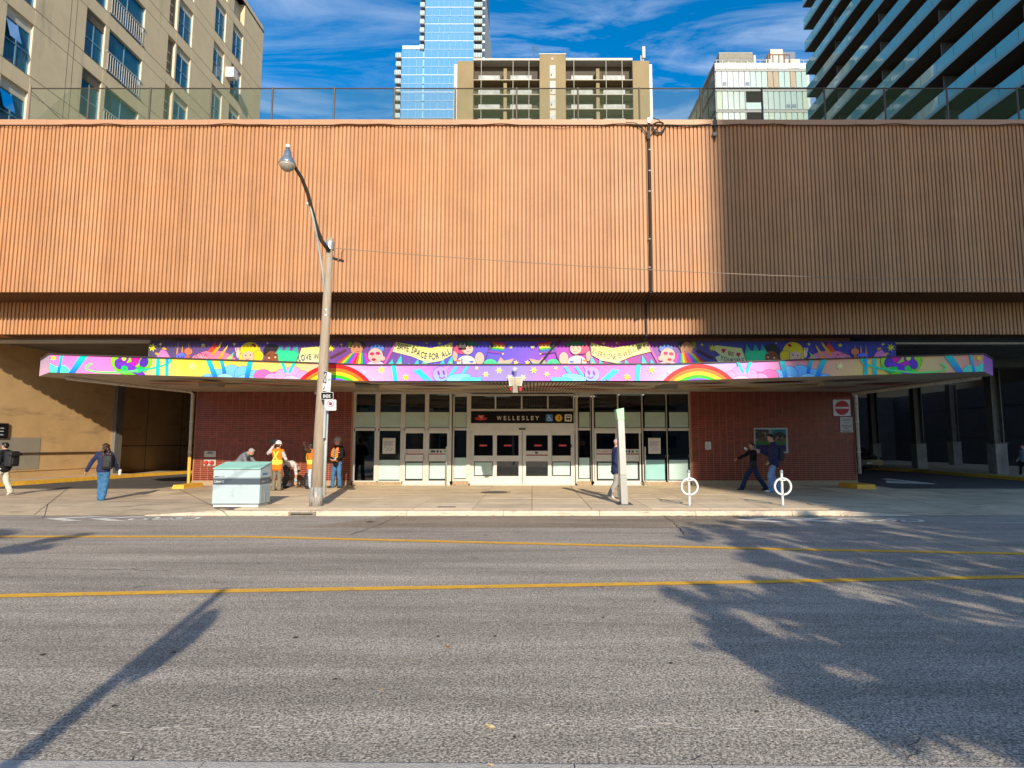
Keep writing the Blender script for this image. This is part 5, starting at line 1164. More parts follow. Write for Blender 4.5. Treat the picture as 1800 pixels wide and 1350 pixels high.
# ---- things fixed to the brick walls
yw = YF - .02
def plate(name, u0, v0, u1, v1, mat, lab, cat, th=.02):
    o = MB().pbox(u0, v0, u1, v1, yw - th, th).build(name, mat, None); WL[o.name] = o.location.copy(); return tag(o, lab, cat)
ne = plate('no_entry_sign', 1464, 702.5, 1495.5, 731, WHITEP, 'square white no entry sign with a red disc on the right brick wall', 'sign')
MB().poly(PX(disc(1480.3, 716.8, 12.6, 28), yw - .024)).build('red_disc', M('sign_red3', (.45, .015, .02), .45, var=.03), ne); MB().pbox(1468.6, 715.2, 1492, 718.4, yw - .028, .003).build('white_bar', WHITEP, ne)
tv = plate('vehicles_sign', 1476.5, 733, 1500, 760, M('sign_greywhite', (.52, .48, .42), .5, var=.05), 'small lettered TTC VEHICLES ONLY sign below the no entry sign', 'sign')
mb = MB(); 
for t_, v_, w_, h_ in (('T.T.C.', 744.6, .22, .062), ('VEHICLES', 749.8, .40, .062), ('ONLY', 754.2, .24, .062)): text3(mb, t_, onY(1488.3, v_, yw - .023), (1, 0, 0), (0, 0, 1), h_, w_, center=True, bold=.02)
for v_, w_ in ((736.5, 12), (738.6, 16), (756.5, 17), (758.2, 14)): mb.pbox(1488.3 - w_ / 2, v_, 1488.3 + w_ / 2, v_ + .7, yw - .023, .002)
mb.build('lettering', BLK, tv)
po = plate('poster_case', 1324.8, 752, 1386, 796.5, M('case_alu', (.42, .42, .41), .4, metal=.4), 'grey framed double poster case on the right brick wall behind the walking couple', 'poster case', .06)
mb = MB(); yp = yw - .064
def pq(u0, v0, u1, v1, c0, c1=None, y=yp):
    a, b = onY(u0, v0, y), onY(u1, v1, y); c1 = c1 or c0; mb._add([(a.x, y, a.z), (b.x, y, a.z), (b.x, y, b.z), (a.x, y, b.z)], [(0, 3, 2, 1)]); mb.c += [lin(c0), lin(c0), lin(c1), lin(c1)]
pq(1328, 755, 1352, 776, '5a4038', '7a5a48'); pq(1357, 755, 1382, 763, '2f8a96', '3a98a0'); pq(1357, 763, 1382, 776, '6a4438', '8a6248')
pq(1328, 776, 1352, 782, '3f8f2a'); pq(1357, 776, 1382, 782, '3f8f2a'); pq(1328, 782, 1352, 793.5, '3a2068'); pq(1357, 782, 1382, 793.5, '3a2068')
rr = random.Random(8)
for i in range(60):
    u = rr.uniform(1329, 1350) if i % 2 else rr.uniform(1358, 1380); v = rr.uniform(757 if i % 2 else 766, 774); s_ = rr.uniform(.7, 1.9); c = rr.choice(['3a2420', '8a6048', 'a07858', '4a3028', 'b89878', '5a2c24'])
    P_ = [onY(u + s_ * math.cos(t), v + s_ * math.sin(t), yp - .002 - i * .0001) for t in [k * math.pi / 3 for k in range(6)]]; mb._add(P_, [tuple(range(6))]); mb.c += [lin(c)] * 6
P_ = [onY(u, v, yp - .0015) for u, v in ((1357, 766), (1366, 759.5), (1372, 758.6), (1382, 765), (1382, 768), (1357, 768))]; mb._add(P_, [tuple(range(6))]); mb.c += [lin('4a3a38')] * 6
mb.build('posters', vcol('poster_print', .3, .5), po)
MB().pbox(1352.5, 752.5, 1356.5, 796, yw - .07, .02).build('case_divider', M('case_alu', (.4, .4, .4)), po)
MB().pbox(1327, 754.5, 1383.5, 794.5, yw - .078, .003).build('case_glass', glass('poster_glass', (1, 1, 1), .03, .97, 1.4), po)
no = plate('paper_notice', 1239.5, 776.5, 1250, 790, WHITEP, 'small white paper notice on the right brick wall beside the windows', 'notice', .006)
mb = MB(); [mb.pbox(1241, 778 + i * 1.6, 1248.5 - (i % 3), 778.7 + i * 1.6, yw - .009, .002) for i in range(7)]; mb.build('lettering', M('print_grey', (.25, .25, .26), .6), no)
n2_ = plate('wall_plate', 569.5, 770, 574.6, 783, M('plate_grey', (.36, .34, .31), .5), 'small grey metal plate on the left brick wall behind the utility pole', 'plate', .02)
tag(MB().pbox(553, 688.5, 556.5, 693, yw - .12, .1).build('security_camera', WHITEP, None), 'tiny white security camera at the top of the left brick wall', 'camera')
for u0, u1 in ((672.8, 694.6), (1139.4, 1161.6)):
    nn = MB().pbox(u0, 770, u1, 797.5, YG - .012, .005).build('window_notice', M('notice_paper', (.66, .64, .58), .5, var=.03), None); WL[nn.name] = nn.location.copy()
    tag(nn, 'white printed service notice with a yellow heading taped inside the ' + ('window nearest the utility pole' if u0 < 900 else 'teal filmed window'), 'notice')
    mb = MB(); mb.pbox(u0 + 2, 772, u0 + 11, 773.6, YG - .016, .003); mb.build('heading', M('notice_yellow', (.70, .58, .10), .5), nn)
    mb = MB(); [mb.pbox(u0 + 2, 775.4 + i * 1.75, u1 - 2 - (i * 7 % 5), 776.1 + i * 1.75, YG - .016, .003) for i in range(5)]
    [mb.pbox(u0 + 3 + (i * 5) % 13, 786 + (i % 4) * 1.9, u0 + 6 + (i * 5) % 13, 786.7 + (i % 4) * 1.9, YG - .016, .003) for i in range(9)]; mb.build('lettering', M('print_grey', (.2, .2, .2)), nn)
fc = plate('fire_connection', 358.5, 808, 378.8, 818.5, M('plate_steel', (.55, .52, .46), .4, metal=.3), 'twin red fire department connection on a pale plate low on the left brick wall', 'fire connection', .02)
for u in (363.2, 373):
    c = onY(u, 813.2, yw - .02); mb = MB(); mb.cyl(c, c + Vector((0, -.10, 0)), .085, .075, 14); mb.cyl(c + Vector((0, -.10, 0)), c + Vector((0, -.13, 0)), .05, .03, 10); mb.build('hose_cap', M('hose_red', (.52, .05, .04), .45), fc)
fp = plate('fire_plate', 359, 792.8, 379.2, 803.5, M('plate_pale', (.50, .46, .38), .5), 'blank-looking pale instruction plate above the red fire connection', 'plate', .012)
mb = MB(); mb.pbox(365, 794, 373, 795.4, yw - .016, .003); mb.pbox(362.5, 796.2, 376, 797.2, yw - .016, .003); mb.build('lettering', BLK, fp)

# ---- conduits and cable tangle on the corrugated wall
CBL = M('cable_black', (.022, .018, .015), .6)
cw = thing('wall_conduit', onY(1142, 514, YM - .1), 'dark vertical conduit with a tangle of cables down the corrugated wall', 'conduit')
yc_ = YM - .09
MB().tube([onY(1140, 214, yc_), onY(1140, 245, yc_), onY(1142.5, 380, yc_), onY(1144.5, 512, yc_)], .05, 8).build('pipe', CBL, cw)
MB().tube([onY(1144.6, 513, yc_), onY(1140, 527, YM + .5), onY(1135, 533, YL - .10), onY(1135.5, 560, YL - .10), onY(1136.5, 590, YL - .10), onY(1133, 599, YL + .3)], .045, 8).build('lower_pipe', CBL, cw)
for v in (263, 300, 336, 420, 470): MB().tube([onY(1139.8, v, yc_ - .02), onY(1144, v, yc_ - .02)], .035, 6).build('clip', STEEL, cw)
rr = random.Random(2)
for k in range(4):
    c = (1158, 224); R1, R2 = 9 + k * .8, 8.5 + k * .6; pts = [onY(c[0] + R1 * math.cos(t) + rr.uniform(-.6, .6), c[1] + R2 * math.sin(t) + rr.uniform(-.6, .6), yc_ - .02 - k * .015) for t in [2 * math.pi * q / 18 for q in range(17)]]
    MB().tube(pts, .014, 6).build('cable_coil', CBL, cw)
for pts in ([(1100, 215), (1116, 216), (1128, 222), (1137, 238)], [(1104, 218), (1122, 221), (1133, 230), (1140, 246)], [(1147, 207), (1158, 211), (1166, 219)], [(1142, 240), (1152, 228), (1160, 220)], [(1170, 219), (1210, 220.5), (1250, 218)]):
    MB().tube([onY(u, v, yc_ - .03) for u, v in pts], .016, 6).build('cable', CBL, cw)
MB().pbox(1137.5, 229, 1143.5, 244, yc_ - .08, .12).build('splice_box', CBL, cw); MB().pbox(1138.5, 207, 1144, 215, yc_ - .08, .12).build('bracket', STEEL, cw)
c2 = thing('cable_anchor', onY(1257, 245, YM - .1), 'small dark cable anchor bracket at the top of the shaded corrugated wall', 'bracket')
MB().tube([onY(1257, 208, yc_), onY(1256.5, 220, yc_), onY(1257, 240, yc_), onY(1257, 249, yc_)], [.05, .05, .03, .012], 8).build('rod', CBL, c2); MB().ell(onY(1256.5, 236, yc_ - .05), (.10, .06, .09)).build('insulator', M('insul_grey', (.2, .18, .16), .4), c2, smooth=True); MB().pbox(1253, 211, 1261, 220, yc_ - .05, .1).build('clamp', CBL, c2)
# festoon cable under the coping
pts = [onY(u, 219.6 + 1.6 * math.sin(u / 37.0) + .8 * math.sin(u / 11.0), YM - .135) for u in range(-200, 2000, 12)]
tag(MB().tube(pts, .012, 5).build('festoon_cable', CBL), 'thin black cable strung along the underside of the roof coping', 'cable')

# ---- roof fence
YFN = YM + .42
zr0, zr1 = zc1 - .12, onY(900, 155.5, YFN).z
fn = thing('roof_fence', (0, YFN, zr0), 'green chain-link fence with bronze posts along the roof edge', 'fence')
FPM = M('fence_post', (.10, .075, .058), .5, metal=.3)
us = [50, 155, 263, 371, 478, 587, 693, 800, 908, 1016, 1124, 1232, 1340, 1450, 1556, 1666, 1790, -60, 1900]
for u in us:
    x = onY(u, 190, YFN).x; big = u in (50,)
    MB().cyl((x, YFN, zr0), (x, YFN, zr1 + (.12 if big else .03)), .05 if big else .036, None, 10).build('post', M('post_tan', (.30, .22, .16), .6) if big else FPM, fn)
XF0, XF1 = onY(50, 190, YFN).x, onY(1900, 190, YFN).x
MB().cyl((XF0, YFN, zr1), (XF1, YFN, zr1), .024, None, 8).build('top_rail', FPM, fn); MB().cyl((-24, YFN, zr0 + .20), (XF1, YFN, zr0 + .20), .018, None, 8).build('bottom_rail', FPM, fn)
MB().cyl((XF0, YFN, zr1 - .05), (onY(123, 208, YFN).x, YFN, zr0 + .1), .016, None, 8).build('brace', FPM, fn)
mb = MB(); x = XF0; H = zr1 - .02 - (zr0 + .05); r_ = .0042; st_ = .062
while x < XF1:
    for s in (-1, 1):
        xa_, xb_ = x, x + s * H; z0_, z1_ = zr0 + .05, zr1 - .02
        if not (XF0 <= xb_ <= XF1):
            lim = XF0 if xb_ < XF0 else XF1; z1_ = z0_ + abs(lim - xa_); xb_ = lim
        y_ = YFN + s * .0015
        mb._add([(xa_ - r_, y_, z0_), (xa_ + r_, y_, z0_), (xb_ + r_, y_, z1_), (xb_ - r_, y_, z1_)], [(0, 1, 2, 3)])
        mb._add([(xa_, y_ - r_, z0_), (xa_, y_ + r_, z0_), (xb_, y_ + r_, z1_), (xb_, y_ - r_, z1_)], [(0, 1, 2, 3)])
    x += st_
stuff(mb.build('chain_link_mesh', M('green_wire', (.12, .21, .10), .5, var=.05), fn))

# ---- ceiling lamps of the bus lanes
for (u, v, Y, lab, e) in ((206, 612, 30, 'caged ceiling lamp above the left bus lane', 1.2), (1617, 615, 28, 'lit caged ceiling lamp above the right bus lane by the mural end', 9.0), (1772, 631, 33, 'lit caged ceiling lamp above the right bus lane by the dark panel wall', 9.0)):
    c = onY(u, v, Y); t_ = thing('ceiling_lamp', c, lab, 'lamp', None)
    MB().cyl(c + Vector((-.3, 0, .1)), Vector((c.x - .3, c.y, zlb + .06)), .02).build('hanger', BLK, t_); MB().cyl(c + Vector((.3, 0, .1)), Vector((c.x + .3, c.y, zlb + .06)), .02).build('hanger', BLK, t_)
    MB().box(c.x - .42, c.x + .42, c.y - .3, c.y + .3, c.z + .06, c.z + .22).build('housing', M('lamp_housing', (.05, .045, .04), .6), t_)
    MB().box(c.x - .36, c.x + .36, c.y - .24, c.y + .24, c.z - .02, c.z + .055).build('diffuser', emit('lamp_glow_%d' % e, (1, .88, .66), e), t_)
    mb = MB(); [mb.box(c.x - .42 + i * .084, c.x - .42 + i * .084 + .012, c.y - .3, c.y + .3, c.z - .045, c.z - .03) for i in range(11)]; mb.build('cage', BLK, t_)

# ---- pavement fittings and fallen leaves
p = g_at(871, 865.5)
mh = MB().lathe(p + Vector((0, 0, -.01)), [(.50, 0), (.50, .016), (.46, .016), (.455, .011), (.40, .011), (.395, .017), (.02, .017)], 28).build('manhole_cover', M('cast_iron', (.16, .14, .11), .6, metal=.4, var=.3, scale=12), None); tag(mh, 'round iron manhole cover in the pavement before the sliding doors', 'manhole cover')
p = onZ(541, 902.5, .02)
gr = thing('drain_grate', p, 'rusty kerb drain inlet in the gutter below the utility pole', 'drain')
MB().box(p.x - .33, p.x + .33, YK - .04, YK + .012, .004, .10).build('frame', M('grate_iron', (.26, .21, .15), .7, var=.3, scale=15), gr)
MB().box(p.x - .27, p.x + .27, YK - .046, YK - .04, .03, .062).build('slot', BLK, gr)
pa = onZ(785, 891, GZ + .004); tag(MB().box(pa.x - .23, pa.x + .23, pa.y - .07, pa.y + .1, GZ - .01, GZ + .006).build('valve_plate', M('cast_iron', (.16, .14, .11)), None), 'flat grey iron valve plate set in the brick edging', 'plate')
LEAF = M('leaf_litter', (.52, .36, .12), .7, var=.5, scale=9)
mb = MB(); rr = random.Random(21); lc = ['c9a24a', 'a8742c', '8a5a28', 'd8c070', '7a4a22', 'b89040', 'c8b878']
def leaf(x, y, z, s):
    setcol(mb, rr.choice(lc)); t = rr.uniform(0, 6.28); c_, s_ = math.cos(t), math.sin(t); w2 = s * rr.uniform(.35, .6)
    P_ = [(-s, 0, 0), (-s * .2, -w2, s * .12), (s, 0, s * rr.uniform(0, .4)), (-s * .2, w2, s * .2)]
    mb._add([(x + a_ * c_ - b_ * s_, y + a_ * s_ + b_ * c_, z + q + .004) for a_, b_, q in P_], [(0, 1, 2, 3)])
for i in range(420):
    k = rr.random(); x = rr.uniform(3.0, 7.8) if k < .72 else rr.uniform(-8, 3)
    y = YK - abs(rr.gauss(0, .09)) - .01; leaf(x, y, .005, rr.uniform(.015, .04))
for i in range(90): leaf(rr.uniform(-8.5, -6.2), YK - abs(rr.gauss(0, .1)), .005, rr.uniform(.012, .03))
for i in range(60): leaf(rr.uniform(4, 15), rr.uniform(15.3, 22), GZ + .002, rr.uniform(.02, .045))
for i in range(70): leaf(rr.uniform(-12, 14), rr.uniform(3.2, 14.3), .004, rr.uniform(.012, .035))
stuff(mb.build('fallen_leaves', vcol('leaf_colours', .8, .2, .2))); tag(bpy.data.objects['fallen_leaves'], 'scattered dry autumn leaves along the gutter and pavement', 'leaves')
for u, v, z, s_, lab in ((861, 1277, .012, .038, 'single pale yellow leaf lying on the asphalt'), (862, 1344, GN + .006, .02, 'small yellow leaf lying on the near kerb stone')):
    p = onZ(u, v, z); mb = MB(); P_ = [(-1, .55, .0), (-.55, .75, .1), (-.1, .45, .05), (.35, .1, .25), (1, -.45, .1), (.3, -.5, .0), (-.3, -.25, .1), (-.8, .1, .12)]
    mb._add([(p.x + a_ * s_, p.y + b_ * s_ * 1.3, p.z + c_ * s_) for a_, b_, c_ in P_] + [(p.x, p.y, p.z + .03 * s_)], [(i, (i + 1) % 8, 8) for i in range(8)])
    tag(mb.build('leaf', M('leaf_yellow', (.74, .56, .26), .6, var=.15, scale=40)), lab, 'leaf')

# ---- car waiting in the dark bus lane
c = Vector((17.6, 31.5, GZ)); car = thing('parked_car', c, 'dark car facing the street in the shade of the right bus lane', 'car')
CPT = M('car_paint', (.012, .013, .016), .25, var=.05, spec=.6, coat=.5)
c = Vector((21.0, 37.5, GZ)); car.location = c; WL[car.name] = c
prof = [(0, .28), (0, .62), (.12, .74), (1.0, .90), (1.15, .95), (1.75, 1.38), (2.2, 1.46), (3.2, 1.44), (3.9, 1.05), (4.3, .98), (4.45, .8), (4.45, .3)]
mb = MB(); secs = [(-.86, .72), (-.80, 1.0), (.80, 1.0), (.86, .72)]
for sx, kk in secs:
    for y_, z_ in prof: mb.v.append(c + Vector((sx * (1 if z_ < .98 else .82), y_, .02 + (z_ if kk == 1 or z_ < .7 else .7 + (z_ - .7) * (.9 if z_ > .98 else .95)))))
n = len(prof)
for s_ in range(3):
    for i in range(n): mb.f.append((s_ * n + i, s_ * n + (i + 1) % n, (s_ + 1) * n + (i + 1) % n, (s_ + 1) * n + i))
mb.f += [tuple(range(n))[::-1], tuple(range(3 * n, 4 * n))]
mb.build('body', CPT, car, fix=True)
MB()._add([c + Vector(q) for q in ((-.62, 1.155, 1.02), (.62, 1.155, 1.02), (.56, 1.68, 1.38), (-.56, 1.68, 1.38))], [(0, 1, 2, 3)]).build('windscreen', M('car_glass', (.03, .035, .04), .1, spec=.8), car)
for sx in (-1, 1):
    MB().ell(c + Vector((sx * .62, .05, .70)), (.10, .06, .05)).build('headlight', M('headlight', (.3, .3, .3), .15, spec=.8), car, smooth=True)
    for yy in (.85, 3.55):
        wh = MB().cyl(c + Vector((sx * .66, yy, .31)), c + Vector((sx * .88, yy, .31)), .31, None, 18).build('wheel', BLK, car); MB().cyl(c + Vector((sx * .885, yy, .31)), c + Vector((sx * .9, yy, .31)), .19, None, 14).build('rim', STEEL, wh)
    MB().ell(c + Vector((sx * .95, 1.35, .98)), (.10, .06, .07)).build('mirror', CPT, car)
MB().box(c.x - .15, c.x + .15, c.y - .03, c.y - .01, .50, .60).build('number_plate', M('plate_white', (.7, .7, .68), .5), car); MB().box(c.x - .5, c.x + .5, c.y - .012, c.y + .01, .34, .46).build('grille', BLK, car)
# ================================================================== PEOPLE
def remesh(mb, name, mat, parent, voxel, it=4, fold=0., fs=9.):
    me = mb.mesh(name); ob = bpy.data.objects.new('tmp', me); COL.objects.link(ob)
    m = ob.modifiers.new('r', 'REMESH'); m.mode = 'VOXEL'; m.voxel_size = voxel; m.use_smooth_shade = True
    s = ob.modifiers.new('s', 'SMOOTH'); s.iterations = it; s.factor = .5
    dg = bpy.context.evaluated_depsgraph_get(); out_ = bpy.data.meshes.new_from_object(ob.evaluated_get(dg)); out_.name = name
    bpy.data.objects.remove(ob); bpy.data.meshes.remove(me)
    if fold:
        nrm = [v.normal.copy() for v in out_.vertices]
        for v, n_ in zip(out_.vertices, nrm):
            p = v.co; d = noise.noise(Vector((p.x * fs, p.y * fs, p.z * fs * 1.9))) + .5 * noise.noise(p * fs * 2.6); v.co = p + n_ * d * fold
    for p in out_.polygons: p.use_smooth = True
    out_.materials.clear(); out_.materials.append(mat)
    return link(name, out_, parent)
def cap(mb, a, b, r0, r1, n=12):
    mb.cyl(a, b, r0, r1, n); mb.ell(a, r0, n, 8); mb.ell(b, r1, n, 8)
def rbox(name, c, size, mat, parent, rot=None, bev=.04, seg=3):
    bm = bmesh.new(); bmesh.ops.create_cube(bm, size=1); bmesh.ops.scale(bm, vec=size, verts=bm.verts)
    bmesh.ops.bevel(bm, geom=bm.edges[:], offset=bev, segments=seg, affect='EDGES', profile=.6)
    me = bpy.data.meshes.new(name); bm.to_mesh(me); bm.free()
    Mx = Matrix.Translation(c) @ (rot.to_4x4() if rot is not None else Matrix.Identity(4))
    if parent is None:
        me.transform(rot.to_4x4() if rot is not None else Matrix.Identity(4)); o = link(name, me, None, c)
    else: me.transform(Mx); o = link(name, me, parent)
    for p in me.polygons: p.use_smooth = True
    me.materials.append(mat); return o
SKIN = {k: M('skin_' + k, c, .5, var=.06, scale=20, spec=.35) for k, c in dict(pale=(.62, .36, .26), tan=(.50, .29, .19), dark=(.075, .036, .022), mid=(.44, .25, .16)).items()}
def cloth(n_, c, r_=.85): return M('cloth_' + n_, c, r_, var=.30, scale=11, bump=.25, bscale=120, spec=.2)
class Person:
    def __init__(s, u, v, vhead, yaw, label, name='person', group=None, Y=None):
        p = onZ(u, v, GZ) if Y is None else Vector((onY(u, 800, Y).x, Y, GZ))
        s.H = (onY(u, vhead, p.y).z - GZ) if vhead < 700 or vhead > 5 else vhead
        if vhead < 5: s.H = vhead
        s.p = p; a = math.radians(yaw); s.fw = Vector((math.cos(a), math.sin(a), 0)); s.rt = Vector((math.sin(a), -math.cos(a), 0))
        s.root = thing(name, p, label, 'person', group)
        s.J = dict(pel=(0, 0, .525), che=(0, .005, .715), nek=(0, .0, .835), hea=(0, .018, .928))
        for q, sx in (('l', -1), ('r', 1)):
            s.J.update({'sh' + q: (sx * .098, 0, .808), 'el' + q: (sx * .122, -.015, .635), 'wr' + q: (sx * .125, .03, .485), 'hi' + q: (sx * .05, 0, .51), 'kn' + q: (sx * .055, .012, .285), 'an' + q: (sx * .056, -.01, .045)})
        s.lookyaw = 0.; s.toe = {}
    def W(s, q): q = Vector(q) * s.H; return s.p + s.rt * q.x + s.fw * q.y + Vector((0, 0, q.z))
    def j(s, k): return s.W(s.J[k])
    def torso(s, mb, k0, k1, rs, infl=0., n=9):
        """stack of flattened ellipsoids from pelvis to neck; rs = [(k, half width, half depth)]"""
        a, b, c = s.j('pel'), s.j('che'), s.j('nek'); lat = (s.j('shr') - s.j('shl')).normalized()
        for i in range(n):
            k = k0 + (k1 - k0) * i / (n - 1)
            p = a.lerp(b, k / .6) if k < .6 else b.lerp(c, (k - .6) / .4)
            up = ((b - a) if k < .5 else (c - b) if k > .7 else (c - a)).normalized(); fwd = up.cross(lat).normalized(); la = fwd.cross(up)
            for (q0, w0, d0), (q1, w1, d1) in zip(rs, rs[1:]):
                if q0 <= k <= q1 + 1e-6: t = (k - q0) / (q1 - q0); w_, d_ = w0 + (w1 - w0) * t, d0 + (d1 - d0) * t
            R = Matrix((la, fwd, up)).transposed(); mb.ell(p, (w_ * s.H + infl, d_ * s.H + infl, .062 * s.H), 16, 8, R)
    def hand(s, mb, q, curl=.6, grip=False):
        w_, e = s.j('wr' + q), s.j('el' + q); d = (w_ - e).normalized(); sx = -1 if q == 'l' else 1
        side = s.fw - d * s.fw.dot(d); side = side.normalized() if side.length > .1 else Vector((0, 0, 1)); palm = d.cross(side) * sx
        k = s.H / 1.72; pc = w_ + d * .055 * k
        R = Matrix((side, palm, d)).transposed(); mb.ell(pc, (.040 * k, .017 * k, .052 * k), 12, 8, R); cap(mb, w_, pc, .024 * k, .022 * k, 8)
        for i, L in enumerate((.070, .080, .075, .058)):
            o = pc + side * (.028 - .019 * i) * k + d * .042 * k; m1 = o + (d * math.cos(curl * .5) + palm * -math.sin(curl * .5)) * L * .55 * k; m2 = m1 + (d * math.cos(curl * 1.5) + palm * -math.sin(curl * 1.5)) * L * .5 * k
            cap(mb, o, m1, .0095 * k, .009 * k, 8); cap(mb, m1, m2, .009 * k, .0078 * k, 8)
        t0 = pc + side * .034 * k - d * .012 * k; t1 = t0 + (side * .8 + d * .6 - palm * .25).normalized() * .036 * k; t2 = t1 + (side * .25 + d * .9 - palm * .45).normalized() * .030 * k
        cap(mb, t0, t1, .0125 * k, .0105 * k, 8); cap(mb, t1, t2, .0105 * k, .009 * k, 8)
    TORS = [(0, .088, .062), (.2, .086, .060), (.42, .078, .056), (.7, .096, .064), (.9, .092, .052), (1.0, .05, .04)]
    def headframe(s):
        a = math.radians(s.lookyaw); f = (s.fw * math.cos(a) - s.rt * math.sin(a)); up = (s.j('hea') - s.j('nek')).normalized(); up = (up + Vector((0, 0, .8))).normalized()
        if s.J['hea'][2] < s.J['nek'][2] + .04: up = (s.j('hea') - s.j('nek')).normalized()
        f = (f - up * f.dot(up)).normalized(); return f.cross(up).normalized(), f, up
    def body(s, skin, curl=.6):
        H = s.H; mb = MB(); s.torso(mb, 0, 1, s.TORS)
        cap(mb, s.j('nek') - (s.j('nek') - s.j('che')) * .1, s.j('hea') - (s.j('hea') - s.j('nek')) * .35, .036 * H, .032 * H)
        r_, f, up = s.headframe(); R = Matrix((r_, f, up)).transposed(); c = s.j('hea')
        mb.ell(c + up * .012 * H, (.046 * H, .056 * H, .056 * H), 16, 12, R); mb.ell(c - up * .026 * H + f * .014 * H, (.036 * H, .040 * H, .042 * H), 14, 10, R)
        mb.ell(c + f * .058 * H - up * .008 * H, (.008 * H, .011 * H, .014 * H), 8, 6, R); mb.ell(c + f * .052 * H - up * .034 * H, (.016 * H, .007 * H, .006 * H), 8, 6, R)
        for sx in (-1, 1): mb.ell(c + r_ * sx * .047 * H - up * .006 * H - f * .004 * H, (.007 * H, .014 * H, .019 * H), 8, 6, R)
        for q in 'lr':
            cap(mb, s.j('sh' + q), s.j('el' + q), .030 * H, .024 * H); cap(mb, s.j('el' + q), s.j('wr' + q), .024 * H, .0155 * H); s.hand(mb, q, curl)
            cap(mb, s.j('hi' + q), s.j('kn' + q), .046 * H, .031 * H); cap(mb, s.j('kn' + q), s.j('an' + q), .031 * H, .021 * H); 
        s.bodyo = remesh(mb, 'body', SKIN[skin], s.root, .0098, 2)
        ey = MB()
        for sx in (-1, 1): ey.ell(c + r_ * sx * .018 * H + f * .0515 * H + up * .004 * H, (.0065 * H, .004 * H, .0035 * H), 8, 6, R)
        ey.build('eyes', M('eye_dark', (.02, .015, .012), .3), s.root)
    def top(s, mat, name='jumper', infl=.018, sleeve=1., hem=-.12, cuff=.030, loose=0., fold=.014):
        H = s.H; mb = MB(); s.torso(mb, hem, .93, [(-.3, .092 + loose, .068 + loose)] + [(a, b + loose * (1 - a), c + loose * (1 - a)) for a, b, c in s.TORS], infl, 11)
        for q in 'lr':
            mb.ell(s.j('sh' + q), .042 * H, 12, 8); cap(mb, s.j('sh' + q), s.j('el' + q), .040 * H + loose * .4, .034 * H + loose * .3)
            if sleeve > .6: cap(mb, s.j('el' + q), s.j('el' + q).lerp(s.j('wr' + q), sleeve), .034 * H + loose * .3, cuff * H)
        return remesh(mb, name, mat, s.root, .015, 3, fold)
    def trousers(s, mat, name='trousers', wide=.0, fold=.017):
        H = s.H; mb = MB(); s.torso(mb, -.12, .2, [(-.3, .085, .062), (0, .09, .064), (.3, .082, .06)], .012, 5)
        for q in 'lr':
            cap(mb, s.j('hi' + q), s.j('kn' + q), .054 * H, .041 * H + wide * .6); k = s.j('an' + q) - Vector((0, 0, .012 * H)); cap(mb, s.j('kn' + q), k, .041 * H + wide * .6, .034 * H + wide)
        return remesh(mb, name, mat, s.root, .015, 3, fold)
    def shoes(s, mat, sole=None, L=.075):
        H = s.H
        for q in 'lr':
            an = s.j('an' + q); td = s.toe.get(q, (0, 1, -.25)); d = (s.rt * td[0] + s.fw * td[1] + Vector((0, 0, td[2]))).normalized()
            flat = Vector((d.x, d.y, 0)); lat = flat.cross(Vector((0, 0, 1))).normalized(); up = lat.cross(d)
            if td[2] == -.25: d = flat.normalized(); up = Vector((0, 0, 1))
            c = an + d * .042 * H - up * .024 * H; R = Matrix((lat, d, up)).transposed(); mb = MB()
            mb.ell(c, (.028 * H, L * H, .019 * H), 14, 8, R); mb.ell(an - up * .008 * H, (.027 * H, .036 * H, .032 * H), 12, 8, R)
            so_ = remesh(mb, 'shoe', mat, s.root, .012, 2)
            if sole: MB().ell(c - up * .012 * H, (.030 * H, (L + .003) * H, .010 * H), 14, 6, R).build('sole', sole, so_, smooth=True)
    def hair(s, mat, kind='short', seed=1):
        H = s.H; r_, f, up = s.headframe(); R = Matrix((r_, f, up)).transposed(); c = s.j('hea'); mb = MB(); rr_ = random.Random(seed)
        
        if kind != 'none': mb.ell(c + up * .022 * H - f * .010 * H, (.052 * H, .056 * H, .052 * H), 14, 10, R)
        mb.ell(c + up * .002 * H - f * .030 * H, (.047 * H, .034 * H, .050 * H), 12, 8, R)
        if kind == 'short': mb.ell(c + up * .055 * H + f * .026 * H, (.040 * H, .026 * H, .018 * H), 10, 6, R)
        if kind == 'bun': mb.ell(c + up * .015 * H - f * .062 * H, (.030 * H, .034 * H, .034 * H), 10, 8, R); mb.ell(c - up * .03 * H - f * .05 * H, (.03 * H, .025 * H, .04 * H), 10, 8, R)
        if kind == 'curly':
            for i in range(150):
                t = rr_.random(); w_ = .045 + .045 * t; th = rr_.uniform(0, 6.28)
                p = c + up * (.04 - .215 * t) * H - f * (.040 + .075 * t) * H + r_ * math.cos(th) * w_ * H * rr_.uniform(.5, 1) - f * math.sin(th) * .03 * H
                mb.ell(p, (rr_.uniform(.011, .019) * H,) * 3, 7, 5)
        return remesh(mb, 'hair', mat, s.root, .012 if kind != 'curly' else .011, 1 if kind == 'curly' else 2, .004 if kind != 'curly' else .0, 30)
    def hardhat(s, mat):
        H = s.H; r_, f, up = s.headframe(); R = Matrix((r_, f, up)).transposed(); c = s.j('hea') + up * .030 * H; mb = MB()
        prof = [(1.22, 1.34, -.006), (1.24, 1.36, .0), (1.10, 1.12, .006), (1.06, 1.08, .025), (.95, .97, .045), (.72, .75, .062), (.35, .36, .071), (.02, .02, .073)]
        n = 24
        for a, b, z in prof: mb.v += [c + R @ Vector((.056 * H * a * math.cos(2 * math.pi * i / n), .062 * H * b * math.sin(2 * math.pi * i / n) + (.012 * H if z < .004 and math.sin(2 * math.pi * i / n) > .3 else 0), z * H)) for i in range(n)]
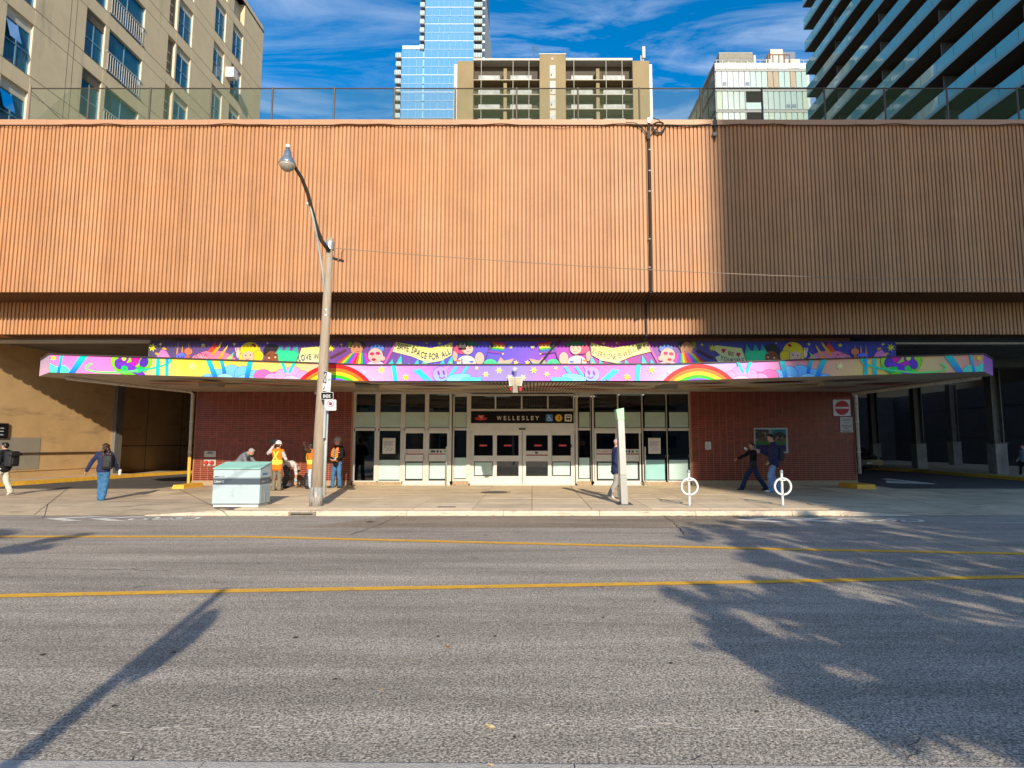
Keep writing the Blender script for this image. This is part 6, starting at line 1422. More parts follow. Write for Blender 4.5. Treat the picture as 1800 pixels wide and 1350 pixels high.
        for q in range(len(prof) - 1): mb.f += [(q * n + i, q * n + (i + 1) % n, (q + 1) * n + (i + 1) % n, (q + 1) * n + i) for i in range(n)]
        mb.f.append(tuple(range(n))[::-1]); o = mb.build('hard_hat', mat, s.root, smooth=True)
        rd = MB(); rd.tube([c + R @ Vector((0, .066 * H * math.cos(t), .012 * H + .064 * H * math.sin(t))) for t in [math.radians(20 + 14 * k) for k in range(11)]], .006 * H, 6); rd.build('ridge', mat, o, smooth=True); return o
    def cap_hat(s, mat):
        H = s.H; r_, f, up = s.headframe(); R = Matrix((r_, f, up)).transposed(); c = s.j('hea'); mb = MB()
        mb.ell(c + up * .028 * H - f * .004 * H, (.053 * H, .060 * H, .046 * H), 14, 10, R); mb.ell(c + up * .024 * H + f * .066 * H, (.042 * H, .040 * H, .006 * H), 12, 6, R)
        return remesh(mb, 'cap', mat, s.root, .010, 1)
    def vest(s, om, ym, back=True, sleeveless=True):
        H = s.H; mb = MB(); s.torso(mb, -.22, .93, [(-.3, .098, .075)] + s.TORS, .034, 11)
        for q in 'lr': mb.ell(s.j('sh' + q), .044 * H, 12, 8)
        v = remesh(mb, 'safety_vest', om, s.root, .015, 3, .006)
        mb = MB(); s.torso(mb, .10, .24, [(0, .0875, .0625), (.3, .085, .061)], .043, 4); remesh(mb, 'reflective_band', ym, v, .013, 1)
        a, b = s.j('pel').lerp(s.j('che'), .42), s.j('nek'); lat = (s.j('shr') - s.j('shl')).normalized(); up = (s.j('nek') - s.j('che')).normalized(); fd = up.cross(lat).normalized()
        sg = -1 if back else 1
        for sx in (-1, 1):
            if back: pts = [a + lat * sx * .062 * H + fd * sg * (.062 * H + .042), s.j('che') + fd * sg * (.066 * H + .046), s.j('nek') - lat * sx * .055 * H + fd * sg * (.050 * H + .030) - up * .02 * H]
            else: pts = [a + lat * sx * .05 * H + fd * (.060 * H + .042), s.j('che') + lat * sx * .055 * H + fd * (.064 * H + .044), s.j('nek') + lat * sx * .055 * H + fd * (.045 * H + .030) - up * .02 * H]
            m = MB(); q = [pts[0].lerp(pts[1], k / 4) for k in range(4)] + [pts[1].lerp(pts[2], k / 4) for k in range(5)]
            for a_, b_ in zip(q, q[1:]):
                w2 = (b_ - a_).normalized().cross(fd) * .024; m._add([a_ - w2, b_ - w2, b_ + w2, a_ + w2, a_ - w2 + fd * sg * .012, b_ - w2 + fd * sg * .012, b_ + w2 + fd * sg * .012, a_ + w2 + fd * sg * .012], [(0, 1, 2, 3), (4, 7, 6, 5), (0, 4, 5, 1), (1, 5, 6, 2), (2, 6, 7, 3), (3, 7, 4, 0)])
            m.build('reflective_strap', ym, v)
        return v
    def walk(s, front, back, lead='r', lift=.05):
        o = 'l' if lead == 'r' else 'r'; X_ = {'l': -.045, 'r': .045}
        s.J['an' + lead] = (X_[lead], front, .045); s.J['kn' + lead] = (X_[lead], front * .62 + .02, .285); s.J['an' + o] = (X_[o], -back, .045 + lift); s.J['kn' + o] = (X_[o], -back * .32 + .02, .282)
        if lift > .02: s.toe[o] = (0, 1, -.85)
BLACKC = cloth('black', (.012, .012, .014)); NAVY = cloth('navy', (.025, .032, .085)); JEAN = cloth('jean', (.055, .16, .30)); DJEAN = cloth('dark_jean', (.020, .035, .085)); LJEAN = cloth('light_jean', (.20, .29, .48))
CREAMC = cloth('cream', (.60, .54, .43)); KHAKI = cloth('khaki', (.19, .165, .115)); GREYC = cloth('grey', (.175, .19, .215)); DGREY = cloth('dark_grey', (.055, .055, .06)); OFFW = cloth('off_white', (.58, .52, .50)); PALEB = cloth('pale_blue', (.50, .58, .68)); TROUG = cloth('grey_trouser', (.33, .30, .27))
ORANGE = cloth('hi_vis_orange', (.95, .20, .015)); YELT = cloth('hi_vis_yellow', (.78, .72, .10)); SHW = cloth('shoe_white', (.72, .69, .62), .6); SHB = cloth('boot', (.045, .030, .022), .6); SOLE = cloth('sole', (.55, .52, .47), .6)
HAIRB = M('hair_black', (.012, .010, .009), .45, var=.3, scale=60); HAIRBR = M('hair_brown', (.055, .022, .014), .4, var=.5, scale=50); BAGM = M('bag_black', (.018, .018, .02), .6, var=.2, scale=20, bump=.3, bscale=80)
def pack(P_, label, dy=-.11, size=(.30, .17, .44), z=.70, dx=0., tilt=0.):
    c = P_.W((dx, dy, z)); R = Matrix((P_.rt, P_.fw, Vector((0, 0, 1)))).transposed() @ Matrix.Rotation(tilt, 3, 'X')
    o = rbox('backpack', c, size, BAGM, None, R, .055); tag(o, label, 'backpack'); WL[o.name] = Vector(c)
    rbox('pocket', c + R @ Vector((0, -size[1] * .5, -size[2] * .16)), (size[0] * .72, .06, size[2] * .42), BAGM, o, R, .02)
    for sx in (-1, 1):
        a = c + R @ Vector((sx * .09, size[1] * .45, size[2] * .44)); b = P_.j('sh' + ('l' if sx < 0 else 'r')) + Vector((0, 0, .055)) - P_.rt * sx * .05; f = P_.j('che') + P_.rt * sx * .09 + P_.fw * .13; g_ = c + R @ Vector((sx * .12, size[1] * .4, -size[2] * .36))
        MB().tube([a, b, b + P_.fw * .07 - Vector((0, 0, .03)), f, f.lerp(g_, .6) + P_.rt * sx * .07, g_], .016, 6).build('strap', BAGM, o)
    return o
# 1 walker leaving on the left
p = Person(3, 871.5, 777.5, 178, 'person in a black jacket and cream trousers walking away along the tan wall'); p.walk(.13, .12, 'l'); p.J['wrl'] = (-.12, .10, .50); p.J['elr'] = (.125, -.06, .64)
p.body('tan'); p.hair(HAIRB, 'short'); p.top(BLACKC, 'jacket', .026); p.trousers(CREAMC, 'trousers', .02); p.shoes(SHW)
pk = pack(p, 'bulky black backpack worn by the walker in cream trousers', -.135, (.34, .24, .48), .69); rbox('rolled_mat', p.W((0, -.20, .775)), (.42, .12, .10), BAGM, pk, Matrix((p.rt, p.fw, Vector((0, 0, 1)))).transposed(), .04)
# 2 woman with long curls
p = Person(178, 879.5, 779, 105, 'person with long brown curls in a navy jumper and wide blue jeans, seen from behind'); p.J.update(anl=(-.035, .05, .045), anr=(.03, -.05, .045), knl=(-.04, .05, .285), knr=(.045, .0, .285), ell=(-.20, .02, .66), wrl=(-.265, .03, .525), elr=(.16, .03, .64), wrr=(.18, .12, .53))
p.lookyaw = 35; p.body('pale'); p.hair(HAIRBR, 'curly'); p.top(NAVY, 'jumper', .024, 1.0, -.02, .032, .008, .010); p.trousers(JEAN, 'jeans', .030, .014); p.shoes(SHW, SOLE)
pack(p, 'black backpack hanging off the right shoulder of the person with long curls', -.085, (.26, .18, .40), .665, .085)
hw = p.j('wrr') + Vector((.05, .02, -.10)); mb = MB(); mb.lathe(hw, [(.03, -.06), (.04, .05), (.042, .055), (.035, .075)], 12); mb.ell(hw + Vector((0, 0, .07)), (.05, .05, .04)); tag(mb.build('drink_cup', WHITEP), 'white cup carried by the person with long brown curls', 'cup')
# 3 man bent over behind the bin
p = Person(424, 858, 770, -8, 'person in a grey shirt bending forward behind the litter bin', Y=21.0); p.H = 1.74
p.J.update(pel=(0, -.10, .505), che=(0, .045, .655), nek=(0, .135, .735), hea=(0, .215, .775), shl=(-.1, .125, .715), shr=(.1, .125, .715), ell=(-.13, .20, .57), elr=(.13, .19, .57), wrl=(-.09, .32, .545), wrr=(.10, .33, .555), hil=(-.05, -.09, .49), hir=(.05, -.09, .49), knl=(-.06, -.02, .28), knr=(.06, .02, .28), anl=(-.06, -.07, .045), anr=(.06, -.03, .045))
p.body('tan'); p.hair(M('hair_grey', (.33, .31, .29), .6, var=.3, scale=60), 'short'); p.top(GREYC, 'shirt', .024, .85); p.trousers(DGREY); p.shoes(SHB)
# 4 worker with white hard hat
p = Person(485.5, 862.5, 776.8, 84, 'person in a white hard hat and orange vest holding up a black tablet'); p.J.update(ell=(-.225, .03, .765), wrl=(-.165, .10, .90), anl=(-.065, 0, .045), anr=(.06, .01, .045), elr=(.15, .05, .65), wrr=(.13, .14, .60))
p.body('pale', .9); p.hardhat(M('helmet_white', (.80, .80, .80), .3, var=.02, spec=.5)); p.hair(HAIRBR, 'none'); p.top(OFFW, 'hoodie', .026, .95); p.vest(ORANGE, YELT, True); p.trousers(KHAKI, 'trousers', .012, .013); p.shoes(SHB)
c = p.j('wrl') + Vector((.02, .03, .17)); tb = rbox('tablet', c, (.27, .035, .19), M('tablet_black', (.012, .012, .013), .4), None, None, .012, 2); tag(tb, 'black tablet in a rugged case raised by the worker in the white hard hat', 'tablet'); WL[tb.name] = Vector(c)
rbox('screen', c + Vector((0, .019, 0)), (.23, .004, .15), M('screen_dark', (.03, .04, .05), .15), tb, None, .001, 1)
MB().tube([c + Vector((-.02, -.01, -.09)), c + Vector((.04, -.06, -.28)), p.j('nek') + Vector((-.03, -.09, -.04))], .008, 6).build('strap', CREAMC, tb)
# 5 second worker bent right down
p = Person(503, 858, 770, 20, 'person in a pale shirt and dark trousers bent down to the ground beside the worker', Y=22.3); p.H = 1.72
p.J.update(pel=(0, -.02, .50), che=(.0, .12, .52), nek=(0, .20, .47), hea=(0, .235, .40), shl=(-.1, .19, .485), shr=(.1, .19, .485), ell=(-.11, .21, .31), elr=(.11, .22, .31), wrl=(-.09, .20, .15), wrr=(.09, .22, .14), hil=(-.05, -.01, .48), hir=(.05, -.01, .48), knl=(-.07, .06, .28), knr=(.07, .03, .28), anl=(-.07, -.02, .045), anr=(.07, -.04, .045))
p.body('tan'); p.hair(HAIRB, 'short'); p.top(OFFW, 'shirt', .022, .45); p.trousers(DGREY, 'trousers', .012); p.shoes(SHB)
for q in 'lr': MB().ell(p.j('wr' + q) + Vector((0, 0, .04)), (.045, .045, .06)).build('glove', cloth('glove', (.30, .50, .52)), p.root, smooth=True)
hh = g_at(487, 857) + Vector((.05, .9, .10)); mb = MB(); mb.lathe(hh - Vector((0, 0, .1)), [(.17, 0), (.175, .012), (.14, .02), (.135, .06), (.11, .10), (.06, .13), (.01, .14)], 18); tag(mb.build('spare_hard_hat', MATS['helmet_white'], smooth=True), 'white hard hat lying on the ground between the workers', 'hard hat')
# 6 worker shading the eyes behind the pole
p = Person(547, 855.5, 771, 200, 'person in an orange vest and pale trousers shading the eyes beside the pole', Y=22.0); p.H = 1.66
p.J.update(ell=(-.15, .11, .86), wrl=(-.03, .13, .935), elr=(.17, .10, .85), wrr=(.05, .14, .945)); p.body('dark'); p.hair(HAIRB, 'bun'); p.top(cloth('brown', (.06, .035, .025)), 'shirt', .02, .9); p.vest(ORANGE, YELT, False); p.trousers(PALEB); p.shoes(SHB)
# 7 worker with grey hard hat
p = Person(592, 857.5, 770.5, -118, 'person in a grey hard hat, open orange vest and blue jeans standing by the window'); p.J.update(ell=(-.165, .0, .655), wrl=(-.10, .105, .585), elr=(.155, .0, .645), wrr=(.035, .125, .58), anl=(-.085, .0, .045), anr=(.08, .04, .045), knl=(-.07, .02, .285), knr=(.07, .04, .285)); p.toe = dict(l=(-.4, 1, -.25), r=(.3, 1, -.25))
p.lookyaw = -25; p.body('pale'); p.hair(M('hair_greyb', (.2, .17, .14), .6), 'none'); p.hardhat(M('helmet_grey', (.34, .36, .33), .35, var=.05)); 
p.top(cloth('plaid', (.42, .36, .38)), 'shirt', .020, .3); 
mb = MB(); H = p.H; p.torso(mb, -.2, .92, [(-.3, .095, .07)] + p.TORS, .026, 10)
for q in 'lr': cap(mb, p.j('sh' + q), p.j('el' + q), .044 * H, .038 * H); cap(mb, p.j('el' + q), p.j('wr' + q), .038 * H, .031 * H)
lat = (p.j('shr') - p.j('shl')).normalized()
jk = remesh(mb, 'jacket', BLACKC, p.root, .015, 3, .008)
ch = p.j('che'); fd = Vector((0, 0, 1)).cross(lat)
mb = MB()
for i in range(6):
    for k in range(3):
        a = ch + fd * (.064 * H + .034) + lat * ((k - 1) * .045) + Vector((0, 0, .10 - i * .062)); mb._add([a + lat * -.019 + Vector((0, 0, -.018)), a + lat * .019 + Vector((0, 0, -.018)), a + lat * .019 + Vector((0, 0, .018)), a + lat * -.019 + Vector((0, 0, .018)), ] , [(0, 1, 2, 3)])
for s_ in (-1, 1):
    m = MB(); q = [p.j('nek') + lat * s_ * .085 + fd * .085 + Vector((0, 0, -.02)), ch + lat * s_ * .115 + fd * (.055 * H + .045), p.j('pel') + lat * s_ * .125 + fd * (.058 * H + .045) + Vector((0, 0, .02))]
    q = [q[0].lerp(q[1], k / 4) for k in range(4)] + [q[1].lerp(q[2], k / 4) for k in range(5)]
    for a_, b_ in zip(q, q[1:]): m._add([a_ - lat * .055, b_ - lat * .055, b_ + lat * .055, a_ + lat * .055] + [x_ + fd * .02 for x_ in (a_ - lat * .055, b_ - lat * .055, b_ + lat * .055, a_ + lat * .055)], [(0, 1, 2, 3), (4, 7, 6, 5), (0, 4, 5, 1), (1, 5, 6, 2), (2, 6, 7, 3), (3, 7, 4, 0)])
    vv = m.build('safety_vest', ORANGE, p.root); a_, b_ = q[1], q[5]
    MB()._add([x_ + fd * .024 for x_ in (a_ - lat * .028, b_ - lat * .028, b_ + lat * .028, a_ + lat * .028)], [(0, 1, 2, 3)]).build('reflective_strap', YELT, vv)
    MB()._add([x_ + fd * .025 for x_ in (q[6] - lat * .056, q[7] - lat * .056, q[7] + lat * .056, q[6] + lat * .056)], [(0, 1, 2, 3)]).build('reflective_band', YELT, vv)
mb2 = MB(); mb2.v = mb.v; mb2.f = mb.f; mb2.build('plaid_check', cloth('plaid_check', (.10, .05, .07)), p.root)
fr_ = MB(); fr_._add([ch + fd * (.064 * H + .030) + lat * a_ + Vector((0, 0, b_)) for a_, b_ in ((-.075, -.28), (.075, -.28), (.075, .13), (-.075, .13))], [(0, 1, 2, 3)]); fr_.build('shirt_front', cloth('plaid', (.42, .36, .38)), p.root)
p.trousers(JEAN, 'jeans', .012, .012); p.shoes(SHB, cloth('sole_dark', (.05, .04, .03)))
# backpack on the ground
c = g_at(539, 858) + Vector((0, .25, .27)); o = rbox('backpack', c, (.34, .24, .52), BAGM, None, Matrix.Rotation(math.radians(-10), 3, 'X'), .07); tag(o, 'black and grey backpack standing on the pavement beside the utility pole', 'backpack'); WL[o.name] = Vector(c)
rbox('pocket', c + Vector((.02, -.13, -.08)), (.20, .06, .26), M('bag_grey', (.07, .06, .065), .6), o, Matrix.Rotation(math.radians(-10), 3, 'X'), .025)
MB().tube([c + Vector((-.14, -.05, .22)), c + Vector((-.24, -.08, .0)), c + Vector((-.30, -.06, -.25)), c + Vector((-.17, -.04, -.22))], .018, 6).build('strap', BAGM, o)
# 8 man behind the pillar
p = Person(1084.5, 877.5, 771.5, 4, 'person in a pink cap and navy fleece walking behind the information pillar'); p.walk(.07, .12, 'l', .06); p.J.update(elr=(.115, -.05, .64), wrr=(.11, .06, .505), ell=(-.12, .03, .64), wrl=(-.11, .13, .53))
p.body('pale', 1.1); p.cap_hat(cloth('pink_cap', (.62, .40, .38))); p.top(NAVY, 'fleece', .034, 1., -.22, .034, .012, .012); p.trousers(TROUG, 'trousers', .022, .014); p.shoes(SHW, SOLE)
c = p.j('wrr') + Vector((.02, 0, -.27)); bg_ = MB(); bg_._add([c + Vector(q) for q in ((-.09, -.05, -.15), (.09, -.05, -.15), (.09, .05, -.15), (-.09, .05, -.15), (-.085, -.035, .13), (.08, -.03, .14), (.085, .03, .13), (-.085, .03, .14))], [(0, 3, 2, 1), (0, 1, 5, 4), (1, 2, 6, 5), (2, 3, 7, 6), (3, 0, 4, 7)])
bg_ = bg_.build('paper_bag', M('kraft_paper', (.58, .35, .18), .8, var=.15, scale=12, bump=.4, bscale=20)); tag(bg_, 'brown paper bag carried by the person in the navy fleece', 'bag'); WL[bg_.name] = bg_.location.copy()
MB().tube([c + Vector((-.05, 0, .13)), c + Vector((-.03, 0, .20)), c + Vector((.03, 0, .20)), c + Vector((.05, 0, .13))], .006, 6).build('handle', MATS['kraft_paper'], bg_)
# 9 woman pointing
p = Person(1326, 861.5, 776, 181, 'person in a black top and dark jeans striding and pointing down ahead'); p.H = 1.66; p.walk(.225, .235, 'r', .0); p.J.update(anr=(.045, .245, .04), knr=(.05, .15, .28), anl=(-.045, -.25, .045), knl=(-.05, -.07, .275), pel=(0, 0, .50), hil=(-.05, 0, .485), hir=(.05, 0, .485), che=(0, 0, .70), nek=(0, .0, .825), hea=(0, .025, .925), elr=(.115, .14, .735), wrr=(.11, .29, .66), ell=(-.13, .06, .70), wrl=(-.05, .125, .83))
p.lookyaw = 25; p.body('mid', .25); p.hair(HAIRB, 'bun'); p.top(BLACKC, 'top', .018, .98, -.02); p.trousers(DJEAN, 'jeans', .024, .012); p.shoes(BLACKC, cloth('sole_dark', (.05, .04, .03)))
c = p.j('wrl') + p.fw * .07 + Vector((0, 0, .07)); mb = MB(); [mb.ell(c + Vector((random.uniform(-.03, .03), random.uniform(-.02, .02), random.uniform(-.02, .03))), (.04, .035, .035), 8, 6) for _ in range(4)]; tag(mb.build('wrapped_snack', WHITEP, smooth=True), 'white wrapped snack held to the mouth of the striding person', 'snack')
c = p.W((-.10, .045, .55)); o = rbox('shoulder_bag', c, (.12, .26, .24), BAGM, None, Matrix((p.rt, p.fw, Vector((0, 0, 1)))).transposed(), .05); tag(o, 'black shoulder bag on the hip of the striding person', 'bag'); WL[o.name] = Vector(c)
MB().tube([c + p.fw * .1 + Vector((0, 0, .1)), p.j('che') + p.fw * .13 - p.rt * .03, p.j('shr') + Vector((0, 0, .06))], .010, 6).build('strap', BAGM, o)
# 10 tall man with phone
p = Person(1362, 865, 763, 178, 'tall person in a navy sweatshirt and light jeans walking and holding a phone'); p.walk(.055, .06, 'l', .02); p.J.update(knl=(-.05, .085, .285), anl=(-.045, .07, .045), anr=(.045, -.075, .055), knr=(.05, .02, .285), elr=(.125, .03, .64), wrr=(.115, .165, .695), ell=(-.13, -.01, .635), wrl=(-.12, .10, .53), hea=(0, .03, .928))
p.body('mid', .8); p.hair(HAIRB, 'short'); p.top(NAVY, 'sweatshirt', .030, 1., -.16, .034, .010, .010); p.trousers(LJEAN, 'jeans', .028, .014); p.shoes(SHW, SOLE)
pack(p, 'black backpack worn by the tall person in light jeans', -.115, (.30, .18, .44), .655)
c = p.j('wrr') + p.fw * .10 + Vector((0, 0, .035)); ph = rbox('phone', c, (.075, .15, .012), M('phone_case', (.45, .42, .42), .3), None, Matrix((p.rt, p.fw, Vector((0, 0, 1)))).transposed() @ Matrix.Rotation(.5, 3, 'X'), .005, 2); tag(ph, 'pale phone in the hand of the tall person in light jeans', 'phone')
# 11 passer-by cut by the right edge
p = Person(1803, 838, 781, 182, 'person in a blue and grey jacket walking by the columns of the right bus lane'); p.walk(.12, .12, 'r'); p.J.update(wrr=(.12, .10, .52)); p.body('pale'); p.hair(HAIRB, 'short'); p.top(cloth('blue_grey', (.22, .32, .42)), 'jacket', .026); p.trousers(BLACKC); p.shoes(SHB)
# ================================================================== BUILDINGS BEHIND
# ---- beige apartment block on the left: its long side runs away from the street
XB = -20.7
yu = lambda u: onX(u, 85, XB).y
BE = M('beige_concrete', (.76, .60, .37), .85, var=.08, scale=.7, bump=.25, bscale=12, stain=((.34, .28, .19), .8, .58, .85, (1, 1, .2)))
BE2 = M('beige_panel', (.58, .52, .40), .8, var=.06, scale=1)
BGL = glass('blue_glass', (.06, .28, .44), .03, .5, 1.33, .0, 0., ((.02, .17, .28), .65)); BFR = M('blue_frame', (.16, .36, .50), .4, metal=.3)
BGD = M('room_blue', (.012, .10, .17), .3, var=.3, scale=1, spec=.6); LOUV = M('louvre', (.13, .10, .07), .6)
ab = thing('apartment_block', (XB - 6, 35, 0), 'beige concrete apartment block with blue framed windows and railed balconies', 'building')
YE = onX(463.3, 57.8, XB).y; ZR = onX(463.3, 57.8, XB).z; Z0 = onX(0, 95.6, XB).z; FL = 2.95
MB().box(XB - 14, XB - .42, 21.3, YE, zlb + 1.2, ZR).build('core', BE2, ab)
bays = [(6, 57, 'a'), (148, 184, 'b'), (190.5, 252, 'c'), (294.5, 309, 'd'), (311, 337, 'e'), (375.5, 395.5, 'e'), (408, 427, 'e')]
ed = [21.3] + [q for u0, u1, _ in bays for q in (yu(u0), yu(u1))] + [YE]
for i in range(0, len(ed), 2):
    if ed[i + 1] - ed[i] > .02: MB().box(XB - .419, XB, ed[i], ed[i + 1] - (0 if i < len(ed) - 2 else .0), zlb + 1.2, ZR).build('pier', BE, ab)
MB().box(XB - 14.05, XB + .03, 21.2, YE + .03, ZR, ZR + .10).build('roof_edge', M('roof_dark', (.04, .045, .05), .6), ab)
lev = [Z0 + FL * k for k in range(-2, 6)]
for z in lev:
    for u0, u1, t_ in bays:
        if z + .05 < ZR: MB().box(XB - .415, XB - .004, yu(u0) + .002, yu(u1) - .002, z - .72, z).build('spandrel', BE, ab)
for z in lev[2:]:
    mb = MB(); mb.box(XB, XB + .004, 21.3, YE, z - .02, z + .005); mb.box(XB, XB + .004, 21.3, YE, z - .73, z - .71); mb.build('panel_joint', M('joint_dark', (.16, .13, .09), .9), ab)
for u in (120, 130): MB().box(XB, XB + .003, yu(u) - .012, yu(u) + .012, 10, ZR - .1).build('panel_joint', MATS['joint_dark'], ab)
MB().box(XB - .418, XB - .003, ed[1], YE - .1, lev[-1] + 2.16, ZR).build('parapet', BE, ab)
rr = random.Random(4)
for k, z in enumerate(lev[:-1]):
    for u0, u1, t_ in bays:
        a, b = yu(u0) + .003, yu(u1) - .003; top = z + FL - .72
        if top > ZR: continue
        xg = XB - .13
        MB().box(XB - .17, XB - .002, b - .025, b + .001, z + .001, top - .001).build('reveal', M('reveal_cream', (.66, .58, .44), .7, var=.05), ab)
        if t_ == 'd':
            MB().box(XB - .414, XB - .26, a, b, z, top).build('recess_panel', M('recess_grey', (.22, .17, .12), .8), ab)
            for q in range(3): MB().box(XB - .26, XB - .23, a, b - .1, z + .35 + q * .55, z + .40 + q * .55).build('louvre', WHITEP, ab)
            continue
        hd = .42 if t_ in 'ae' else (.50 if t_ == 'b' else 0.)
        if hd:
            MB().box(XB - .17, XB - .10, a, b - .03, top - hd, top - .002).build('header_panel', BE2 if t_ != 'b' else LOUV, ab)
            if t_ == 'b':
                for q in range(5): MB().box(XB - .10, XB - .07, a, b - .03, top - hd + .05 + q * .09, top - hd + .08 + q * .09).build('louvre', M('louvre_light', (.30, .25, .18), .6), ab)
        gt = top - hd - .005
        wn = MB(); wn.box(xg - .03, xg + .03, a, a + .05, z, gt); wn.box(xg - .03, xg + .03, b - .08, b - .03, z, gt); m_ = (a + b) / 2; wn.box(xg - .03, xg + .03, m_ - .03, m_ + .03, z, gt); zm_ = z + (gt - z) * .52; wn.box(xg - .028, xg + .034, a + .051, b - .081, zm_ - .03, zm_ + .03)
        wn = wn.build('window', BFR, ab)
        for (y0, y1) in ((a + .05, m_ - .03), (m_ + .03, b - .08)):
            for (z0, z1) in ((z, zm_ - .03), (zm_ + .03, gt)): MB().box(xg - .006, xg + .006, y0, y1, z0 + .001, z1 - .001).build('pane', BGL, wn)
        MB().box(XB - .26, XB - .25, a, b, z, gt).build('room', BGD, wn)
        if t_ == 'c':
            rl = MB(); rl.box(XB + .0, XB + .04, a - .1, b + .05, z + 1.0, z + 1.05); rl.box(XB + .0, XB + .04, a - .1, b + .05, z + .08, z + .12); rl = rl.build('balcony_rail', M('rail_white', (.52, .50, .45), .5), ab)
            n = 15
            for q in range(n): MB().box(XB + .01, XB + .03, a + (b - a) * q / n, a + (b - a) * q / n + .03, z + .12, z + 1.0).build('baluster', MATS['rail_white'], rl)
        if t_ == 'a' and k in (1, 2, 3):
            MB()._add([(XB - .09, a + .1, gt - .1), (XB - .09, m_, gt - .1), (XB + .12, m_, gt - .85), (XB + .12, a + .1, gt - .85)], [(0, 1, 2, 3)]).build('open_sash', BGL, wn)
MB().box(XB - .1, XB + .55, yu(399), yu(406), lev[5] + .75, lev[5] + 1.45).build('air_conditioner', WHITEP, ab)

# ---- tall blue glass tower
YT = 178.0
gt_ = thing('glass_tower', (onY(790, 200, YT).x, YT, 0), 'tall blue glass residential tower rising behind the roof', 'building')
TGL = glass('tower_glass', (.25, .50, .78), .03, .6, 1.5, .10, .15, ((.15, .42, .78), .7)); TBACK = M('tower_room', (.22, .46, .76), .6, var=.25, scale=.25); TFR = M('tower_frame', (.62, .70, .76), .4); TDK = M('tower_dark', (.05, .10, .17), .4)
def px(u): return onY(u, 200, YT).x
top_z = onY(790, -260, YT).z; zlow = onY(745, 87, YT).z
MB().box(px(744), px(832), YT + .3, YT + 24, 0, top_z).build('core', TBACK, gt_); MB().box(px(703.5), px(744), YT + .3, YT + 24, 0, zlow).build('podium_core', TBACK, gt_)
fh = 16.9 * YT / F
zf = zlow + fh * .0; zq = []
z = zlow - 8 * fh
while z < onY(790, -30, YT).z: zq.append(z); z += fh
gme = {}
for i, z in enumerate(zq):
    lowp = z < zlow - .1
    us = [703.5, 730.5, 741.5, 743.8] if lowp else []
    us = us + ([743.8, 768, 787, 807, 832] if i % 2 else [743.8, 770, 789, 809, 832])
    us = sorted(set(us))
    for a, b in zip(us, us[1:]):
        x0, x1 = px(a) + .08, px(b) - .08
        if x1 - x0 < .3: continue
        pn = MB().box(x0, x1, YT, YT + .08, z + .22, z + fh - .1).build('pane', TGL, gt_)
        n = 2
        mb = MB(); [mb.box(x0 + (x1 - x0) * q / n - .05, x0 + (x1 - x0) * q / n + .05, YT - .06, YT, z + .22, z + fh - .1) for q in range(1, n)]
        if (i + int(a)) % 2: mb.box(x0 + (x1 - x0) * .25, x0 + (x1 - x0) * .55, YT - .05, YT, z + fh * .42, z + fh * .45)
        mb.build('glazing_bar', M('tower_bar', (.16, .34, .56), .4), pn)
        if (i * 7 + int(a)) % 3: MB().box(x0 + .1, x0 + .1 + (x1 - x0) * (.3 + .25 * ((i * 13 + int(b)) % 3)), YT + .2, YT + .29, z + .25, z + .25 + fh * (.12 + .2 * ((i * 5 + int(a)) % 4 == 0))).build('furniture', M('room_white', (.75, .78, .8), .6), gt_)
    MB().box(px(703.5) if lowp else px(743.8), px(832), YT - .06, YT + .2, z - .06, z + .14).build('slab_edge', TFR if i % 2 else M('slab_mid', (.28, .45, .62), .4), gt_)
    # corner balconies
    if i % 2 == 0 or True:
        for a, b in (((736, 743), (832.5, 846)) if not lowp else ((695 - (i % 3), 703), (832.5, 846))):
            sl_ = MB().box(px(a), px(b), YT - .4, YT + 3, z - .25, z).build('balcony', M('balcony_soffit', (.24, .20, .15), .7), gt_)
            MB().box(px(a), px(b), YT - .45, YT - .35, z, z + 1.25).build('rail', M('rail_glass', (.26, .36, .36), .3), sl_)
            mb = MB(); [mb.box(px(a) + (px(b) - px(a)) * q / 3 - .06, px(a) + (px(b) - px(a)) * q / 3 + .06, YT - .5, YT - .45, z, z + 1.3) for q in range(4)]; mb.box(px(a), px(b), YT - .5, YT - .45, z + 1.25, z + 1.4); mb.build('rail_frame', TFR, sl_)
MB().box(px(845), px(846.5), YT + .3, YT + 30, 0, top_z).build('east_face', TDK, gt_)
MB().box(px(832.5), px(845), YT + 2.8, YT + 3, 0, top_z).build('balcony_back', TBACK, gt_)
for i, z in enumerate(zq): MB().box(px(846.5), px(846.5) + .8, YT + .5, YT + 30, z - .2, z + .5).build('side_slab', TFR, gt_)
MB().box(px(705), px(742), YT - .2, YT + .0, zlow, zlow + 1.2).build('roof_rail', TFR, gt_)

# ---- brown brick slab block with balconies
YB = 115.0
bb_ = thing('brick_slab_block', (onY(972, 200, YB).x, YB, 0), 'brown brick slab apartment block with two stacks of deep balconies', 'building')
BRB = M('buff_brick', (.285, .215, .115), .85, var=.1, scale=.35, bump=.2, bscale=4, stain=((.20, .15, .08), .15, .55, .8, (1, 1, .4)))
q = lambda u: onY(u, 150, YB).x; zv = lambda v: onY(972, v, YB).z
W1, W2 = M('white_parapet', (.52, .49, .42), .6), M('balcony_back', (.075, .06, .045), .7)
for a, b, v in ((803.5, 832, 107), (948.5, 994.5, 96), (1112.5, 1142, 107)): MB().box(q(a), q(b), YB, YB + 2.4, 0, zv(v)).build('wall', BRB, bb_)
for a, b in ((798, 803.4), (1142.1, 1147)): MB().box(q(a), q(b), YB + .2, YB + 12, 0, zv(112)).build('white_end_wall', M('white_render', (.72, .71, .68), .6), bb_)
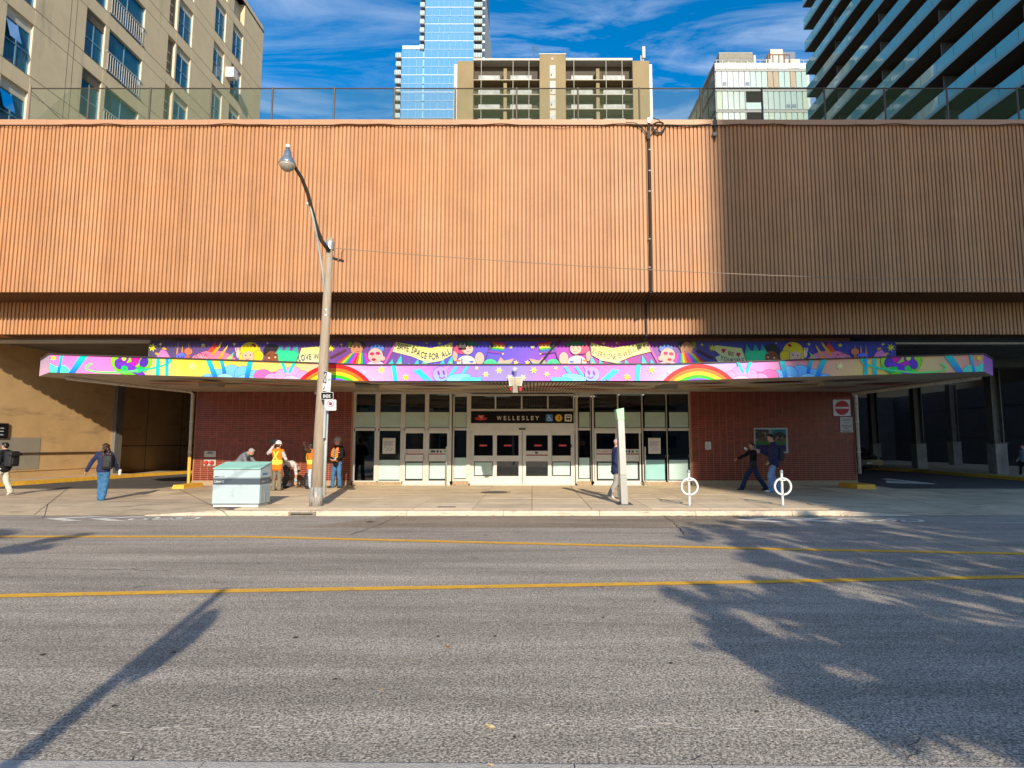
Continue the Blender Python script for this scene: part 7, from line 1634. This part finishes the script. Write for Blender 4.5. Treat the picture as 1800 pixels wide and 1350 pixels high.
MB().box(q(803.5), q(1142), YB + 2.41, YB + 14, 0, zv(107)).build('core', BRB, bb_)
MB().box(q(947.5), q(995.5), YB - .1, YB + 3, zv(96), zv(94.2)).build('parapet', W1, bb_); MB().box(q(832), q(948.4), YB - .2, YB + 2.4, zv(107), zv(103.5)).build('parapet', W1, bb_); MB().box(q(994.6), q(1112.4), YB - .2, YB + 2.4, zv(107), zv(103.0)).build('parapet', W1, bb_)
slabs = [141, 166.5, 192, 217]
for a, b in ((832, 948.4), (994.6, 1112.4)):
    MB().box(q(a), q(b), YB + 2.0, YB + 2.4, 0, zv(107)).build('balcony_back', W2, bb_)
    for v in slabs:
        sl_ = MB().box(q(a) + .05, q(b) - .05, YB - .15, YB + 2.39, zv(v + 1.2), zv(v)).build('balcony_slab', BRB, bb_)
        MB().box(q(a) + .06, q(b) - .06, YB - .2, YB - .1, zv(v + .6), zv(v) + .02).build('slab_edge', W1, sl_)
        for c0, c1 in ((.08, .40), (.56, .88)):
            xa_, xb_ = q(a) + (q(b) - q(a)) * c0, q(a) + (q(b) - q(a)) * c1
            MB().box(xa_, xb_, YB - .12, YB - .06, zv(v), zv(v) + .95).build('balcony_front', M('front_white', (.36, .37, .35), .5, var=.4, scale=.6), sl_)
            xm = (xa_ + xb_) / 2; wn = MB().box(xm - .38, xm + .38, YB + 1.85, YB + 1.95, zv(v) + .2, zv(v) + 1.7).build('window', W1, sl_); MB().box(xm - .28, xm + .28, YB + 1.8, YB + 1.84, zv(v) + .35, zv(v) + .9).build('pane', TDK, wn); MB().box(xm - .28, xm + .28, YB + 1.8, YB + 1.84, zv(v) + 1.0, zv(v) + 1.6).build('pane', TDK, wn)
        MB().box(q(a) + (q(b) - q(a)) * .455, q(a) + (q(b) - q(a)) * .505, YB + .2, YB + 2.0, zv(v), zv(v) + 2.65).build('divider', BRB, sl_)
    for k in (.12, .60, .84): MB().cyl((q(a) + (q(b) - q(a)) * k, YB - .3, 0), (q(a) + (q(b) - q(a)) * k, YB - .3, zv(105)), .055, None, 6).build('rainwater_pipe', W1, bb_)
for v in (126, 153.5, 178.5, 205): wn = MB().box(q(966.5), q(976.5), YB - .05, YB + .1, zv(v + 12), zv(v - 11)).build('window', W1, bb_); MB().box(q(967.5), q(975.5), YB - .08, YB - .05, zv(v + 3), zv(v - 2)).build('pane', M('pane_grey', (.32, .36, .40), .3), wn); MB().box(q(968), q(970.5), YB - .09, YB - .081, zv(v + 8), zv(v + 4)).build('vent', TDK, wn)
MB().box(q(969.5), q(973), YB - .1, YB, zv(105.5), zv(102)).build('vent', W1, bb_)
an = MB(); an.cyl((q(939), YB + 2, zv(104)), (q(939), YB + 2, zv(70)), .12); [an.cyl((q(939 - l), YB + 2, zv(72 + k * 3)), (q(939 + l * 1.6), YB + 2, zv(73.5 + k * 3)), .05) for k, l in enumerate((6, 5))]; tag(an.build('rooftop_aerial', TDK), 'thin television aerial on the brown brick block roof', 'aerial')
an = MB(); an.cyl((q(1133), YB + 1, zv(107)), (q(1133), YB + 1, zv(92)), .15); an.box(q(1131.5), q(1136.5), YB + .6, YB + 1.2, zv(98), zv(78)); an.box(q(1128), q(1129.5), YB + .6, YB + 1.2, zv(106), zv(94)); tag(an.build('phone_antenna', W1), 'white phone antenna at the corner of the brown brick block roof', 'antenna')

# ---- pale glass office block
YO = 86.0
ob_ = thing('glass_office_block', (onY(1340, 200, YO).x, YO, 0), 'pale green glass block with a dented metal parapet behind the fence', 'building')
q = lambda u: onY(u, 150, YO).x; zv = lambda v: onY(1340, v, YO).z
OPA = [M('spandrel_mint', (.22, .35, .32), .25, var=.06, scale=.6, spec=.6), M('curtain_grey', (.24, .29, .33), .3, var=.4, scale=1.2, stretch=(4, 1, .3), spec=.6), M('curtain_brown', (.30, .22, .13), .5, var=.35, scale=2, stretch=(5, 1, .2)), M('blind_green', (.27, .38, .26), .3, var=.06)]
OFR = M('office_frame', (.27, .28, .26), .5)
xw, xe = q(1257), q(1424)
MB().box(xw + .05, xe, YO + .12, YO + 40, 0, zv(113)).build('core', M('office_core', (.45, .52, .50), .6), ob_)
for k in range(9): MB().box(xw + (xe - xw) * k / 9 + .03, xw + (xe - xw) * (k + 1) / 9 - .03, YO - .15 - .03 * (k % 2), YO + .5, zv(121.5), zv(112)).build('parapet_panel', M('dented_metal', (.25, .255, .25), .32, metal=.7, var=.3, scale=1.2), ob_)
rowz = [(153.5, 126), (192.5, 161), (231, 198)]
rr = random.Random(14)
for j, (v0, v1) in enumerate(rowz):
    us = [1258.6 + k * 10.05 for k in range(17)]
    for k, (a, b) in enumerate(zip(us, us[1:])):
        if j >= 1 and 5 <= k <= 7: continue
        mt = OPA[0] if j else OPA[1 if k < 6 else (2 if k in (9, 10, 13) else 0)]
        if j and rr.random() < .25: mt = OPA[3]
        MB().box(q(a) + .06, q(b) - .06, YO - .02, YO + .1, zv(v0), zv(v1)).build('pane', mt, ob_)
        if j == 0 and k in (1, 5) or j == 1 and k in (12, 13): MB().box(q(a) + .15, q(b) - .15, YO - .06, YO - .021, zv(v0 - 3), zv(v0 - 9)).build('vent', TDK, ob_)
    MB().box(xw, xe, YO - .08, YO + .1, zv(v1 - .2), zv(v1 - 4.2)).build('slab_edge', OFR, ob_)
    if j:
        MB().box(q(1309), q(1338.5), YO + .05, YO + .11, zv(v0), zv(v1)).build('balcony_void', M('void_black', (.02, .017, .013)), ob_); MB().box(q(1309.5), q(1338), YO - .05, YO + .0, zv(v0), zv(v0 - 12)).build('balcony_glass', M('rail_glass2', (.42, .58, .56), .2), ob_)
        for u in (1308.2, 1338.6): MB().box(q(u), q(u + 2), YO - .1, YO + .1, zv(v0), zv(v1)).build('fin', OFR, ob_)
OWS = M('office_side', (.035, .09, .13), .2, spec=.7); OWD = M('office_side_dark', (.03, .035, .045), .4)
MB().box(xw - .02, xw + .04, YO, YO + 40, 0, zv(112)).build('west_wall', OWD, ob_)
for j, (v0, v1) in enumerate(rowz):
    for k in range(12): MB().box(xw - .08, xw - .02, YO + .3 + k * 3.3, YO + 3.2 + k * 3.3, zv(v0), zv(v1)).build('pane', OWS, ob_)
zy = lambda v, dy: onY(1340, v, YO + dy).z
xy = lambda u, dy: onY(u, 100, YO + dy).x
mb = MB().box(xy(1264, 5), xy(1323, 5), YO + 5, YO + 14, zv(113), zy(92, 5)).build('rooftop_plant_screen', M('screen_slats', (.34, .31, .25), .7, var=.2, scale=1, stretch=(.1, 1, 3)), ob_)
for k in range(9): MB().box(xy(1264, 4.9), xy(1323, 4.9), YO + 4.9, YO + 4.99, zy(110 - k * 2.0, 4.9), zy(110 - k * 2.0, 4.9) + .10).build('slat', M('slat_wood', (.42, .39, .32), .7), mb)
MB().box(xy(1324.5, 6), xy(1328.5, 6), YO + 6, YO + 8, zv(113), zy(97, 6)).build('flue', W1, ob_)
MB().box(xy(1354.5, 5), xy(1376.5, 5), YO + 5, YO + 8, zv(113), zy(86.5, 5)).build('lift_overrun', W1, ob_); MB().box(xy(1376.6, 7), xy(1398, 7), YO + 7, YO + 12, zv(113), zy(91, 7)).build('plant_room', TDK, ob_)
MB().box(xy(1346, 3), xy(1406, 3), YO + 3, YO + 3.2, zv(113), zy(104, 3)).build('roof_wall', W1, ob_)
for u in (1350, 1358.5, 1369, 1379, 1388): MB().box(xy(u, 2.7), xy(u + 1.2, 2.7), YO + 2.7, YO + 2.9, zv(113), zy(95, 2.7)).build('pergola_post', M('pergola_rust', (.30, .12, .07), .7), ob_)
MB().box(xy(1350, 2.7), xy(1389.2, 2.7), YO + 2.71, YO + 2.89, zy(95.8, 2.7), zy(95, 2.7)).build('pergola_beam', MATS['pergola_rust'], ob_)
rl = MB(); rl.box(q(1258), xe, YO - .1, YO - .04, zv(106.5), zv(106)); [rl.box(q(1260 + k * 11), q(1260.4 + k * 11), YO - .1, YO - .04, zv(112), zv(106)) for k in range(15)]; rl.build('roof_rail', TFR, ob_)

# ---- dark balconied tower on the right, its long side runs away from the street
XT = 33.1
yt = lambda u: onX(u, 60, XT).y
bt_ = thing('balcony_tower', (XT + 6, 50, 0), 'dark tower with long glass fronted balconies running away from the street', 'building')
SLB = M('slab_concrete', (.085, .065, .045), .8, var=.2, scale=1); TGD = M('tower_wall_dark', (.012, .012, .012), .3, spec=.6); BGLS = glass('balcony_glass', (.30, .60, .66), .03, .55, 1.5, .06, .1, ((.22, .56, .58), .75))
HR = M('handrail', (.10, .10, .10), .4, metal=.5); TRK = M('glass_track', (.26, .34, .36), .4, metal=.4)
YT0, YT1 = 26.0, yt(1413)
zfl = onX(1415.5, 87.2, XT).z; fl = 2.9
MB().box(XT + 2.0, XT + 20, YT0, YT1 - 2.6, 0, zfl + fl * 2.6).build('core', TGD, bt_)
for k in range(-12, 3):
    z = zfl + k * fl
    sl_ = MB().box(XT, XT + 2.0, YT0, YT1, z - .22, z).build('balcony_slab', SLB, bt_)
    MB().box(XT + .06, XT + .10, YT0, YT1, z + 1.08, z + 1.12).build('handrail', HR, sl_); MB().box(XT + .02, XT + .06, YT0, YT1, z + .02, z + .12).build('glass_track', TRK, sl_)
    MB().box(XT - .015, XT - .002, YT0, YT1, z - .22, z + .0).build('slab_fascia', M('slab_fascia', (.16, .30, .33), .35), sl_)
    n = 22; vis = 0
    for i in range(n):
        y0 = YT1 - (i + 1) * 2.0 + .02; y1 = y0 + 1.96
        u, v = proj((XT, (y0 + y1) / 2, z + .5))
        if u > 1850 or v > 225 or v < -40: continue
        MB().box(XT + .03, XT + .05, y0, y1, z + .12, z + 1.08).build('pane', BGLS, sl_)
    MB().box(XT + .03, XT + 1.9, YT1 - .03, YT1, z + .05, z + 1.08).build('end_pane', BGLS, sl_); MB().box(XT + .03, XT + 1.9, YT1 - .04, YT1 + .01, z + 1.08, z + 1.12).build('end_rail', HR, sl_)
    for yy in (30, 38, 46, 54, 62):
        if -40 < proj((XT, yy, z))[1] < 300: MB().box(XT + .5, XT + 1.99, yy, yy + .1, z, z + fl - .23).build('divider', M('divider_glass', (.10, .11, .12), .4), sl_)
rr = random.Random(6)
for k in range(-12, 3):
    for i in range(7):
        y0 = YT0 + 2 + i * 6.2; z = zfl + k * fl
        if not -40 < proj((XT + 2, y0, z + 1))[1] < 230: continue
        MB().box(XT + 1.93, XT + 1.99, y0, y0 + 4.6, z + .05, z + 2.55).build('window', M('tower_window', (.02, .03, .035), .08, spec=.8), bt_)
# ================================================================== BEHIND THE CAMERA (what throws the shadows and shows in the glass)
BKB = M('south_brick', (.20, .10, .07), .85, var=.15, scale=.6); GRYT = M('south_concrete', (.28, .27, .25), .8, var=.1, scale=.3)
sx, sy = SUN.x / SUN.y, SUN.z / SUN.y
# tower whose edge shades the right part of the station
ey = -72.0; xe_ = 6.62 + sx * (ey - 18 - YM)
tw = thing('south_tower', (xe_ + 16, ey - 8, 0), 'tall grey concrete residential tower south of the street', 'building')
MB().box(xe_, xe_ + 40, ey - 18, ey, 0, 65).build('core', GRYT, tw)
wme = MB().box(-1.1, 1.1, 0, .05, 0, 1.6).mesh('window'); wme.materials.append(M('south_window', (.05, .07, .09), .1, spec=.8))
for k in range(19):
    for i in range(9): link('window', wme, tw, (xe_ + 2.6 + i * 4.2, ey - .01, 4 + k * 3.0))
# low shop row across the street, far enough back to let the sun over it
for i, (x0, x1, h_, c) in enumerate(((-60, -34, 9, (.24, .13, .09)), (-33.6, -8, 8, (.30, .26, .2)), (-7.6, 16, 9.5, (.20, .10, .07)), (16.4, 40, 8.5, (.26, .22, .18)))):
    lb = thing('low_building', ((x0 + x1) / 2, -34, 0), ['red brick shop building across the street behind the camera', 'cream rendered shop building across the street behind the camera', 'dark brick shop building across the street behind the camera', 'tan brick shop building across the street behind the camera'][i], 'building')
    MB().box(x0, x1, -44, -34, 0, h_).build('wall', M('south_wall_%d' % i, c, .85, var=.12, scale=.6), lb); MB().box(x0 - .2, x1 + .2, -44.2, -33.8, h_, h_ + .4).build('cornice', GRYT, lb)
    for k in range(2):
        for j_ in range(int((x1 - x0) / 4)): link('window', wme, lb, (x0 + 2.2 + j_ * 4, -33.99, 1.2 + k * 4))
# trees on the near side
BARK = M('bark', (.10, .075, .055), .9, var=.3, scale=6, bump=.5, bscale=20); LEAFG = M('foliage', (.075, .105, .022), .6, var=.45, scale=1.6, spec=.3); LEAFY = M('foliage_autumn', (.17, .13, .025), .6, var=.45, scale=1.6)
def tree(x, y, h_, blobs, lab, mat, nleaf, seed, lsize=.13, sq=1.0):
    rr = random.Random(seed); t_ = thing('street_tree', (x, y, 0), lab, 'tree')
    tr = MB(); base = Vector((x, y, 0)); fork = Vector((x + .1, y, h_ * .35))
    tr.tube([base, Vector((x + .05, y, h_ * .18)), fork, Vector((x, y + .2, h_ * .62)), Vector((x, y, h_ * .86))], [.22, .17, .14, .08, .03], 10)
    for bx, by, bz, r_ in blobs:
        tip = Vector((x + bx, y + by, bz)); tr.tube([fork, fork.lerp(tip, .5) + Vector((0, 0, .25)), tip], [.09, .05, .015], 7)
        for k in range(5):
            d = Vector((rr.gauss(0, 1), rr.gauss(0, 1), rr.gauss(0, .7))).normalized() * r_ * rr.uniform(.7, 1.15); tr.tube([tip.lerp(fork, .25), tip + d * .5, tip + d], [.03, .018, .006], 5)
    tr.build('trunk', BARK, t_, smooth=True)
    lf = MB(); tot = sum(b[3] ** 2 for b in blobs)
    for bx, by, bz, r_ in blobs:
        n = int(nleaf * r_ ** 2 / tot); c = Vector((x + bx, y + by, bz))
        cl = [Vector((rr.gauss(0, .55), rr.gauss(0, .55), rr.gauss(0, .42))) * r_ for _ in range(max(4, n // 46))]
        for i in range(n):
            p = c + rr.choice(cl) + Vector((rr.gauss(0, .13), rr.gauss(0, .13), rr.gauss(0, .09))) * max(r_, .7)
            a = Vector((rr.gauss(0, 1), rr.gauss(0, 1), rr.gauss(0, 1))).normalized(); b = a.orthogonal().normalized(); s_ = lsize * rr.uniform(.6, 1.3)
            lf._add([p - a * s_, p + b * s_ * .55, p + a * s_, p - b * s_ * .55], [(0, 1, 2, 3)])
    lf.build('crown', mat, t_)
def crown_for(shadows, tx, ty, h0=0):
    """crown lobes (relative to the trunk) whose shadows fall round the given road points"""
    out_ = []
    for xs_, ys_, r_ in shadows:
        z = (ys_ - ty) * -sy; out_.append((xs_ - sx * (ys_ - ty) - tx, random.uniform(-.5, .5), z, r_))
    return out_
# shadow of this one lies over the right of the road
tree(9.0, -4.4, 8.8, crown_for([(2.75, 3.7, .55), (3.5, 4.9, .8), (3.2, 6.4, .75), (4.6, 6.2, 1.0), (5.6, 7.4, 1.1), (4.2, 8.4, .85), (6.6, 9.0, 1.2), (5.2, 10.2, .9), (7.6, 10.8, 1.2), (5.2, 12.0, .8), (6.8, 12.6, 1.0), (8.8, 12.6, 1.2), (7.0, 5.4, 1.0), (8.4, 7.6, 1.2), (2.2, 7.0, .4), (4.4, 10.0, .7), (5.6, 11.2, .9), (6.2, 13.2, .8), (9.5, 9.5, 1.2), (5.2, 5.0, .8), (2.1, 5.7, .4), (2.4, 5.0, .5), (2.6, 4.4, .5), (2.9, 3.95, .5), (3.9, 5.4, .7), (3.4, 6.1, .55), (3.45, 11.5, .6), (3.6, 9.2, .45), (5.3, 8.3, .6), (4.2, 12.6, .5), (3.6, 4.4, .6), (1.75, 6.6, .35), (2.7, 6.0, .5), (1.9, 5.2, .35), (3.0, 7.6, .5)], 9.0, -4.4), 'leafy street tree on the near pavement, shading the right of the road', LEAFG, 15000, 3, .095)
tree(17.5, -5.0, 9.2, [(-1.6, .4, 5.6, 1.5), (0, 0, 6.9, 1.8), (1.6, .8, 6.0, 1.6), (-.4, 1.4, 4.6, 1.3), (-2.6, 1.2, 4.2, 1.1)], 'leafy street tree farther along the near pavement', LEAFG, 3600, 5)
tree(-8.6, -4.4, 8.2, crown_for([(-8.6, 10.9, .55), (-9.7, 10.2, .8), (-10.8, 9.6, 1.0), (-9.4, 8.9, .5), (-12, 10.5, 1.3), (-11.5, 8.4, 1.0)], -8.6, -4.4), 'leafy street tree on the near pavement beyond the sign post', LEAFG, 4200, 8, .115)
for i, (x, y) in enumerate(((-30, -27), (-21, -26), (-12, -27.5), (-3.5, -26), (5, -27), (13, -25.5), (22, -27), (31, -26))):
    tree(x, y, 7.2, [(-1.2, 0, 4.3, 1.4), (.3, .4, 5.4, 1.7), (1.4, -.2, 4.4, 1.4), (0, .6, 3.4, 1.2)], 'round headed tree in the row before the shops behind the camera', LEAFG if i % 3 else LEAFY, 1300, 20 + i, .2)
    bpy.context.scene.collection.objects[-1] if False else None
for o in list(COL.objects):
    if o.get('label', '').startswith('round headed tree'): o['group'] = 'trees before the shops'
# street post with plates whose shadow crosses the near lane
pa, pb2 = onZ(0, 1342, 0), onZ(394, 1036, 0)
d_ = Vector((SUN.x, SUN.y, 0)).normalized(); 
topz = 4.3; base = pb2 - Vector((SUN.x / -SUN.z, SUN.y / -SUN.z, 0)) * topz
po_ = thing('sign_post', (base.x, base.y, GN), 'thin steel sign post with a long plate on the near pavement', 'sign post')
leanv = Vector((0.0, 0, 0))
MB().cyl((base.x + .22, base.y, GN - .02), (base.x, base.y, topz), .085, .05, 12).build('post', STEEL, po_)
zs0, zs1 = 2.15, 3.95
MB()._add([Vector((base.x + .10 + q_, base.y + .06, z_)) for q_, z_ in ((-.02, 3.86), (.0, 3.12), (.08, 3.02), (.17, 3.16), (.23, 3.45), (.21, 3.74), (.1, 3.92))], [tuple(range(7))]).build('plate', WHITEP, po_)
# thin overhead wire that draws the fine shadow at the left
wa = [onZ(-40, 938, 0), onZ(60, 927, 0), onZ(150, 915, 0), onZ(232, 905, .03)]
hgt = 7.0; off = Vector((SUN.x / -SUN.z, SUN.y / -SUN.z, 0)) * hgt
wpts = [p_ - off + Vector((0, 0, hgt)) for p_ in wa]
tag(MB().tube(wpts + [wpts[-1] + (wpts[-1] - wpts[-2]) * 6], .018, 6).build('street_wire', BLK), 'thin overhead wire crossing above the road on the left', 'wire')
